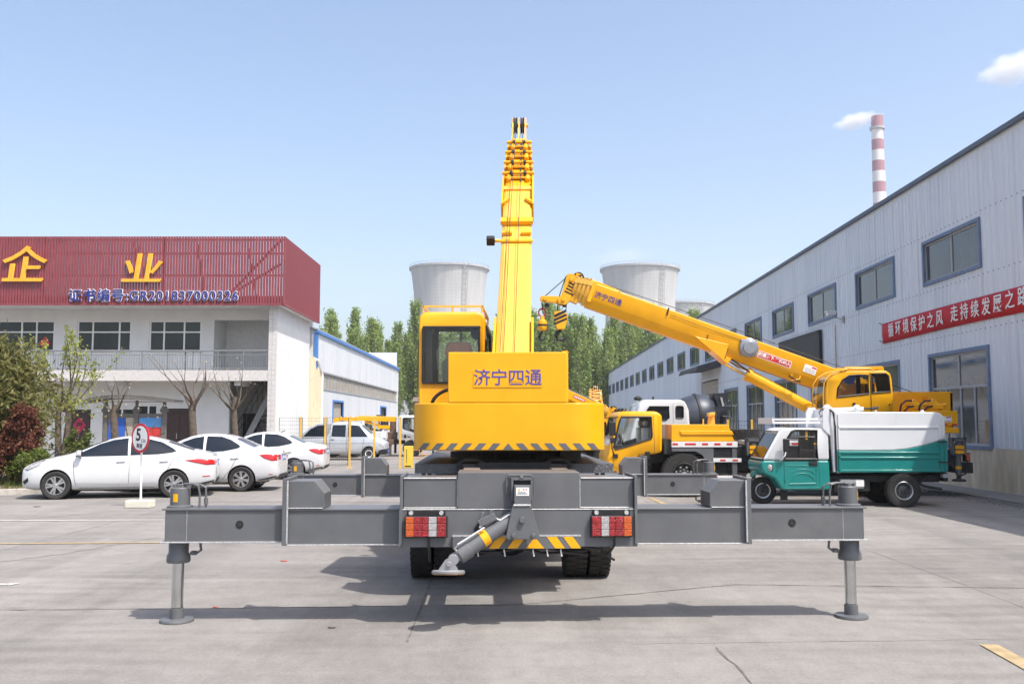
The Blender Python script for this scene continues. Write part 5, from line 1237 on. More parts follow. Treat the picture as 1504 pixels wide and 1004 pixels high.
# upper structure
b = MB(); b.lathe([(.75, 1.28), (.75, 1.50)], 'z', (0, yl(1290), 0), n=40); KB('slewing_ring', b, DARK)
b = MB(); b.box(-1.05, .95, yl(1407), yl(1212), 1.50, 1.62); b.prism(NP([(1300, 619), (1300, 604), (1312, 604), (1312, 575), (1398, 575), (1398, 604), (1407, 604), (1407, 619)]), 'x', .05, .55); b.prism(NP([(1312, 619), (1312, 577), (1326, 577), (1326, 619)]), 'x', -.75, .06); b.prism(NP([(1340, 625), (1407, 625), (1407, 603), (1340, 603)]), 'x', -1.0, .9); ut = KB('turntable', b, YEL, bevel=.012)
b = MB(); b.box(.06, .14, -.37, 1.1, 1.60, 2.51); b.box(.06, .5, -.37, -.30, 1.62, 2.49); b.box(-.3, .06, .35, .40, 1.62, 2.4); build('back_plate', b, YEL, ut, bevel=.01)
b = MB(); b.prism(NP([(1385, 620), (1398, 620), (1398, 611), (1385, 611)]), 'x', -1.006, -1.003); s_ = build('data_plate', b, WHT, ut); b = MB(); b.prism(NP([(1390, 613), (1397, 613), (1397, 611.6), (1390, 611.6)]), 'x', -1.012, -1.008); b.prism(NP([(1387, 619), (1397, 619), (1397, 618), (1387, 618)]), 'x', -1.012, -1.008); build('mark', b, REDP, s_)
b = MB()
for a in (1402, 1387): b.prism(NP([(a - 4, 624.5), (a + 4, 624.5), (a + 4, 622), (a - 4, 622)]), 'x', -1.012, -1.002)
build('reflector', b, REDP, ut)
for i, a in enumerate((1353, 1381)):
    b = MB(); Y_ = yl(a)
    b.tube((-.75, Y_ + .13, zz(592)), (-.75, Y_ - .17, zz(598)), .075, n=16); b.tube((-.75, Y_ + .08, zz(587)), (-.75, Y_ - .02, zz(592)), .05, n=12); b.box(-.85, -.6, Y_ - .15, Y_ + .2, zz(600), zz(594)); b.tube((-.78, Y_ - .15, zz(595)), (-.78, Y_ - .25, zz(594)), .05, n=10)
    w_ = KB('winch', b, YEL, bevel=.01)
    b = MB(); b.path([(-.86, Y_ + .15, zz(588)), (-.90, Y_ + .3, zz(588)), (-.9, Y_ + .42, zz(594)), (-.88, Y_ + .45, zz(604))], .022); b.path([(-.84, Y_ + .1, zz(596)), (-.92, Y_ + .25, zz(597)), (-.9, Y_ + .35, zz(604))], .02); build('hose', b, DARK, w_)
# cab of the upper structure
cp = NP([(1213, 604), (1213, 575), (1216, 560), (1223, 551), (1235, 546), (1252, 544.5), (1303, 544), (1309, 548), (1311, 556), (1312, 575), (1312, 606)])
b = MB(); b.prism(cp, 'x', -1.05, -.25); oc = build('operator_cab', b, [YEL]); bevel_mod(oc, .03, 2); bake(oc)
inn = MB(); inn.prism(NP([(1216, 600), (1216, 575), (1219, 562), (1225, 554), (1236, 549), (1252, 547.5), (1301, 547), (1306, 550), (1308, 557), (1309, 575), (1309, 600)]), 'x', -1.0, -.30)
w1p = [(1229.5, 583), (1231, 570), (1238, 558), (1248, 551.5), (1262, 550.5), (1276, 550.5), (1276.5, 578)]; w2p = [(1281.5, 577), (1281.5, 548.5), (1302, 548.5), (1306, 552), (1308, 575)]
w1, w2 = MB(), MB(); w1.prism(NP(w1p), 'x', -1.5, 0); w2.prism(NP(w2p), 'x', -1.5, 0)
fw = MB(); fw.prism(NP([(1208, 598), (1208, 560), (1222, 555), (1226, 560), (1219, 580), (1219, 598)]), 'x', -.95, -.35)
cut(oc, [inn, w1, w2, fw], CABIN); oc.parent = CB
for pp, nm in ((w1p, 'door_window'), (w2p, 'rear_side_window')):
    for X in (-1.052, -.248):
        q = NP(pp); b = MB(); b.path([(X, u, v) for u, v in q + q[:1]], .02, n=6); f_ = build(nm, b, BLK, oc)
        b = MB(); b.add([(X + (.02 if X < -.5 else -.02), u, v) for u, v in q], [tuple(range(len(q)))]); build('pane', b, GLS, f_, recalc=False)
b = MB()
for X in (-1.06, -.24): b.path([(X, yl(1209), zz(601)), (X, yl(1206 + 3), zz(577)), (X, yl(1211), zz(562)), (X, yl(1218), zz(552)), (X, yl(1230), zz(545)), (X, yl(1245), zz(542))], .016, n=6)
wg = build('windshield_guard', b, YELP, oc)
b = MB(); gp = [(1209, 601), (1208.5, 577), (1211, 562), (1218, 552), (1230, 545.5)]
for (a_, c_), (d_, e_) in zip(gp, gp[1:]): b.quad((-1.05, yl(a_), zz(c_)), (-.25, yl(a_), zz(c_)), (-.25, yl(d_), zz(e_)), (-1.05, yl(d_), zz(e_)))
build('bubble_glass', b, GLS, wg, recalc=False)
b = MB(); b.path([(-1.03, yl(1236), zz(546)), (-1.03, yl(1242), zz(541)), (-1.03, yl(1280), zz(541)), (-1.03, yl(1286), zz(545))], .02); build('roof_rail', b, YELP, oc)
b = MB(); b.path([(-1.056, yl(1279), zz(546)), (-1.056, yl(1279.5), zz(606))], .008, n=4); build('door_seam', b, DARK, oc)
b = MB(); b.tube((-1.07, yl(1254), zz(593)), (-1.03, yl(1254), zz(593)), .035, n=12); b.tube((-1.07, yl(1306), zz(594)), (-1.03, yl(1306), zz(594)), .02, n=10); build('latch', b, BLK, oc)
b = MB(); b.box(-.85, -.45, yl(1290), yl(1265), zz(606), zz(592)); b.prism(NP([(1283, 592), (1284, 562), (1290, 562), (1292, 592)]), 'x', -.85, -.45); build('seat', b, BLK, oc, bevel=.03)
b = MB(); b.lathe([(.001, -.05), (.13, -.05), (.13, .05), (.001, .05)], 'x', (-.6, yl(1258), zz(555)), n=20); build('fan', b, FAN, oc)
b = MB(); b.prism(NP([(1262, 541), (1262, 535), (1319, 534.5), (1321, 538), (1320, 545), (1314, 545), (1313, 540)]), 'x', -.18, -.06); b.prism(NP([(1262, 541), (1262, 535), (1319, 534.5), (1321, 538), (1320, 545), (1314, 545), (1313, 540)]), 'x', .45, .57); b.prism(NP([(1312, 575), (1314, 545), (1320, 545), (1319, 575)]), 'x', -.05, .44, 1); b.prism(NP([(1262, 541), (1270, 540), (1315, 573), (1312, 576), (1290, 576)]), 'x', -.15, -.06); b.prism(NP([(1262, 541), (1270, 540), (1315, 573), (1312, 576), (1290, 576)]), 'x', .45, .54)
KB('boom_support', b, [YEL, GREY], bevel=.01)
# boom of the second crane: frame with y along the boom
s2 = 59.0
def P2(px, py): return Vector((0, 10.6 - (px - 752) / 59.0, 1.75 + (620 - py) / 59.0))
pT, pB_ = P2(872, 413.5), P2(1290, 564); dirv = (pT - pB_); ang = math.atan2(dirv.z, dirv.y)
M2 = Matrix.Translation((.20, pB_.y, pB_.z)) @ Matrix.Rotation(ang, 4, 'X')
u1 = dirv.length
bo2, ue2 = boom(CB, M2, u1=u1, hw=.24, hh=.64, nsec=4, mats=(YEL, YELP), step=.105, headL=.1)
LX = -.242
def bl(px, py):
    """photo point on the near flank of the boom -> boom frame (y, z)"""
    q = P2(px, py) - pB_; c, s_ = math.cos(-ang), math.sin(-ang); return (q.y * c - q.z * s_, q.y * s_ + q.z * c)
bt = Matrix.Rotation(-math.pi / 2, 4, 'Z') @ STAND          # text facing -x, reading towards -y
ym_, zm_ = bl(892.5, 435)
text('lettering', '济宁四通', .178, NAVY, bo2, Matrix.Translation((LX - .004, ym_ - .04, zm_ - .055)) @ bt, ext=.002, bold=.001)
c_ = [bl(1115, 511), bl(1165, 533)]; Lb = (Vector(c_[0]) - Vector(c_[1])).length
b = MB(); ya, yb = bl(1115, 514)[0], bl(1163, 531)[0]; zc = (bl(1115, 519)[1] + bl(1163, 538)[1]) / 2; hh_ = .085
b.box(LX - .006, LX - .002, yb, ya, zc - hh_, zc + hh_, 0); ws = build('warning_sticker', b, WHT, bo2)
b = MB(); b.box(LX - .009, LX - .0065, yb + .015, ya - .015, zc - hh_ + .015, zc + hh_ - .015); build('red_field', b, REDP, ws)
text('lettering', '起重臂下 严禁站人', .10, WHT, ws, Matrix.Translation((LX - .011, (ya + yb) / 2, zc)) @ bt, ext=.001, bold=.003)
b = MB(); ya, yb = bl(1180, 540)[0], bl(1198, 545)[0]; zc = bl(1189, 543)[1]; b.box(LX - .006, LX - .002, yb, ya, zc - .10, zc + .10); dp = build('data_plate', b, WHT, bo2)
b = MB(); b.box(LX - .009, LX - .007, yb + .01, yb + .13, zc + .05, zc + .085, 0)
for i in range(4): b.box(LX - .009, LX - .007, yb + .03, ya - .04, zc - .08 + i * .03, zc - .073 + i * .03, 1)
build('mark', b, [REDP, MULL], dp)
q = bl(1099, 511); b = MB(); b.lathe([(.20, -.01), (.235, -.02), (.235, -.10), (.20, -.12), (.165, -.125), (.155, -.155), (.001, -.16)], 'x', (LX, q[0], q[1]), n=36)
for k in range(4):
    a = k * 1.571 + .5; b.box(LX - .06, LX - .0, q[0] + .25 * math.cos(a) - .03, q[0] + .25 * math.cos(a) + .03, q[1] + .25 * math.sin(a) - .03, q[1] + .25 * math.sin(a) + .03)
rl = build('cable_reel', b, mat('grey_reel', (.30, .31, .34), .3, metal=.4), bo2, bevel=.008)
b = MB(); b.prism([bl(1020, 494), bl(1062, 530), bl(1066, 521), bl(1070, 506)], 'x', LX - .03, -LX + .03); b.prism([bl(1060, 521), bl(1074, 527), bl(1068, 535), bl(1060, 529)], 'x', LX - .02, -LX + .02); build('cylinder_lug', b, YEL, bo2, bevel=.012)
b = MB(); b.path([(LX - .015, *bl(1040, 492)), (LX - .015, *bl(1036, 505))], .014, n=6); b.path([(LX - .015, *bl(983, 452)), (LX - .02, *bl(980, 463))], .02, n=6); b.path([(LX - .02, *bl(985, 462)), (LX - .02, *bl(1040, 483)), (LX - .01, *bl(1090, 500))], .006, n=4); b.path([(LX - .02, *bl(1069, 512)), (LX - .02, *bl(1064, 527))], .012, n=6); build('cable', b, DARK, bo2)
b = MB(); b.prism([bl(867, 406), bl(912, 425), bl(911, 429), bl(866, 411)], 'x', -.10, .10); b.tube((LX, *bl(910, 428)), (-LX, *bl(910, 428)), .03, n=8); build('rope_guide', b, YEL, bo2, bevel=.008)
b = MB(); b.path([(0, *bl(846, 402)), (0, *bl(866, 407)), (0, *bl(1000, 452)), (0, *bl(1210, 528)), (0, *bl(1345, 576))], .010, n=5); build('hoist_rope', b, DARK, bo2)
b = MB(); b.path([(LX - .02, *bl(1162, 549)), (LX - .06, *bl(1160, 559)), (LX - .06, *bl(1172, 557)), (LX - .02, *bl(1174, 552))], .016); al = build('angle_gauge', b, YEL, bo2); b = MB()
for k in range(6): a = -2.5 + k * .24; yy, z_ = bl(1166, 551); b.box(LX - .075, LX - .055, yy + .0 - .17 + k * .055, yy - .17 + k * .055 + .045, z_ - .155 + .016 * abs(k - 1.2), z_ - .115 + .016 * abs(k - 1.2))
build('dial', b, BLK, al)
# head and jib of the second boom, built in the truck frame
hx = .20
b = MB(); hp = [P2(*q) for q in ((833, 403), (838, 399.5), (845, 402), (848, 409), (846, 420), (838, 440), (831, 447), (822, 445.5), (819, 438), (826, 430))]
for x0 in (-.16, .12): b.prism([(p.y, p.z) for p in hp], 'x', hx + x0, hx + x0 + .04)
b.tube((hx - .2, P2(840, 409).y, P2(840, 409).z), (hx + .2, P2(840, 409).y, P2(840, 409).z), .05, n=12); b.tube((hx - .2, P2(828, 439).y, P2(828, 439).z), (hx + .2, P2(828, 439).y, P2(828, 439).z), .05, n=12)
b.prism([(p.y, p.z) for p in [P2(*q) for q in ((838, 440), (848, 412), (856, 416), (848, 445))]], 'x', hx - .14, hx + .14)
bh = KB('boom_nose', b, YEL, bevel=.006)
b = MB()
for k in range(4):
    a, c = (829.5 + k * 2.2, 427 - k * 4.2), (842.5 + k * 1.4, 433.5 - k * 4.6)
    q = [P2(a[0], a[1]), P2(c[0], c[1]), P2(c[0] + .8, c[1] - 1.9), P2(a[0] + 1.0, a[1] - 1.9)]
    if k % 1 == 0: b.prism([(p.y, p.z) for p in q], 'x', hx - .166, hx - .161)
build('stripe', b, BLK, bh)
b = MB(); b.lathe([(.14, -.04), (.17, -.03), (.13, 0), (.17, .03), (.14, .04)], 'x', (hx, P2(840, 409).y, P2(840, 409).z), n=24, closed=True); build('sheave', b, DARK, bh)
b = MB(); jp = [P2(*q) for q in ((794, 434), (797, 433), (819, 433.5), (828, 436), (828, 445), (812, 442), (797, 440.5), (794, 439))]
b.prism([(p.y, p.z) for p in jp], 'x', hx - .13, hx - .09); b.prism([(p.y, p.z) for p in jp], 'x', hx + .09, hx + .13); b.tube((hx - .15, P2(801, 437).y, P2(801, 437).z), (hx + .15, P2(801, 437).y, P2(801, 437).z), .05, n=10)
jb = KB('jib', b, YEL, bevel=.008)
b = MB()
for q in (804, 830): b.tube((hx, P2(q, 441).y, P2(q, 443).z), (hx, P2(q, 441).y, P2(q, 449).z), .05, n=8)
build('pulley', b, DARK, jb)
b = MB()
def ln(*pts): b.path([(hx + pts[i][2] if len(pts[i]) > 2 else hx, P2(*pts[i][:2]).y, P2(*pts[i][:2]).z) for i in range(len(pts))], .012, n=5)
ln((801, 433), (834, 404)); ln((822, 434), (830, 410)); ln((797, 442), (797, 454)); ln((820, 445), (820, 456)); ln((833, 445), (832, 455)); KB('rigging_rope', b, DARK)
def hookblock(px, pyt, pyb, w_, name, lab, fat):
    c = P2(px, (pyt + pyb) / 2); base = P2(px, pyb)
    W_ = Matrix.Translation(CB.location) @ Matrix.Rotation(R(90), 4, 'Z')
    o = thing(name, lab, 'hook', tuple(W_ @ Vector((hx, base.y, base.z))), R(90)); H = (pyb - pyt) / 59.0
    return o, H
o, H = hookblock(824.5, 453, 496, 0, 'hook_block', 'large yellow hook block with slanted black stripes hanging from the boom nose', 1)
b = MB(); b.prism([(-.10, .22), (.10, .22), (.19, .55), (.17, .66), (.02, .70), (-.16, .62), (-.17, .5)], 'x', -.11, .11); build('block', b, YEL, o, bevel=.02)
b = MB()
for k in range(3): b.prism([(.19 - .02 * k, .40 + .10 * k - .08), (.185, .46 + .10 * k - .08), (-.15 + .02 * k, .58 + .10 * k - .06), (-.155, .53 + .10 * k - .06)], 'x', -.116, -.112)
build('stripe', b, BLK, o)
def hook(o, s_):
    b = MB(); b.path([(0, 0, .26 * s_), (0, .01, .18 * s_), (0, .06 * s_, .14 * s_), (0, .11 * s_, .06 * s_), (0, .07 * s_, -.02 * s_), (0, -.02 * s_, -.03 * s_), (0, -.09 * s_, .02 * s_), (0, -.10 * s_, .08 * s_)], [.03 * s_, .03 * s_, .038 * s_, .045 * s_, .042 * s_, .036 * s_, .028 * s_, .012 * s_], n=10); build('hook', b, DARK, o)
hook(o, 1.15)
o, H = hookblock(797, 452, 496, 0, 'hook_weight', 'small round yellow auxiliary hook with a red ring hanging from the jib tip', 0)
b = MB(); b.lathe([(.001, .58), (.05, .56), (.06, .48), (.10, .46), (.115, .42), (.115, .24), (.09, .20), (.05, .19)], 'z', n=24); build('block', b, YEL, o)
b = MB(); b.lathe([(.117, .36), (.117, .31)], 'z', n=24); build('stripe', b, BLK, o); hook(o, .8)
b = MB(); b.path([(0, .09 * math.cos(a), .66 + .10 * math.sin(a)) for a in [6.283 * k / 20 for k in range(21)]], .02, n=6); build('ring', b, mat('crimson_ring', (.42, .02, .07), .5), o)
# luffing cylinder
X_ = .20
a0 = P2(1200, 604); a1 = P2(1068, 531); b = MB(); b.tube((X_, a0.y, a0.z), (X_, P2(1100, 549).y, P2(1100, 549).z), .15, .15, n=20); b.tube((X_, P2(1104, 551).y, P2(1104, 551).z), (X_, P2(1098, 548).y, P2(1098, 548).z), .175, n=20); lc = KB('lift_cylinder', b, YEL)
b = MB(); b.tube((X_, P2(1100, 549).y, P2(1100, 549).z), (X_, a1.y, a1.z), .085, n=18); build('piston_rod', b, STEEL, lc)
b = MB(); b.path([(X_ - .12, P2(1075, 527).y, P2(1075, 527).z), (X_ - .16, P2(1090, 538).y, P2(1090, 538).z), (X_ - .17, P2(1102, 546).y, P2(1102, 546).z)], .018); build('hose', b, BLK, lc)
# ================================================================== CARS
def shell(stations, arches, L, wheel_w=.26):
    """smooth car body; nose at x=-L/2 (local -x), stations (x, w, zb, zm, zbelt, wt, zt)"""
    rings = []
    for x, w_, zb, zm, ze, wt, zt in stations:
        h = [(0, zb), (w_ * .82, zb), (w_ * .96, zb + .10), (w_ * 1.0, zm), (w_ * .965, ze), (wt, zt - .045), (wt * .72, zt - .005), (0, zt + .012)]
        ring = [(x - L / 2, y, z) for y, z in h] + [(x - L / 2, -y, z) for y, z in h[-2:0:-1]]
        rings.append(ring)
    b = MB(); b.loft(rings); me = to_mesh('body', b, CARW)
    o = obj('body', me); sm = o.modifiers.new('s', 'SUBSURF'); sm.levels = 2; sm.render_levels = 2; bake(o)
    cutters = []
    for ax, r in arches:
        for sy in (-1, 1):
            c = MB(); c.tube((ax - L / 2, sy * .52, .32), (ax - L / 2, sy * 1.3, .32), r, n=40); cutters.append(c)
    cut(o, cutters)
    me = o.data; bpy.data.objects.remove(o)
    me.shade_smooth(); me.set_sharp_from_angle(angle=R(42))
    bm = bmesh.new(); bm.from_mesh(me); bv = BVHTree.FromBMesh(bm); bm.free()
    return me, bv
def thickline(pts, w_):
    L_, R_ = [], []
    for i, p in enumerate(pts):
        a = Vector(pts[max(i - 1, 0)]); c = Vector(pts[min(i + 1, len(pts) - 1)]); d = (c - a).normalized(); n = Vector((-d.y, d.x)) * w_ / 2
        L_.append((p[0] + n.x, p[1] + n.y)); R_.append((p[0] - n.x, p[1] - n.y))
    return L_ + R_[::-1]
def arch_liner(parent, ax, L, r):
    for sy in (-1, 1):
        b = MB(); b.lathe([(r * .99, sy * .53), (r * .99, sy * .77)], 'y', (ax - L / 2, 0, .32), n=40, cap=False); b.lathe([(.001, sy * .53), (r, sy * .53)], 'y', (ax - L / 2, 0, .32), n=40)
        o = build('arch_liner', b, BLK, parent, recalc=False)
CH = mat('chrome_trim', (.6, .6, .6), .15, metal=1)
def plate_txt(par, M, s, size): text('lettering', s, size, WHT, par, M, ext=.001, bold=.002)
def sedan(name, label, loc, rz, style, group):
    L = 4.55 if style == 'a' else 4.35
    t = thing(name, label, 'car', loc, rz, group); kx = .945 if style == 'a' else 1.0
    t.scale = (kx, 1, 1)
    if style == 'a':
        st = [(0, .56, .28, .46, .60, .50, .68), (.06, .72, .22, .48, .69, .62, .77), (.38, .86, .19, .52, .80, .71, .89), (.85, .885, .18, .54, .88, .74, .98), (1.18, .89, .18, .56, .93, .72, 1.05),
              (1.85, .89, .18, .57, .94, .60, 1.36), (2.4, .89, .18, .57, .945, .57, 1.445), (2.9, .89, .18, .58, .965, .57, 1.43), (3.42, .885, .18, .60, .985, .60, 1.29), (4.0, .87, .20, .62, 1.00, .66, 1.09), (4.34, .84, .24, .64, .985, .68, 1.045), (4.50, .76, .30, .62, .90, .62, .98), (4.55, .62, .36, .60, .80, .52, .88)]
        fx, bx = .84, 3.54; car = shell(st, ((fx, .365), (bx, .365)), L)
        wf = [(1.22, .965), (1.45, 1.10), (1.78, 1.255), (2.08, 1.345), (2.42, 1.385), (2.45, .985)]
        wr = [(2.51, .99), (2.49, 1.39), (2.85, 1.375), (3.22, 1.285), (3.48, 1.15), (3.58, 1.08), (3.48, 1.045), (3.15, 1.01)]
        wq = None
        rear = [(-.50, 3.36), (.50, 3.36), (.57, 3.98), (-.57, 3.98)]; front = [(-.50, 1.92), (.50, 1.92), (.66, 1.24), (-.66, 1.24)]
        seams = [[(1.22, .92), (1.24, .6), (1.28, .34), (1.36, .25)], [(2.48, .99), (2.50, .7), (2.49, .25)], [(3.56, 1.07), (3.52, .88), (3.34, .58), (3.14, .34), (3.08, .25)], [(1.36, .25), (3.08, .25)]]
        tl_side = [(3.78, .865), (4.1, .895), (4.42, .885), (4.55, .83), (4.55, .76), (4.3, .755), (4.02, .81)]
        hl = [(.10, .68), (.26, .80), (.52, .89), (.60, .885), (.44, .76), (.18, .655)]
        handles = (2.2, 3.2)
    else:
        st = [(0, .50, .30, .46, .58, .44, .64), (.07, .68, .23, .46, .66, .58, .72), (.42, .83, .19, .52, .78, .68, .86), (.95, .86, .18, .54, .86, .72, .97), (1.25, .865, .18, .56, .91, .70, 1.04),
              (1.9, .865, .18, .57, .94, .58, 1.39), (2.35, .865, .18, .58, .955, .56, 1.475), (2.9, .865, .18, .60, .97, .56, 1.455), (3.3, .86, .19, .62, .99, .58, 1.33), (3.72, .85, .21, .64, 1.02, .64, 1.10), (4.12, .83, .25, .66, 1.02, .66, 1.07), (4.28, .78, .31, .66, .97, .62, 1.035), (4.35, .66, .36, .62, .88, .54, .93)]
        fx, bx = .82, 3.42; car = shell(st, ((fx, .355), (bx, .355)), L)
        wf = [(1.42, .985), (1.62, 1.09), (1.92, 1.27), (2.15, 1.355), (2.40, 1.395), (2.44, .995)]
        wr = [(2.50, 1.0), (2.48, 1.40), (2.85, 1.385), (3.08, 1.31), (3.30, 1.185), (3.36, 1.13), (3.28, 1.085), (2.95, 1.02)]
        wq = None
        rear = [(-.50, 3.22), (.50, 3.22), (.57, 3.70), (-.57, 3.70)]; front = [(-.48, 1.98), (.48, 1.98), (.64, 1.34), (-.64, 1.34)]
        seams = [[(1.25, .90), (1.22, .6), (1.28, .30), (1.4, .25)], [(2.47, 1.0), (2.49, .7), (2.48, .25)], [(3.38, 1.11), (3.30, .85), (3.14, .55), (2.95, .32), (2.9, .25)], [(1.4, .25), (2.9, .25)]]
        tl_side = [(3.86, .925), (4.02, .945), (4.36, .93), (4.37, .78), (4.18, .775), (3.98, .84)]
        hl = [(.10, .68), (.25, .77), (.50, .84), (.58, .835), (.42, .72), (.18, .64)]
        handles = (2.25, 3.15)
    me, bv = car; body = obj('body', me, t); h = L / 2
    sh_ = lambda P: [(x - h, z) for x, z in P]
    for sy in (-1, 1):
        for wp in (wf, wr):
            w_ = patch('side_window', bv, sh_(wp), 'y', sy, .007, TINT, t)
        for k, s_ in enumerate(seams): patch('door_seam', bv, thickline(sh_(s_), .009), 'y', sy, .0025, BLK, t, L=.12)
        for x in handles: patch('door_handle', bv, sh_([(x, .83), (x + .2, .845), (x + .21, .87), (x, .855)]), 'y', sy, .018, CARW, t, thick=.02)
        patch('tail_light', bv, sh_(tl_side), 'y', sy, .006, RLAMP, t, thick=.006)
        patch('headlight', bv, sh_(hl), 'y', sy, .006, CLAMP, t, thick=.006)
        b = MB(); y = sy * .93; x = wf[0][0] + .13 - h; b.box(x - .05, x + .07, min(y - .09, y + .09), max(y - .09, y + .09), wf[0][1] + .02, wf[0][1] + .15); mo = build('wing_mirror', b, CARW, t, bevel=.04)
        b = MB(); b.box(x - .02, x + .03, min(sy * .80, sy * .86), max(sy * .80, sy * .86), wf[0][1] - .0, wf[0][1] + .06); b.box(x + .071, x + .078, min(y - .07, y + .07), max(y - .07, y + .07), wf[0][1] + .04, wf[0][1] + .13); build('mirror_stem', b, BLK, mo)
        # dark sill and bumper reflector
        patch('tail_light', bv, [(sy * (.46), .80), (sy * .62, .78), (sy * .66, .90), (sy * .46, .90)] if style == 'a' else [(sy * .42, .80), (sy * .62, .80), (sy * .66, .93), (sy * .44, .93)], 'x', 1, .005, RLAMP, t)
        patch('reflector', bv, sh_([(4.22, .47), (4.40, .48), (4.40, .50), (4.22, .495)]) if style == 'a' else sh_([(4.1, .42), (4.2, .42), (4.2, .44), (4.1, .44)]), 'y', sy, .004, RLAMP, t)
    patch('rear_window', bv, [(y, x - h) for x, y in []] or [(x - h, y) for y, x in rear], 'z', 1, .004, TINT2, t)
    patch('windshield', bv, [(x - h, y) for y, x in front], 'z', 1, .004, TINT, t)
    patch('rear_bumper_lip', bv, [(-.60, .30), (.60, .30), (.52, .43), (-.52, .43)], 'x', 1, .006, DARK, t)
    pz = .80 if style == 'a' else .86
    b = MB(); xr = bv.ray_cast(Vector((8, 0, pz - .02)), Vector((-1, 0, 0)))[0].x - .004; b.box(xr, xr + .012, -.22, .22, pz - .09, pz + .05)
    pt = build('number_plate', b, PBLUE, t, bevel=.004)
    plate_txt(pt, Matrix.Translation((xr + .014, 0, pz - .02)) @ Matrix.Rotation(math.pi / 2, 4, 'Z') @ STAND, '鲁H·' + ('7A62' if style == 'a' else '3K58'), .105)
    b = MB(); b.box(xr - .02, xr + .006, -.30, .30, pz + .055, pz + .085); b.lathe([(.001, .0), (.04, .0), (.04, .015), (.001, .015)], 'x', (xr - .02, 0, pz + .13), n=16); build('boot_trim', b, CH, t)
    b = MB(); b.box(h - .30, h - .06, -.55, .55, .985 if style == 'a' else 1.035, 1.0 if style == 'a' else 1.05); 
    if style == 'a': build('spoiler', b, CARW, t, bevel=.006)
    b = MB(); b.path([(-.2, .45, 1.44), (.08, .45, 1.52)] if False else [(h - 1.55, .0, 1.42), (h - 1.35, .0, 1.50)], .012); build('antenna', b, BLK, t)
    for sy in (-1, 1):
        patch('lower_trim', bv, sh_([(3.95, .20), (L - .22, .22), (L - .03, .34), (L - .05, .40), (L - .35, .33), (bx + .40, .30)]), 'y', sy, .005, DARK, t)
        patch('fog_recess', bv, sh_([(.06, .40), (.20, .50), (.22, .42), (.12, .34)]), 'y', sy, .004, BLK, t)
        patch('sill_line', bv, thickline(sh_([(fx + .40, .36), (2.2, .335), (bx - .42, .35)]), .008), 'y', sy, .003, MULL, t)
    for x in (fx, bx):
        arch_liner(t, x, L, .36 if style == 'a' else .35)
        for sy in (-1, 1):
            wo = wheel(t, (x - h, sy * .775, .318), .318 if style == 'a' else .308, .2, 'alloy' if style == 'a' else 'cheap', out=sy); wo.matrix_basis = wo.matrix_basis @ Matrix.Diagonal((1 / kx, 1, 1, 1))
    b = MB(); b.box(-h + .5, h - .5, -.6, .6, .17, .25); build('underbody', b, BLK, t)
    return t
# nearest sedan: side on, nose left
c1f, c1r = gnd(84, 733), gnd(257, 730)
ang1 = math.atan2(c1r.y - c1f.y, c1r.x - c1f.x)
mid = (c1f + c1r) / 2 + Vector((-math.sin(ang1), math.cos(ang1), 0)) * .79 + Vector((math.cos(ang1), math.sin(ang1), 0)) * .045
sedan('sedan', 'white saloon car seen fully from its side, behind the round speed sign', (mid.x, mid.y, 0), ang1, 'a', None)
def back_car(px_w, py_w, lab):
    q = gnd(px_w, py_w); a = R(3)
    # given near rear wheel contact -> car centre
    ca, sa = math.cos(a), math.sin(a); lx, ly = 3.42 - 4.35 / 2, -.80
    return sedan('sedan', lab, (q.x - (lx * ca - ly * sa), q.y - (lx * sa + ly * ca), 0), a, 'b', 'white saloons parked nose in by the office')
back_car(354, 721.5, 'white saloon car in the middle of the row, silver rear wheel in view')
back_car(431, 704, 'white saloon car farthest of the row of three, beside the fence posts')

# ------------------------------------------------------------------ silver double cab pickup
pk = thing('pickup_truck', 'silver double cab pickup parked behind the yellow fence posts, nose to the right', 'pickup truck', (at(500, 620, 44.8).x, 45.4, 0), math.pi)
L = 4.3
st = [(0, .62, .38, .55, .70, .60, .78), (.06, .74, .30, .55, .78, .68, .86), (.30, .79, .28, .58, .88, .70, .98), (.58, .80, .26, .6, .95, .69, 1.10), (1.22, .80, .26, .62, 1.02, .62, 1.72), (1.6, .80, .26, .62, 1.03, .61, 1.80), (2.4, .80, .26, .62, 1.03, .61, 1.80), (2.62, .80, .26, .62, 1.03, .62, 1.72), (2.72, .80, .26, .62, 1.0, .74, 1.05), (2.9, .80, .30, .62, 1.0, .77, 1.02), (4.2, .80, .32, .62, 1.0, .77, 1.02), (4.3, .78, .36, .62, .96, .75, .99)]
me, bv = shell(st, ((.78, .34), (3.45, .34)), L); me.materials[0] = SILV
body = obj('body', me, pk); h = L / 2
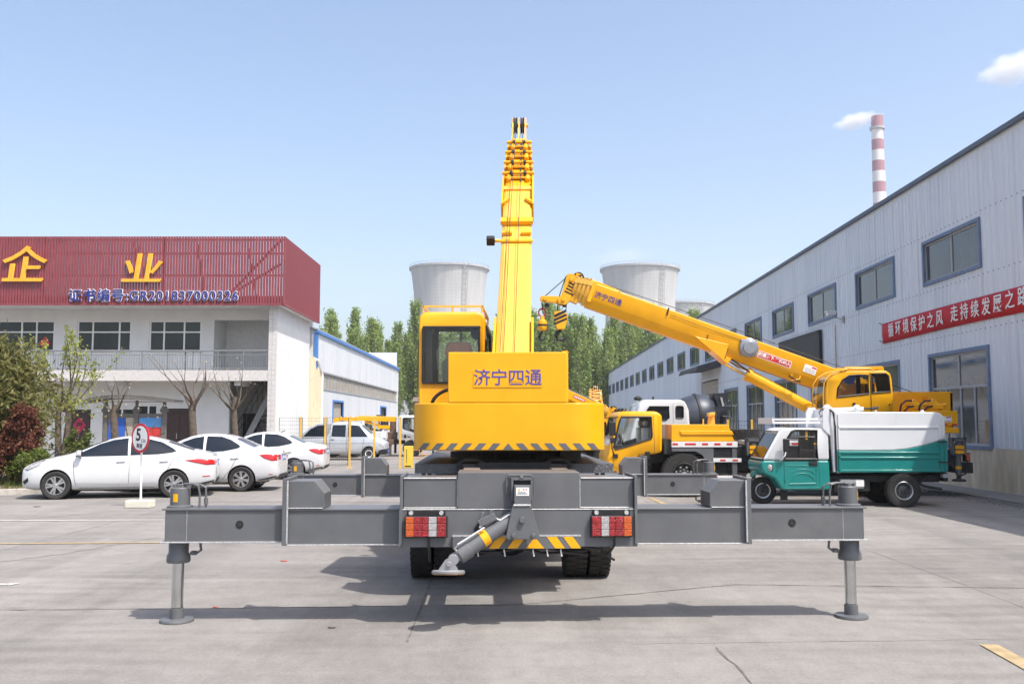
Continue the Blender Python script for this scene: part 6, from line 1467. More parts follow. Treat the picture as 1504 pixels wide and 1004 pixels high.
for sy in (-1, 1):
    for wp in ([(.84, 1.08), (1.24, 1.61), (1.78, 1.64), (1.78, 1.08)], [(1.88, 1.08), (1.88, 1.64), (2.50, 1.62), (2.54, 1.10)]): patch('side_window', bv, [(x - h, z) for x, z in wp], 'y', sy, .004, TINT, pk)
    for s_ in ([(1.83, 1.7), (1.83, .4)], [(1.02, 1.0), (1.08, .5)], [(2.60, 1.6), (2.60, .4)], [(.6, .78), (4.2, .78)]): patch('door_seam', bv, thickline([(x - h, z) for x, z in s_], .014), 'y', sy, .003, DARK, pk)
    for x in (1.62, 2.42): patch('door_handle', bv, [(x - h, .93), (x + .14 - h, .93), (x + .14 - h, .97), (x - h, .97)], 'y', sy, .01, BLK, pk)
    patch('headlight', bv, [(.06 - h, .62), (.30 - h, .78), (.34 - h, .72), (.12 - h, .56)], 'y', sy, .005, CLAMP, pk)
    patch('tail_light', bv, [(4.16 - h, .66), (4.28 - h, .66), (4.28 - h, .95), (4.16 - h, .95)], 'y', sy, .005, RLAMP, pk)
    for x in (.78, 3.45): wheel(pk, (x - h, sy * .70, .30), .30, .18, 'white', out=sy)
patch('windshield', bv, [(.70 - h, -.58), (1.16 - h, -.53), (1.16 - h, .53), (.70 - h, .58)], 'z', 1, .004, TINT, pk)
for x in (.78, 3.45): arch_liner(pk, x, L, .34)
b = MB(); b.box(-h - .05, -h + .35, -.76, .76, .26, .52); build('front_bumper', b, BLK, pk, bevel=.05)
b = MB(); b.prism([(2.74 - h, 1.0), (2.74 - h, 1.74), (3.2 - h, 1.70), (3.62 - h, 1.50), (4.1 - h, 1.02)], 'y', -.72, .72); bc = build('bed_canopy', b, SILV, pk, bevel=.04)
for sy in (-1, 1):
    b = MB(); b.prism([(2.84 - h, 1.10), (2.84 - h, 1.62), (3.18 - h, 1.60), (3.52 - h, 1.44), (3.86 - h, 1.10)], 'y', min(sy * .722, sy * .73), max(sy * .722, sy * .73)); build('canopy_window', b, TINT, bc)
b = MB(); b.box(-h - .062, -h - .052, -.22, .22, .34, .47); build('number_plate', b, PBLUE, pk)

# ------------------------------------------------------------------ simple trucks behind
def far_truck(name, lab, cat, loc, rz, bed=True, crane=False, cabpaint=CARW, L=5.6, rims='black'):
    t = thing(name, lab, cat, loc, rz); truck_cab(t, Matrix.Translation((0, L - 1.45, .0)), cabpaint)
    b = MB(); b.box(-.42, -.34, 0, L - 1.2, .62, .82); b.box(.34, .42, 0, L - 1.2, .62, .82); b.box(-.8, .8, 1.6, 2.6, .45, .8); b.box(-.9, .9, -.04, .06, .5, .75); build('chassis_frame', b, DARK, t)
    if bed:
        b = MB(); b.box(-1.05, 1.05, 0, L - 2.3, .86, .93); b.box(-1.05, -1.0, 0, L - 2.3, .93, 1.28); b.box(1.0, 1.05, 0, L - 2.3, .93, 1.28); b.box(-1.0, 1.0, 0, .05, .93, 1.28)
        for k in range(5):
            for sx in (-1, 1): b.box(min(sx * 1.05, sx * 1.07), max(sx * 1.05, sx * 1.07), .1 + k * .75, .16 + k * .75, .88, 1.27)
        build('flatbed', b, mat('white_flatbed', (.66, .67, .68), .5, var=.05, dirt=.3) if 'white_flatbed' not in MATS else MATS['white_flatbed'], t, bevel=.006)
    for x in (-.85, .85): crane_wheel_pair(t, [x], .95, .42, .24, style=rims); crane_wheel_pair(t, [x], L - .75, .42, .24, style=rims)
    return t
lx_ = at(622, 620, 50.5)
lt = far_truck('loader_truck', 'white flatbed truck with a folded yellow loader crane, behind the yellow fence', 'truck', (lx_.x - 5.7, 50.5, 0), R(-90), L=5.9)
b = MB(); b.box(-.35, .35, 3.85, 4.3, .85, 1.25); b.tube((0, 4.1, 1.2), (0, 4.1, 2.0), .17, n=14); b.box(-1.15, 1.15, 3.9, 4.25, .62, .87); b.tube((1.05, 4.1, .1), (1.05, 4.1, .9), .07, n=10); b.tube((-1.05, 4.1, .1), (-1.05, 4.1, .9), .07, n=10); cr_ = build('crane_base', b, mat('rust_brown_column', (.12, .075, .05), .7, var=.3), lt, bevel=.02)
b = MB(); b.prism([(4.25, 1.78), (4.25, 2.06), (2.3, 2.10), (2.15, 2.0), (2.15, 1.85)], 'x', -.17, .17); b.box(-.13, .13, 1.5, 2.2, 1.83, 2.02); b.box(-.10, .10, 1.15, 1.55, 1.86, 1.99); b.tube((-.17, 1.1, 1.84), (.17, 1.1, 1.84), .15, n=12); b.box(-.16, .16, 3.3, 3.95, 1.42, 1.6); b.tube((0, 3.95, 1.4), (0, 2.6, 1.80), .06, n=10); b.box(-.05, .05, 3.3, 3.36, 1.5, 1.85)
for k in range(4): b.box(-.15, .15, 2.1 - .26 * k, 2.14 - .26 * k, 1.82, 2.08)
build('loader_boom', b, YEL, cr_, bevel=.012)
far_truck('truck', 'white truck cab half hidden behind the silver pickup', 'truck', (at(552, 620, 57).x - 4.2, 57, 0), R(-90), bed=True, L=4.9)
b = MB(); b.box(-.6, .6, -.5, -.46, .5, .95)
b = MB(); b.box(-9.2, -7.7, 47.5, 47.6, .55, 1.1); b.box(-9.2, -7.7, 47.6, 49, .5, .6)
for i in range(7): b.box(-9.1 + i * .2, -9.0 + i * .2, 47.485, 47.498, .65, .75, 1); b.box(-9.1 + i * .2, -9.0 + i * .2, 47.485, 47.498, .9, 1.0, 1)
b.tube((-9.0, 48.2, .3), (-9.0, 48.5, .3), .3, n=18); b.tube((-7.9, 48.2, .3), (-7.9, 48.5, .3), .3, n=18)
q = build('low_trailer', b, [DARK, WHT]); props(q, 'low dark trailer with white marks in front of the loader crane truck', 'trailer')

# ------------------------------------------------------------------ mixer truck
mx_ = thing('mixer_truck', 'white cab truck with dark blue concrete mixer drum behind the yellow truck', 'mixer truck', (at(1100, 620, 27.8).x, 28.4, 0), R(90))
def ym(px): return at(1100, 620, 27.8).x - (px - 752) / 50.4
def zm_(py): return 1.75 + (620 - py) / 50.4
hw = 1.0; pr = [(ym(1010), .6), (ym(1010), 1.3), (ym(1008), 2.1), (ym(1003), 2.34), (ym(996), 2.40), (ym(945), 2.40), (ym(935), 2.28), (ym(922), 1.4), (ym(919), .6)]
b = MB(); b.prism(pr, 'x', -hw, hw); o = build('cab', b, [CARW]); bevel_mod(o, .07, 3); bake(o)
i_ = MB(); i_.prism([(y + (.09 if y < ym(965) else -.09), z - (.08 if z > 2 else 0)) for y, z in pr[1:-1]], 'x', -hw + .06, hw - .06)
wA, wB = rrect(ym(999.5), ym(989), zm_(614), zm_(596.5), .05), [(ym(979), zm_(613)), (ym(979), zm_(597)), (ym(951), zm_(597)), (ym(940), zm_(613)), (ym(940), zm_(617)), (ym(974), zm_(617))]
cA, cB = MB(), MB(); cA.prism(wA, 'x', -2, 2); cB.prism(wB, 'x', -2, 2); cut(o, [i_, cA, cB], CABIN); o.parent = mx_
for nm, wp in (('rear_quarter_window', wA), ('side_window', wB)):
    for sx in (-1, 1):
        b = MB(); b.add([(sx * (hw - .03), u, v) for u, v in wp], [tuple(range(len(wp)))]); g_ = build(nm, b, TINT, o, recalc=False)
        b = MB(); b.path([(sx * (hw + .002), u, v) for u, v in wp + wp[:1]], .018, n=6); build('frame', b, BLK, g_)
    b = MB()
b = MB(); b.path([(-hw - .003, ym(985), 2.3), (-hw - .003, ym(985), 1.0)], .006, n=4); b.tube((-hw - .02, ym(1006), 1.3), (-hw - .02, ym(1006), 1.65), .02, n=6); build('door_seam', b, MULL, o)
b = MB(); b.tube((-.5, ym(960), 2.42), (-.5, ym(960), 2.50), .03, n=8); b.lathe([(.10, 2.40), (.13, 2.46), (.05, 2.52), (.001, 2.52)], 'z', (-.4, ym(938), 0), n=14); b.lathe([(.06, 2.40), (.08, 2.46), (.03, 2.52), (.001, 2.52)], 'z', (.3, ym(945), 0), n=14); build('roof_lamp', b, DARK, o)
b = MB(); b.box(-.42, .42, -.3, ym(925), .55, .85); b.box(-.95, .95, ym(1012), ym(1000), .5, 1.1); b.box(-.9, .9, 0, ym(1012), .8, 1.15); build('chassis_frame', b, DARK, mx_)
for x in (-.85, .85): crane_wheel_pair(mx_, [x], ym(940), .42, .24); crane_wheel_pair(mx_, [x], ym(1070), .42, .24)
b = MB(); dz = zm_(612); a0 = Vector((0, ym(1004), dz - .06)); ax = Vector((0, -1, .16)).normalized(); side = Vector((1, 0, 0)); upv = side.cross(ax)
rg = []
for r_, s_ in ((.30, -.25), (.50, -.2), (.60, .1), (.655, .45), (.66, .62), (.60, .82), (.50, .98), (.42, 1.02)):
    c = a0 + ax * s_; rg.append([c + side * (r_ * math.cos(2 * math.pi * k / 40)) + upv * (r_ * math.sin(2 * math.pi * k / 40)) for k in range(40)])
b.loft(rg); dr = build('drum', b, MIXD, mx_)
b = MB()
for s_, r_ in ((.52, .668),):
    rg = []
    for (ds, dr_) in ((-.03, -.02), (-.03, .02), (.03, .02), (.03, -.02)):
        c = a0 + ax * (s_ + ds); rg.append([c + side * ((r_ + dr_) * math.cos(2 * math.pi * k / 40)) + upv * ((r_ + dr_) * math.sin(2 * math.pi * k / 40)) for k in range(40)])
    b.loft(rg + [rg[0]], caps=False)
build('drum_band', b, DARK, dr)
b = MB(); hp = lambda *P: [(ym(a), zm_(c)) for a, c in P]
b.prism(hp((1050, 577), (1074, 576), (1066, 592), (1058, 600)), 'x', -.35, .35); b.prism(hp((1040, 606), (1046, 598), (1056, 596), (1074, 596), (1072, 602), (1058, 606), (1057, 625), (1040, 625)), 'x', -.5, -.42); b.prism(hp((1040, 606), (1046, 598), (1056, 596), (1074, 596), (1072, 602), (1058, 606), (1057, 625), (1040, 625)), 'x', .42, .5); b.prism(hp((1058, 600), (1072, 600), (1066, 625), (1060, 625)), 'x', -.3, .3)
b.path([(-.5, *hp((1062, 611))[0]), (-.5, *hp((1075, 612))[0]), (-.5, *hp((1075, 588))[0]), (-.5, *hp((1070, 588))[0])], .018)
hpp = build('hopper', b, mat('dark_navy_hopper', (.022, .026, .038), .45, var=.15), mx_, bevel=.008)
b = MB(); b.prism(hp((1060, 583), (1063, 583), (1066, 596), (1063, 596)), 'x', -.38, -.36); build('chute', b, MULL, hpp)

# ------------------------------------------------------------------ other cranes behind the foreground one
cc_ = thing('crane_truck', 'yellow truck crane hidden behind the foreground counterweight, its boom lowered to the right', 'crane truck', (-1.3, 31.0, 0), R(-90))
sC = 1400 / 30.0
def PC(px, py): return Vector((0, (px - 752) / sC + 1.3, 1.75 + (620 - py) / sC))
b = MB(); b.box(-.42, .42, 0, 5.5, .6, 1.0); b.box(-1.0, 1.0, .2, 4.0, .9, 1.05); build('chassis_frame', b, DARK, cc_)
for x in (-.85, .85): crane_wheel_pair(cc_, [x], .9, .46, .24); crane_wheel_pair(cc_, [x], 3.3, .46, .24)
b = MB(); b.box(-.9, .9, .2, 2.4, 1.1, 1.9); b.box(-.3, .3, .5, 2.0, 1.9, 2.4); build('turntable', b, YEL, cc_, bevel=.02)
pA, pBq = PC(835, 571), PC(912, 606); d_ = (pBq - pA); MC = Matrix.Translation((.35, pA.y, pA.z)) @ Matrix.Rotation(math.atan2(d_.z, d_.y), 4, 'X') @ Matrix.Translation((0, -1.6, 0))
boC, ueC = boom(cc_, MC, u1=2.6, hw=.26, hh=.40, nsec=3, mats=(YEL, YELP), step=.15, headL=.3)
b = MB(); b.box(-.255, .255, .0, 2.58, .005, .03); build('top_plate', b, mat('grey_boom_top', (.28, .28, .29), .5), boC)
b = MB(); b.box(.2605, .264, 1.85, 2.25, -.16, -.07); ws2 = build('warning_sticker', b, REDP, boC); b = MB()
for k in range(6): b.box(.2645, .266, 1.88 + .06 * k, 1.92 + .06 * k, -.14, -.09)
build('mark', b, WHT, ws2)
ct = thing('crane_truck', 'far yellow crane whose raised boom head shows against the poplars', 'crane truck', (at(866, 620, 62).x + .3, 62, 0), R(8))
b = MB(); b.box(-1.0, 1.0, -2, 3, .6, 1.5); build('chassis', b, DARK, ct)
for x in (-.9, .9): crane_wheel_pair(ct, [x], -1.2, .46, .24); crane_wheel_pair(ct, [x], 2.2, .46, .24)
b = MB(); b.box(-.9, .9, -1.5, 1.2, 1.52, 2.6); build('turntable', b, YEL, ct)
boom(ct, Matrix.Translation((.0, -.6, 1.9)) @ Matrix.Rotation(R(6), 4, 'Y') @ Matrix.Rotation(R(62), 4, 'X'), u1=1.2, hw=.42, hh=.55, nsec=4, mats=(YEL, YEL), step=.26, headL=.30)

# ------------------------------------------------------------------ teal and white refuse tricycle
TR = thing('refuse_tricycle', 'teal and white three wheeled refuse truck with a covered container', 'tricycle truck', (9.1, 20.65, 0), R(90))
def KT(name, mb, mats, par=TR, **k): return build(name, mb, mats, par, **k)
def yt_(px): return 9.1 - (px - 752) / 70.0
def zt_(py): return 1.75 + (620 - py) / 70.0
def NT(P): return [(yt_(a), zt_(c)) for a, c in P]
cw_ = .58
up_ = NT([(1217, 675), (1217, 629), (1160, 627.5), (1150, 629), (1144, 633), (1119.5, 675)])
lw_ = NT([(1217, 675.3), (1119, 675.3), (1116.5, 680), (1117, 688), (1121, 695), (1136, 702), (1144, 714), (1147, 718.5), (1218, 718.5)])
b = MB(); b.prism(up_, 'x', -cw_, cw_); uc = build('cab', b, [WHTC]); bevel_mod(uc, .045, 3); bake(uc)
inn = MB(); inn.prism(NT([(1213, 690), (1213, 632), (1160, 630.5), (1152, 632), (1148, 635), (1128, 670), (1128, 690)]), 'x', -cw_ + .05, cw_ - .05)
swp = NT([(1151, 673.5), (1152, 660), (1156, 643), (1162, 634), (1168, 631.5), (1199, 631.5), (1199.5, 673.5)])
sw_ = MB(); sw_.prism(swp, 'x', -2, 2)
ws_ = MB(); ws_.prism(NT([(1112, 672), (1112, 640), (1141, 634.5), (1143, 637), (1128, 672)]), 'x', -cw_ + .07, cw_ - .07)
rw_ = MB(); rw_.box(-.4, .4, yt_(1225), yt_(1205), zt_(668), zt_(638))
cut(uc, [inn, sw_, ws_, rw_], CABIN); uc.parent = TR
b = MB(); b.prism(lw_, 'x', -cw_ - .005, cw_ + .005); lc_ = KT('lower_body', b, TEAL, bevel=.05, seg=3)
for sx in (-1, 1):
    b = MB(); b.path([(sx * (cw_ + .002), u, v) for u, v in swp + swp[:1]], .026, n=6); b.path([(sx * (cw_ - .02), yt_(1173.5), zt_(640.5)), (sx * (cw_ - .02), yt_(1173.5), zt_(673))], .018, n=6); b.path([(sx * (cw_ - .02), yt_(1155), zt_(641.5)), (sx * (cw_ - .02), yt_(1198), zt_(641.5))], .018, n=6)
    wf_ = build('side_window', b, BLK, uc); b = MB(); b.add([(sx * (cw_ - .03), u, v) for u, v in swp], [tuple(range(len(swp)))]); build('pane', b, GLS, wf_, recalc=False)
b = MB(); P_ = NT([(1121, 674.5), (1145, 633.5)]); b.quad((-cw_ + .06, P_[0][0] + .012, P_[0][1]), (cw_ - .06, P_[0][0] + .012, P_[0][1]), (cw_ - .06, P_[1][0] + .012, P_[1][1]), (-cw_ + .06, P_[1][0] + .012, P_[1][1])); wsd = build('windshield', b, SMOKE, uc, recalc=False)
b = MB(); b.path([(-cw_ + .06, P_[0][0] + .014, P_[0][1]), (cw_ - .06, P_[0][0] + .014, P_[0][1]), (cw_ - .06, P_[1][0] + .014, P_[1][1]), (-cw_ + .06, P_[1][0] + .014, P_[1][1]), (-cw_ + .06, P_[0][0] + .014, P_[0][1])], .018, n=6); build('seal', b, BLK, wsd)
for sx in (-1, 1):
    b = MB(); X = sx * (cw_ + .006); X2 = sx * (cw_ + .012)
    def ring(pp, r_=.006): b.path([(X, u, v) for u, v in NT(pp)], r_, n=5)
    ring([(1150, 676), (1150.5, 716), (1202, 715), (1201, 676)]); ring([(1155, 683), (1197, 683), (1196, 710), (1156, 710)], .010); ring([(1157, 709.5), (1196, 708.5)], .014)
    ring([(1160, 704), (1164, 698), (1171, 694.5), (1178, 694), (1186, 696), (1192, 701), (1193, 704)], .012); ring([(1160, 694), (1168, 689), (1180, 688), (1190, 691), (1194, 694)], .008)
    d_ = KT('door_panel', b, TEAL); b = MB(); b.prism(NT([(1187, 678), (1198, 678), (1198, 681), (1188, 681)]), 'x', min(X, X2 + sx * .02), max(X, X2 + sx * .02)); b.prism(NT([(1186, 677), (1199, 677), (1199, 684), (1186, 684)]), 'x', min(X - .0, X + sx * .004), max(X, X + sx * .004)); build('handle', b, DARK, d_)
    b = MB(); b.prism(NT([(1150, 698), (1152, 698), (1152, 705), (1150, 705)]), 'x', min(X, X2 + sx * .01), max(X, X2 + sx * .01)); build('hinge', b, TEAL, d_)
    b = MB(); hy, hz_ = NT([(1129, 686)])[0]; b.lathe([(.001, -.02), (.062, -.02), (.06, .02), (.035, .035), (.001, .04)], 'x', (0, 0, 0), n=20); b.xf(Matrix.Translation((sx * (cw_ - .015), hy, hz_)) @ Matrix.Rotation(R(20) * sx + (0 if sx > 0 else math.pi), 4, 'Z') @ Matrix.Diagonal((1, 1, 1.25, 1))); hl_ = KT('headlight', b, CLAMP); b = MB(); b.lathe([(.060, -.02), (.076, -.02), (.076, .012), (.060, .016)], 'x', (0, 0, 0), n=20); b.xf(Matrix.Translation((sx * (cw_ - .015), hy, hz_)) @ Matrix.Rotation(R(20) * sx + (0 if sx > 0 else math.pi), 4, 'Z') @ Matrix.Diagonal((1, 1, 1.25, 1))); build('rim', b, BLK, hl_)
    b = MB(); my, mz = NT([(1151, 653)])[0]; b.box(sx * .70 - .03, sx * .70 + .03, my - .08, my + .06, mz - .14, mz + .14); mo = KT('mirror', b, BLK, bevel=.025); b = MB(); b.path([(sx * .70, my, mz - .12), (sx * .72, my + .03, mz - .22), (sx * .62, my + .1, mz - .32)], .015); build('arm', b, WHT, mo)
b = MB(); b.box(-.45, .45, yt_(1205), yt_(1195), zt_(690), zt_(660)); b.box(-.45, .45, yt_(1196), yt_(1178), zt_(693), zt_(684)); KT('seat', b, BLK, bevel=.03)
b = MB(); b.path([(-.32, yt_(1164), zt_(668)), (-.1, yt_(1160), zt_(672)), (.1, yt_(1160), zt_(672)), (.32, yt_(1164), zt_(668))], .018); b.tube((0, yt_(1160), zt_(672)), (0, yt_(1148), zt_(690)), .03); KT('handlebar', b, BLK)
b = MB(); b.box(-cw_ + .02, -cw_ + .03, yt_(1186), yt_(1183), zt_(645), zt_(631.5)); b.box(-cw_ + .02, -cw_ + .03, yt_(1199), yt_(1195), zt_(652), zt_(650)); KT('tape', b, YELP)
wheel(TR, (0, 0, 0), .29, .13, 'silver', M=Matrix.Translation((0, yt_(1128), .30)) @ Matrix.Rotation(math.pi / 2, 4, 'Z'), out=1)
b = MB(); b.prism(NT([(1111, 702), (1114, 693), (1122, 690), (1133, 692), (1140, 698), (1136, 702), (1128, 696), (1118, 697)]), 'x', -.14, .14); KT('front_fender', b, TEAL, bevel=.02)
for sx in (-1, 1):
    b = MB(); b.path([(sx * .095, yt_(1128), .29), (sx * .095, yt_(1130), .42), (sx * .07, yt_(1133), .58)], [.03, .022, .02]); KT('fork', b, DARK)
for x in (-.62, -.44, .62): wheel(TR, (0, 0, 0), .338, .18, 'silver', M=Matrix.Translation((x, yt_(1321), .338)) @ Matrix.Rotation(-math.pi / 2 if x > 0 else math.pi / 2, 4, 'Z'), out=1, chunky=True) if x != -.44 else None
b = MB(); b.box(-.40, -.32, .1, 2.6, .50, .64); b.box(.32, .40, .1, 2.6, .50, .64); b.tube((-.6, yt_(1321), .355), (.6, yt_(1321), .355), .05, n=10); b.box(-.5, .5, 1.6, 2.35, .32, .55); b.box(-.35, .35, 2.3, 3.1, .30, .42); b.path([(-.45, .75, .56), (-.5, .45, .42), (-.5, .1, .36)], .03); b.path([(-.45, .35, .65), (-.45, .62, .42), (-.45, .85, .38)], .03); b.box(-.35, .35, 1.85, 2.1, .28, .5); b.box(-.6, -.5, yt_(1345), yt_(1298), .70, .74)
b.box(-.30, -.22, yt_(1160), yt_(1150), .12, .36); KT('chassis', b, DARK, bevel=.01)
b = MB(); b.box(-.58, -.35, yt_(1266), yt_(1232), zt_(716), zt_(703)); KT('battery_box', b, mat('aluminium_box', (.5, .5, .5), .35, metal=.6), bevel=.01); b = MB(); b.prism(NT([(1254, 704), (1266, 704), (1266, 713), (1254, 713)]), 'x', -.595, -.585); KT('type_plate', b, WHT)
HW = .63
curve = [(1225, 660.5), (1270, 660.5), (1310, 660), (1330, 658), (1350, 654), (1370, 648.5), (1386, 643.5)]
tp_ = [(1386.5, 622), (1384, 610), (1380, 606.5), (1374, 605), (1245, 604.5), (1225, 604.5)]
b = MB(); b.prism(NT(curve + tp_), 'x', -HW, HW); ctn = KT('container_cover', b, WHTC, bevel=.018)
b = MB(); b.prism(NT([(a, c + .25) for a, c in curve] + [(1388, 692), (1228, 693), (1225, 692)]), 'x', -HW, HW); clo = KT('container', b, TEAL, bevel=.012)
b = MB()
for sx in (-1, 1):
    def rib(x0, x1, z0_, z1_, m=0, o=.02): b.prism(NT([(x0, z1_), (x1, z1_), (x1, z0_), (x0, z0_)]), 'x', min(sx * HW, sx * (HW + o)), max(sx * HW, sx * (HW + o)), m)
    rib(1229, 1376, 626, 628.5); rib(1376, 1379, 608, 644); rib(1229, 1231, 608, 659); rib(1382, 1385, 612, 640)
    build('rib', b, WHTC, ctn, bevel=.006); b = MB()
    rib(1229, 1377, 670, 672.5); rib(1229, 1377, 662.5, 665); rib(1229, 1377, 688.5, 692); rib(1377, 1381, 652, 690); rib(1229, 1232, 666, 690); rib(1384, 1388, 646, 689)
    build('rib', b, TEAL, clo, bevel=.006); b = MB()
    for z_ in (648, 677.5): b.prism(NT([(1374, z_ + 1), (1388, z_ + 1), (1388, z_ - 1), (1374, z_ - 1)]), 'x', min(sx * (HW + .02), sx * (HW + .04)), max(sx * (HW + .02), sx * (HW + .04)))
    build('hinge', b, DARK, clo); b = MB()
b = MB(); b.path([(-HW - .03, yt_(1225), zt_(690)), (-HW - .03, yt_(1224.5), zt_(625)), (-HW - .02, yt_(1222), zt_(605)), (-HW + .1, yt_(1216), zt_(598)), (-.3, yt_(1210), zt_(596))], .02); b.path([(-.58, yt_(1208), zt_(600)), (-.6, yt_(1203), zt_(605)), (-.6, yt_(1205), zt_(612)), (-.58, yt_(1210), zt_(608)), (-.58, yt_(1209), zt_(600))], .012); KT('hose', b, BLK)
b = MB(); b.prism(NT([(1208, 629), (1208, 605), (1212, 597), (1222, 597), (1226, 604), (1226, 692), (1222, 692), (1219, 640)]), 'x', -.60, -.52); b.prism(NT([(1208, 629), (1208, 605), (1212, 597), (1222, 597), (1226, 604), (1226, 692), (1222, 692), (1219, 640)]), 'x', .52, .60); b.box(-.52, .52, yt_(1226), yt_(1220), zt_(640), zt_(600)); KT('hoist_post', b, WHTC, bevel=.008)
b = MB()
for X in (-.58, .52): b.box(X, X + .05, yt_(1222), yt_(1134), zt_(617), zt_(613.5)); b.box(X, X + .05, yt_(1205), yt_(1134), zt_(622), zt_(619))
b.box(-.58, .57, yt_(1137), yt_(1134), zt_(622), zt_(613.5)); KT('lifting_arm', b, WHT, bevel=.006)
b = MB(); b.tube((-.5, yt_(1224), zt_(602)), (-.5, yt_(1270), zt_(600)), .045, n=12); b.lathe([(.03, -.05), (.09, -.02), (.09, .05), (.04, .1)], 'y', (-.5, yt_(1262), zt_(600.5)), n=12); b.lathe([(.03, -.05), (.09, -.02), (.09, .05), (.04, .1)], 'y', (-.5, yt_(1218), zt_(600)), n=12); b.box(-.62, -.60, yt_(1287), yt_(1285), zt_(615), zt_(602)); cyl = KT('hydraulic_cylinder', b, WHT); b = MB(); b.tube((-.5, yt_(1270), zt_(600)), (-.5, yt_(1292), zt_(599)), .022, n=10); b.tube((-.55, yt_(1281), zt_(600)), (-.55, yt_(1291), zt_(598)), .03, n=8); build('rod', b, DARK, cyl)
b = MB(); b.prism(NT([(1357, 605), (1359, 601), (1361, 605)]), 'x', -.5, -.4); KT('lifting_lug', b, WHT)
b = MB(); b.box(-.55, .55, -.02, .06, .52, .70); b.box(-.6, -.45, -.04, .1, .60, .68, 1); KT('rear_bumper', b, [DARK, MULL])

# ------------------------------------------------------------------ speed sign, notice board, fence, cabinet, bicycle
q = gnd(201, 746); q.y += .17
ss = thing('speed_sign', 'round red rimmed 5 km speed limit sign on a white pole in a concrete block', 'road sign', (q.x, q.y, 0), R(0))
b = MB(); b.box(-.26, .26, -.16, .16, 0, .155); build('base_block', b, mat('cream_concrete_block', (.62, .60, .50), .85, var=.1, dirt=.3), ss, bevel=.02)
top = at(206.5, 643, q.y) - q; tip = Vector((top.x + .01, 0, top.z + .2))
b = MB(); b.tube((-.0, .02, .15), tip + Vector((0, .03, 0)), .022, n=12); build('pole', b, WHT, ss)
DM = Matrix.Translation((top.x, -.01, top.z)) @ Matrix.Rotation(R(-35), 4, 'Z') @ Matrix.Rotation(R(3), 4, 'Y')
b = MB(); b.lathe([(.001, -.008), (.305, -.008), (.305, .008), (.001, .008)], 'y', n=48); disc = build('disc', b, mat('sign_red', (.50, .02, .035), .4, var=.04), ss, M=DM)
b = MB(); b.lathe([(.001, -.0115), (.252, -.0115), (.252, -.009), (.001, -.009)], 'y', n=48); build('white_field', b, WHT, disc)
text('lettering', '5', .36, BLK, disc, Matrix.Translation((-.055, -.0135, .055)) @ STAND, ext=.001, bold=.008); text('lettering', 'KM', .115, MULL, disc, Matrix.Translation((.125, -.0135, -.05)) @ STAND, ext=.001, bold=.001); text('lettering', '限速', .10, BLK, disc, Matrix.Translation((.0, -.0135, -.165)) @ STAND, ext=.001, bold=.002)

NBX = lambda px: at(px, 620, 38).x
nb = thing('notice_board', 'grey framed notice board under a curved canopy with blue and red posters', 'notice board', (NBX(196), 38, 0))
def N_(name, mb, mats, par=None, **k): return build(name, mb, mats, par or nb, world=(par is None), **k)
FRM = mat('grey_brown_frame', (.15, .14, .13), .6, var=.15)
b = MB()
for px in (155, 200.5, 241): b.box(NBX(px) - .09, NBX(px) + .09, 37.92, 38.08, 0, 2.38); b.box(NBX(px) - .05, NBX(px) + .05, 37.95, 38.05, 2.38, 2.62); b.box(NBX(px) - .14, NBX(px) + .14, 37.9, 38.1, 2.15, 2.3)
b.box(NBX(155), NBX(241), 37.95, 38.05, 1.95, 2.1); b.box(NBX(155), NBX(241), 37.95, 38.05, .5, .62); N_('frame', b, FRM, bevel=.01)
b = MB(); n = 16; ux = NBX(127); w_ = NBX(262) - ux
for sgn_ in (0,):
    top_ = [(ux + w_ * i / n, 2.62 + .20 * math.sin(math.pi * (i / n) ** .75)) for i in range(n + 1)]; bot_ = [(x, z - .10 - .05 * math.sin(math.pi * i / n)) for i, (x, z) in enumerate(top_)]
    b.prism(top_ + bot_[::-1], 'y', 37.55, 38.5)
for i in range(26): x = ux + w_ * i / 25; z = 2.62 + .20 * math.sin(math.pi * (i / 25) ** .75); b.box(x - .02, x + .02, 37.53, 38.52, z + .002, z + .02)
N_('canopy', b, FRM)
b = MB(); b.box(ux + .3, ux + w_ - .4, 37.7, 38.3, 2.56, 2.58); N_('soffit', b, mat('wood_soffit', (.36, .24, .16), .7))
b = MB(); b.box(NBX(160), NBX(184), 37.97, 38.0, .63, 1.94); p1_ = N_('poster', b, mat('blue_poster', (.03, .12, .52), .5, var=.05)); props(p1_)
b = MB()
for i, (z0_, c) in enumerate(((1.75, 1), (1.58, 0), (1.42, 0), (1.26, 0), (1.12, 0))): b.box(NBX(161.5), NBX(178), 37.962, 37.968, z0_, z0_ + .11, c)
b.box(NBX(160), NBX(171), 37.962, 37.968, .64, 1.04, 2); b.box(NBX(171), NBX(180), 37.962, 37.968, .64, 1.04, 3)
build('printed_block', b, [WHT, mat('poster_green', (.08, .30, .12), .5), mat('poster_yellow', (.70, .50, .05), .5), mat('poster_red', (.60, .05, .04), .5)], p1_).matrix_parent_inverse = nb.matrix_basis.inverted()
b = MB(); b.box(NBX(185), NBX(196), 37.97, 38.0, .63, 1.94); N_('poster', b, mat('tan_panel', (.42, .37, .31), .7))
b = MB(); z = 1.94
for i, (hh_, c) in enumerate(((.38, 0), (.10, 1), (.32, 1), (.16, 2), (.35, 3))): b.box(NBX(205), NBX(237), 37.97, 38.0, z - hh_, z - .002, c); z -= hh_
N_('poster', b, [mat('poster_sky_blue', (.10, .33, .68), .5, var=.1, scale=8), MATS['poster_red'], mat('poster_orange', (.75, .25, .05), .5), mat('poster_lime', (.45, .55, .10), .5)])

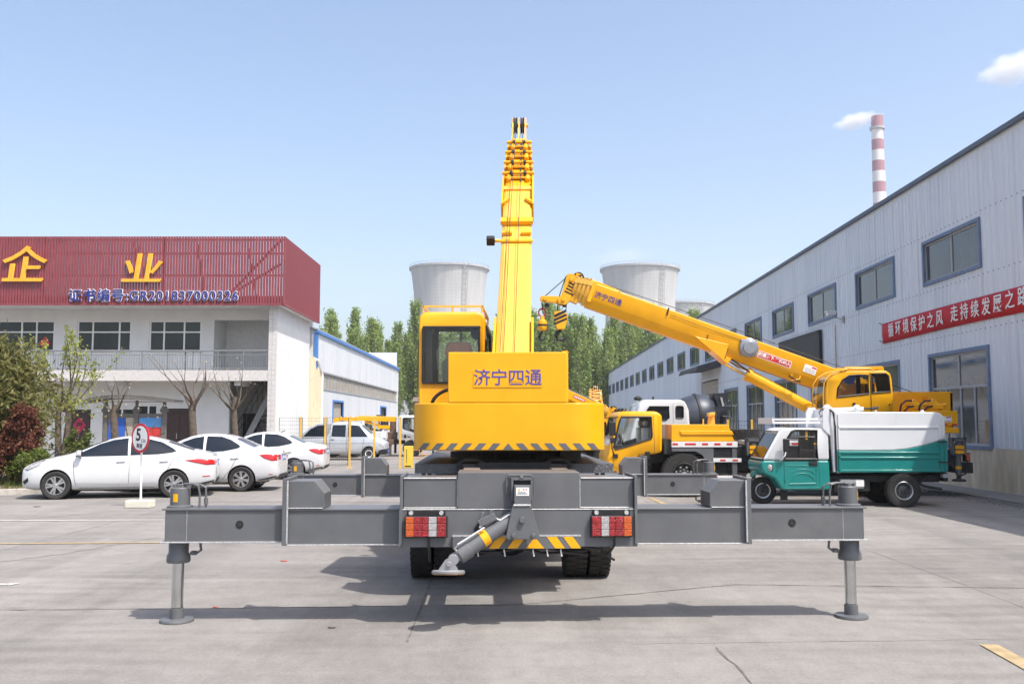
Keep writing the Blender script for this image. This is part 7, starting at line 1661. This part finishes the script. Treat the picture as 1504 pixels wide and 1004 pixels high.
FY = 37.0
fx_ = [at(px, 620, FY).x for px in (408, 442, 478, 514, 550, 588)]
YPOST = mat('yellow_fence_post', (.68, .42, .08), .5, var=.08, dirt=.15)
fe = thing('mesh_fence', 'thin dark wire mesh fence between yellow posts behind the white cars', 'fence', (fx_[0], FY, 0))
def E_(name, mb, mats, **k): return build(name, mb, mats, fe, world=True, **k)
for x in fx_[1:]:
    b = MB(); b.box(x - .038, x + .038, FY - .038, FY + .038, 0, 1.93); b.box(x - .043, x + .043, FY - .043, FY + .043, 1.93, 1.96); b.box(x - .09, x + .09, FY - .09, FY + .09, 0, .015); E_('post', b, YPOST, bevel=.006)
for xa, xb in zip(fx_, fx_[1:4]):
    b = MB(); b.path([(xa + .06, FY, .1), (xa + .06, FY, 1.93), (xb - .06, FY, 1.93), (xb - .06, FY, .1), (xa + .06, FY, .1)], .012, n=5)
    x = xa + .12
    while x < xb - .06: b.tube((x, FY, .1), (x, FY, 1.93), .0022, n=3, caps=False); x += .075
    for i in range(12): b.tube((xa + .06, FY, .15 + i * .15), (xb - .06, FY, .15 + i * .15), .003, n=3, caps=False)
    E_('mesh_panel', b, DARK)
b = MB(); b.path([(fx_[3], FY, 1.93), (fx_[5], FY, 1.94)], .014); E_('top_rail', b, YPOST)
bx_ = gnd(599, 687)
cb_ = thing('yellow_cabinet', 'narrow yellow metal box standing against the last fence post', 'cabinet', (bx_.x - .0, bx_.y + .15, 0))
b = MB(); b.box(-.16, .18, -.15, .15, 0, .84); build('housing', b, mat('bright_yellow_box', (.75, .50, .05), .45, var=.05, dirt=.15), cb_, bevel=.012)
b = MB(); b.box(-.12, .14, -.156, -.151, .05, .78, 0); b.box(-.06, -.04, -.165, -.157, .2, .72, 1); b.box(-.11, .12, -.165, -.157, .06, .10, 1); build('door', b, [MATS['bright_yellow_box'], DARK], cb_)
bp = gnd(640, 690)
for i, (px, py, lab) in enumerate(((607, 683, 'low orange pipe barrier beside the narrow yellow box'), (628, 677, 'low orange pipe barrier farther right, next to the foreground counterweight'))):
    q = gnd(px, py); o = thing('pipe_barrier', lab, 'barrier', (q.x, q.y, 0), 0, 'orange pipe barriers'); b = MB(); b.path([(-.25, 0, .0), (-.25, 0, .62), (.25, 0, .62), (.25, 0, 0)], .02); b.path([(-.25, 0, .3), (.25, 0, .3)], .015); build('rail', b, mat('orange_rail', (.70, .30, .05), .5) if 'orange_rail' not in MATS else MATS['orange_rail'], o); b = MB(); b.tube((-.25, 0, 0), (-.25, 0, .05), .035); b.tube((.25, 0, 0), (.25, 0, .05), .035); build('foot', b, DARK, o)

bi = thing('bicycle', 'dark bicycle leaning by the young tree behind the white car nose', 'bicycle', (at(70, 620, 33).x, 33, .0), R(-8))
b = MB(); b.path([(-.50, 0, .36), (-.16, 0, .42), (.42, 0, .80), (.38, 0, .88)], .018); b.path([(-.16, 0, .42), (-.26, 0, .92)], .016); b.path([(-.24, 0, .82), (.40, 0, .84)], .018); b.path([(-.50, 0, .36), (-.24, 0, .80)], .012); b.path([(.42, 0, .80), (.56, 0, .36)], .018); build('frame', b, BLK, bi)
for x in (-.50, .56):
    b = MB(); b.path([(x + .33 * math.cos(a), 0, .35 + .33 * math.sin(a)) for a in [6.2832 * k / 28 for k in range(29)]], .02, n=6)
    for k in range(9): a = 6.2832 * k / 9; b.tube((x, 0, .35), (x + .32 * math.cos(a), 0, .35 + .32 * math.sin(a)), .003, n=3)
    build('wheel', b, RUB, bi)
b = MB(); b.box(-.40, -.12, -.07, .07, .93, .98); build('saddle', b, BLK, bi, bevel=.02)
b = MB(); b.path([(.30, -.28, 1.0), (.38, -.1, .98), (.38, .1, .98), (.30, .28, 1.0)], .016); b.tube((.38, 0, .85), (.38, 0, .98), .016); build('handlebar', b, BLK, bi)
# dark mesh fence with yellow posts in front of the warehouse, behind the tricycle
WFY = 27.6; fw_ = thing('mesh_fence', 'dark wire mesh fence with yellow posts in front of the warehouse windows on the right', 'fence', (at(1070, 620, 33).x, 33, 0))
fxs = [at(px, 620, 33).x for px in (1069, 1104, 1136)]
for x in fxs[:2]:
    b = MB(); b.box(x - .04, x + .04, 32.96, 33.04, 0, 1.85); build('post', b, YPOST, fw_, world=True)
for xa, xb in ((fxs[0], fxs[1]), (fxs[1], fxs[2])):
    b = MB(); b.path([(xa + .05, 33, .1), (xa + .05, 33, 1.8), (xb - .05, 33, 1.8), (xb - .05, 33, .1), (xa + .05, 33, .1)], .018, n=5); x = xa + .12
    while x < xb: b.tube((x, 33, .1), (x, 33, 1.8), .003, n=3, caps=False); x += .09
    for i in range(11): b.tube((xa + .05, 33, .15 + i * .15), (xb - .05, 33, .15 + i * .15), .004, n=3, caps=False)
    build('mesh_panel', b, DARK, fw_, world=True)
# scraps on the ground
LIT = mat('faded_red_scrap', (.55, .10, .08), .8); LIT2 = mat('grey_scrap', (.10, .095, .09), .9)
for i, (px, py, s_, m_, lab) in enumerate(((418, 824, .035, LIT, 'scrap of red paper lying on the concrete left of the rear wheels'), (317, 892, .02, LIT, 'tiny red scrap on the concrete by the left outrigger shadow'), (488, 922, .025, LIT2, 'small dark twig on the concrete in front of the beam shadow'), (54, 744, .08, LIT2, 'flat dark scrap on the ground in front of the white car'), (1018, 797, .05, KERB, 'pale scrap on the concrete under the right outrigger beam'))):
    q = gnd(px, py); b = MB(); r_ = random.Random(i); pts = [(s_ * (1.6 if k % 2 else 1) * r_.uniform(.6, 1.2) * math.cos(k), s_ * r_.uniform(.5, 1) * math.sin(k)) for k in range(6)]
    b.prism(pts, 'z', .004, .012); o = build('litter', b, m_); o.location = q; props(o, lab, 'litter')

# ------------------------------------------------------------------ thin spring haze over the yard
hm, ht, hp_ = nodes_of('spring_haze'); ht.nodes.remove(hp_)
hv = ht.nodes.new('ShaderNodeVolumePrincipled'); hv.inputs['Color'].default_value = (.93, .96, 1.0, 1); hv.inputs['Density'].default_value = .00026; hv.inputs['Anisotropy'].default_value = .2
ht.links.new(hv.outputs[0], ht.nodes['Material Output'].inputs['Volume'])
b = MB(); b.box(-900, 900, -120, 1100, -1.0, 172)
props(build('haze', b, hm), 'thin pale haze in the air over the yard and the far cooling towers', 'haze', kind='stuff')
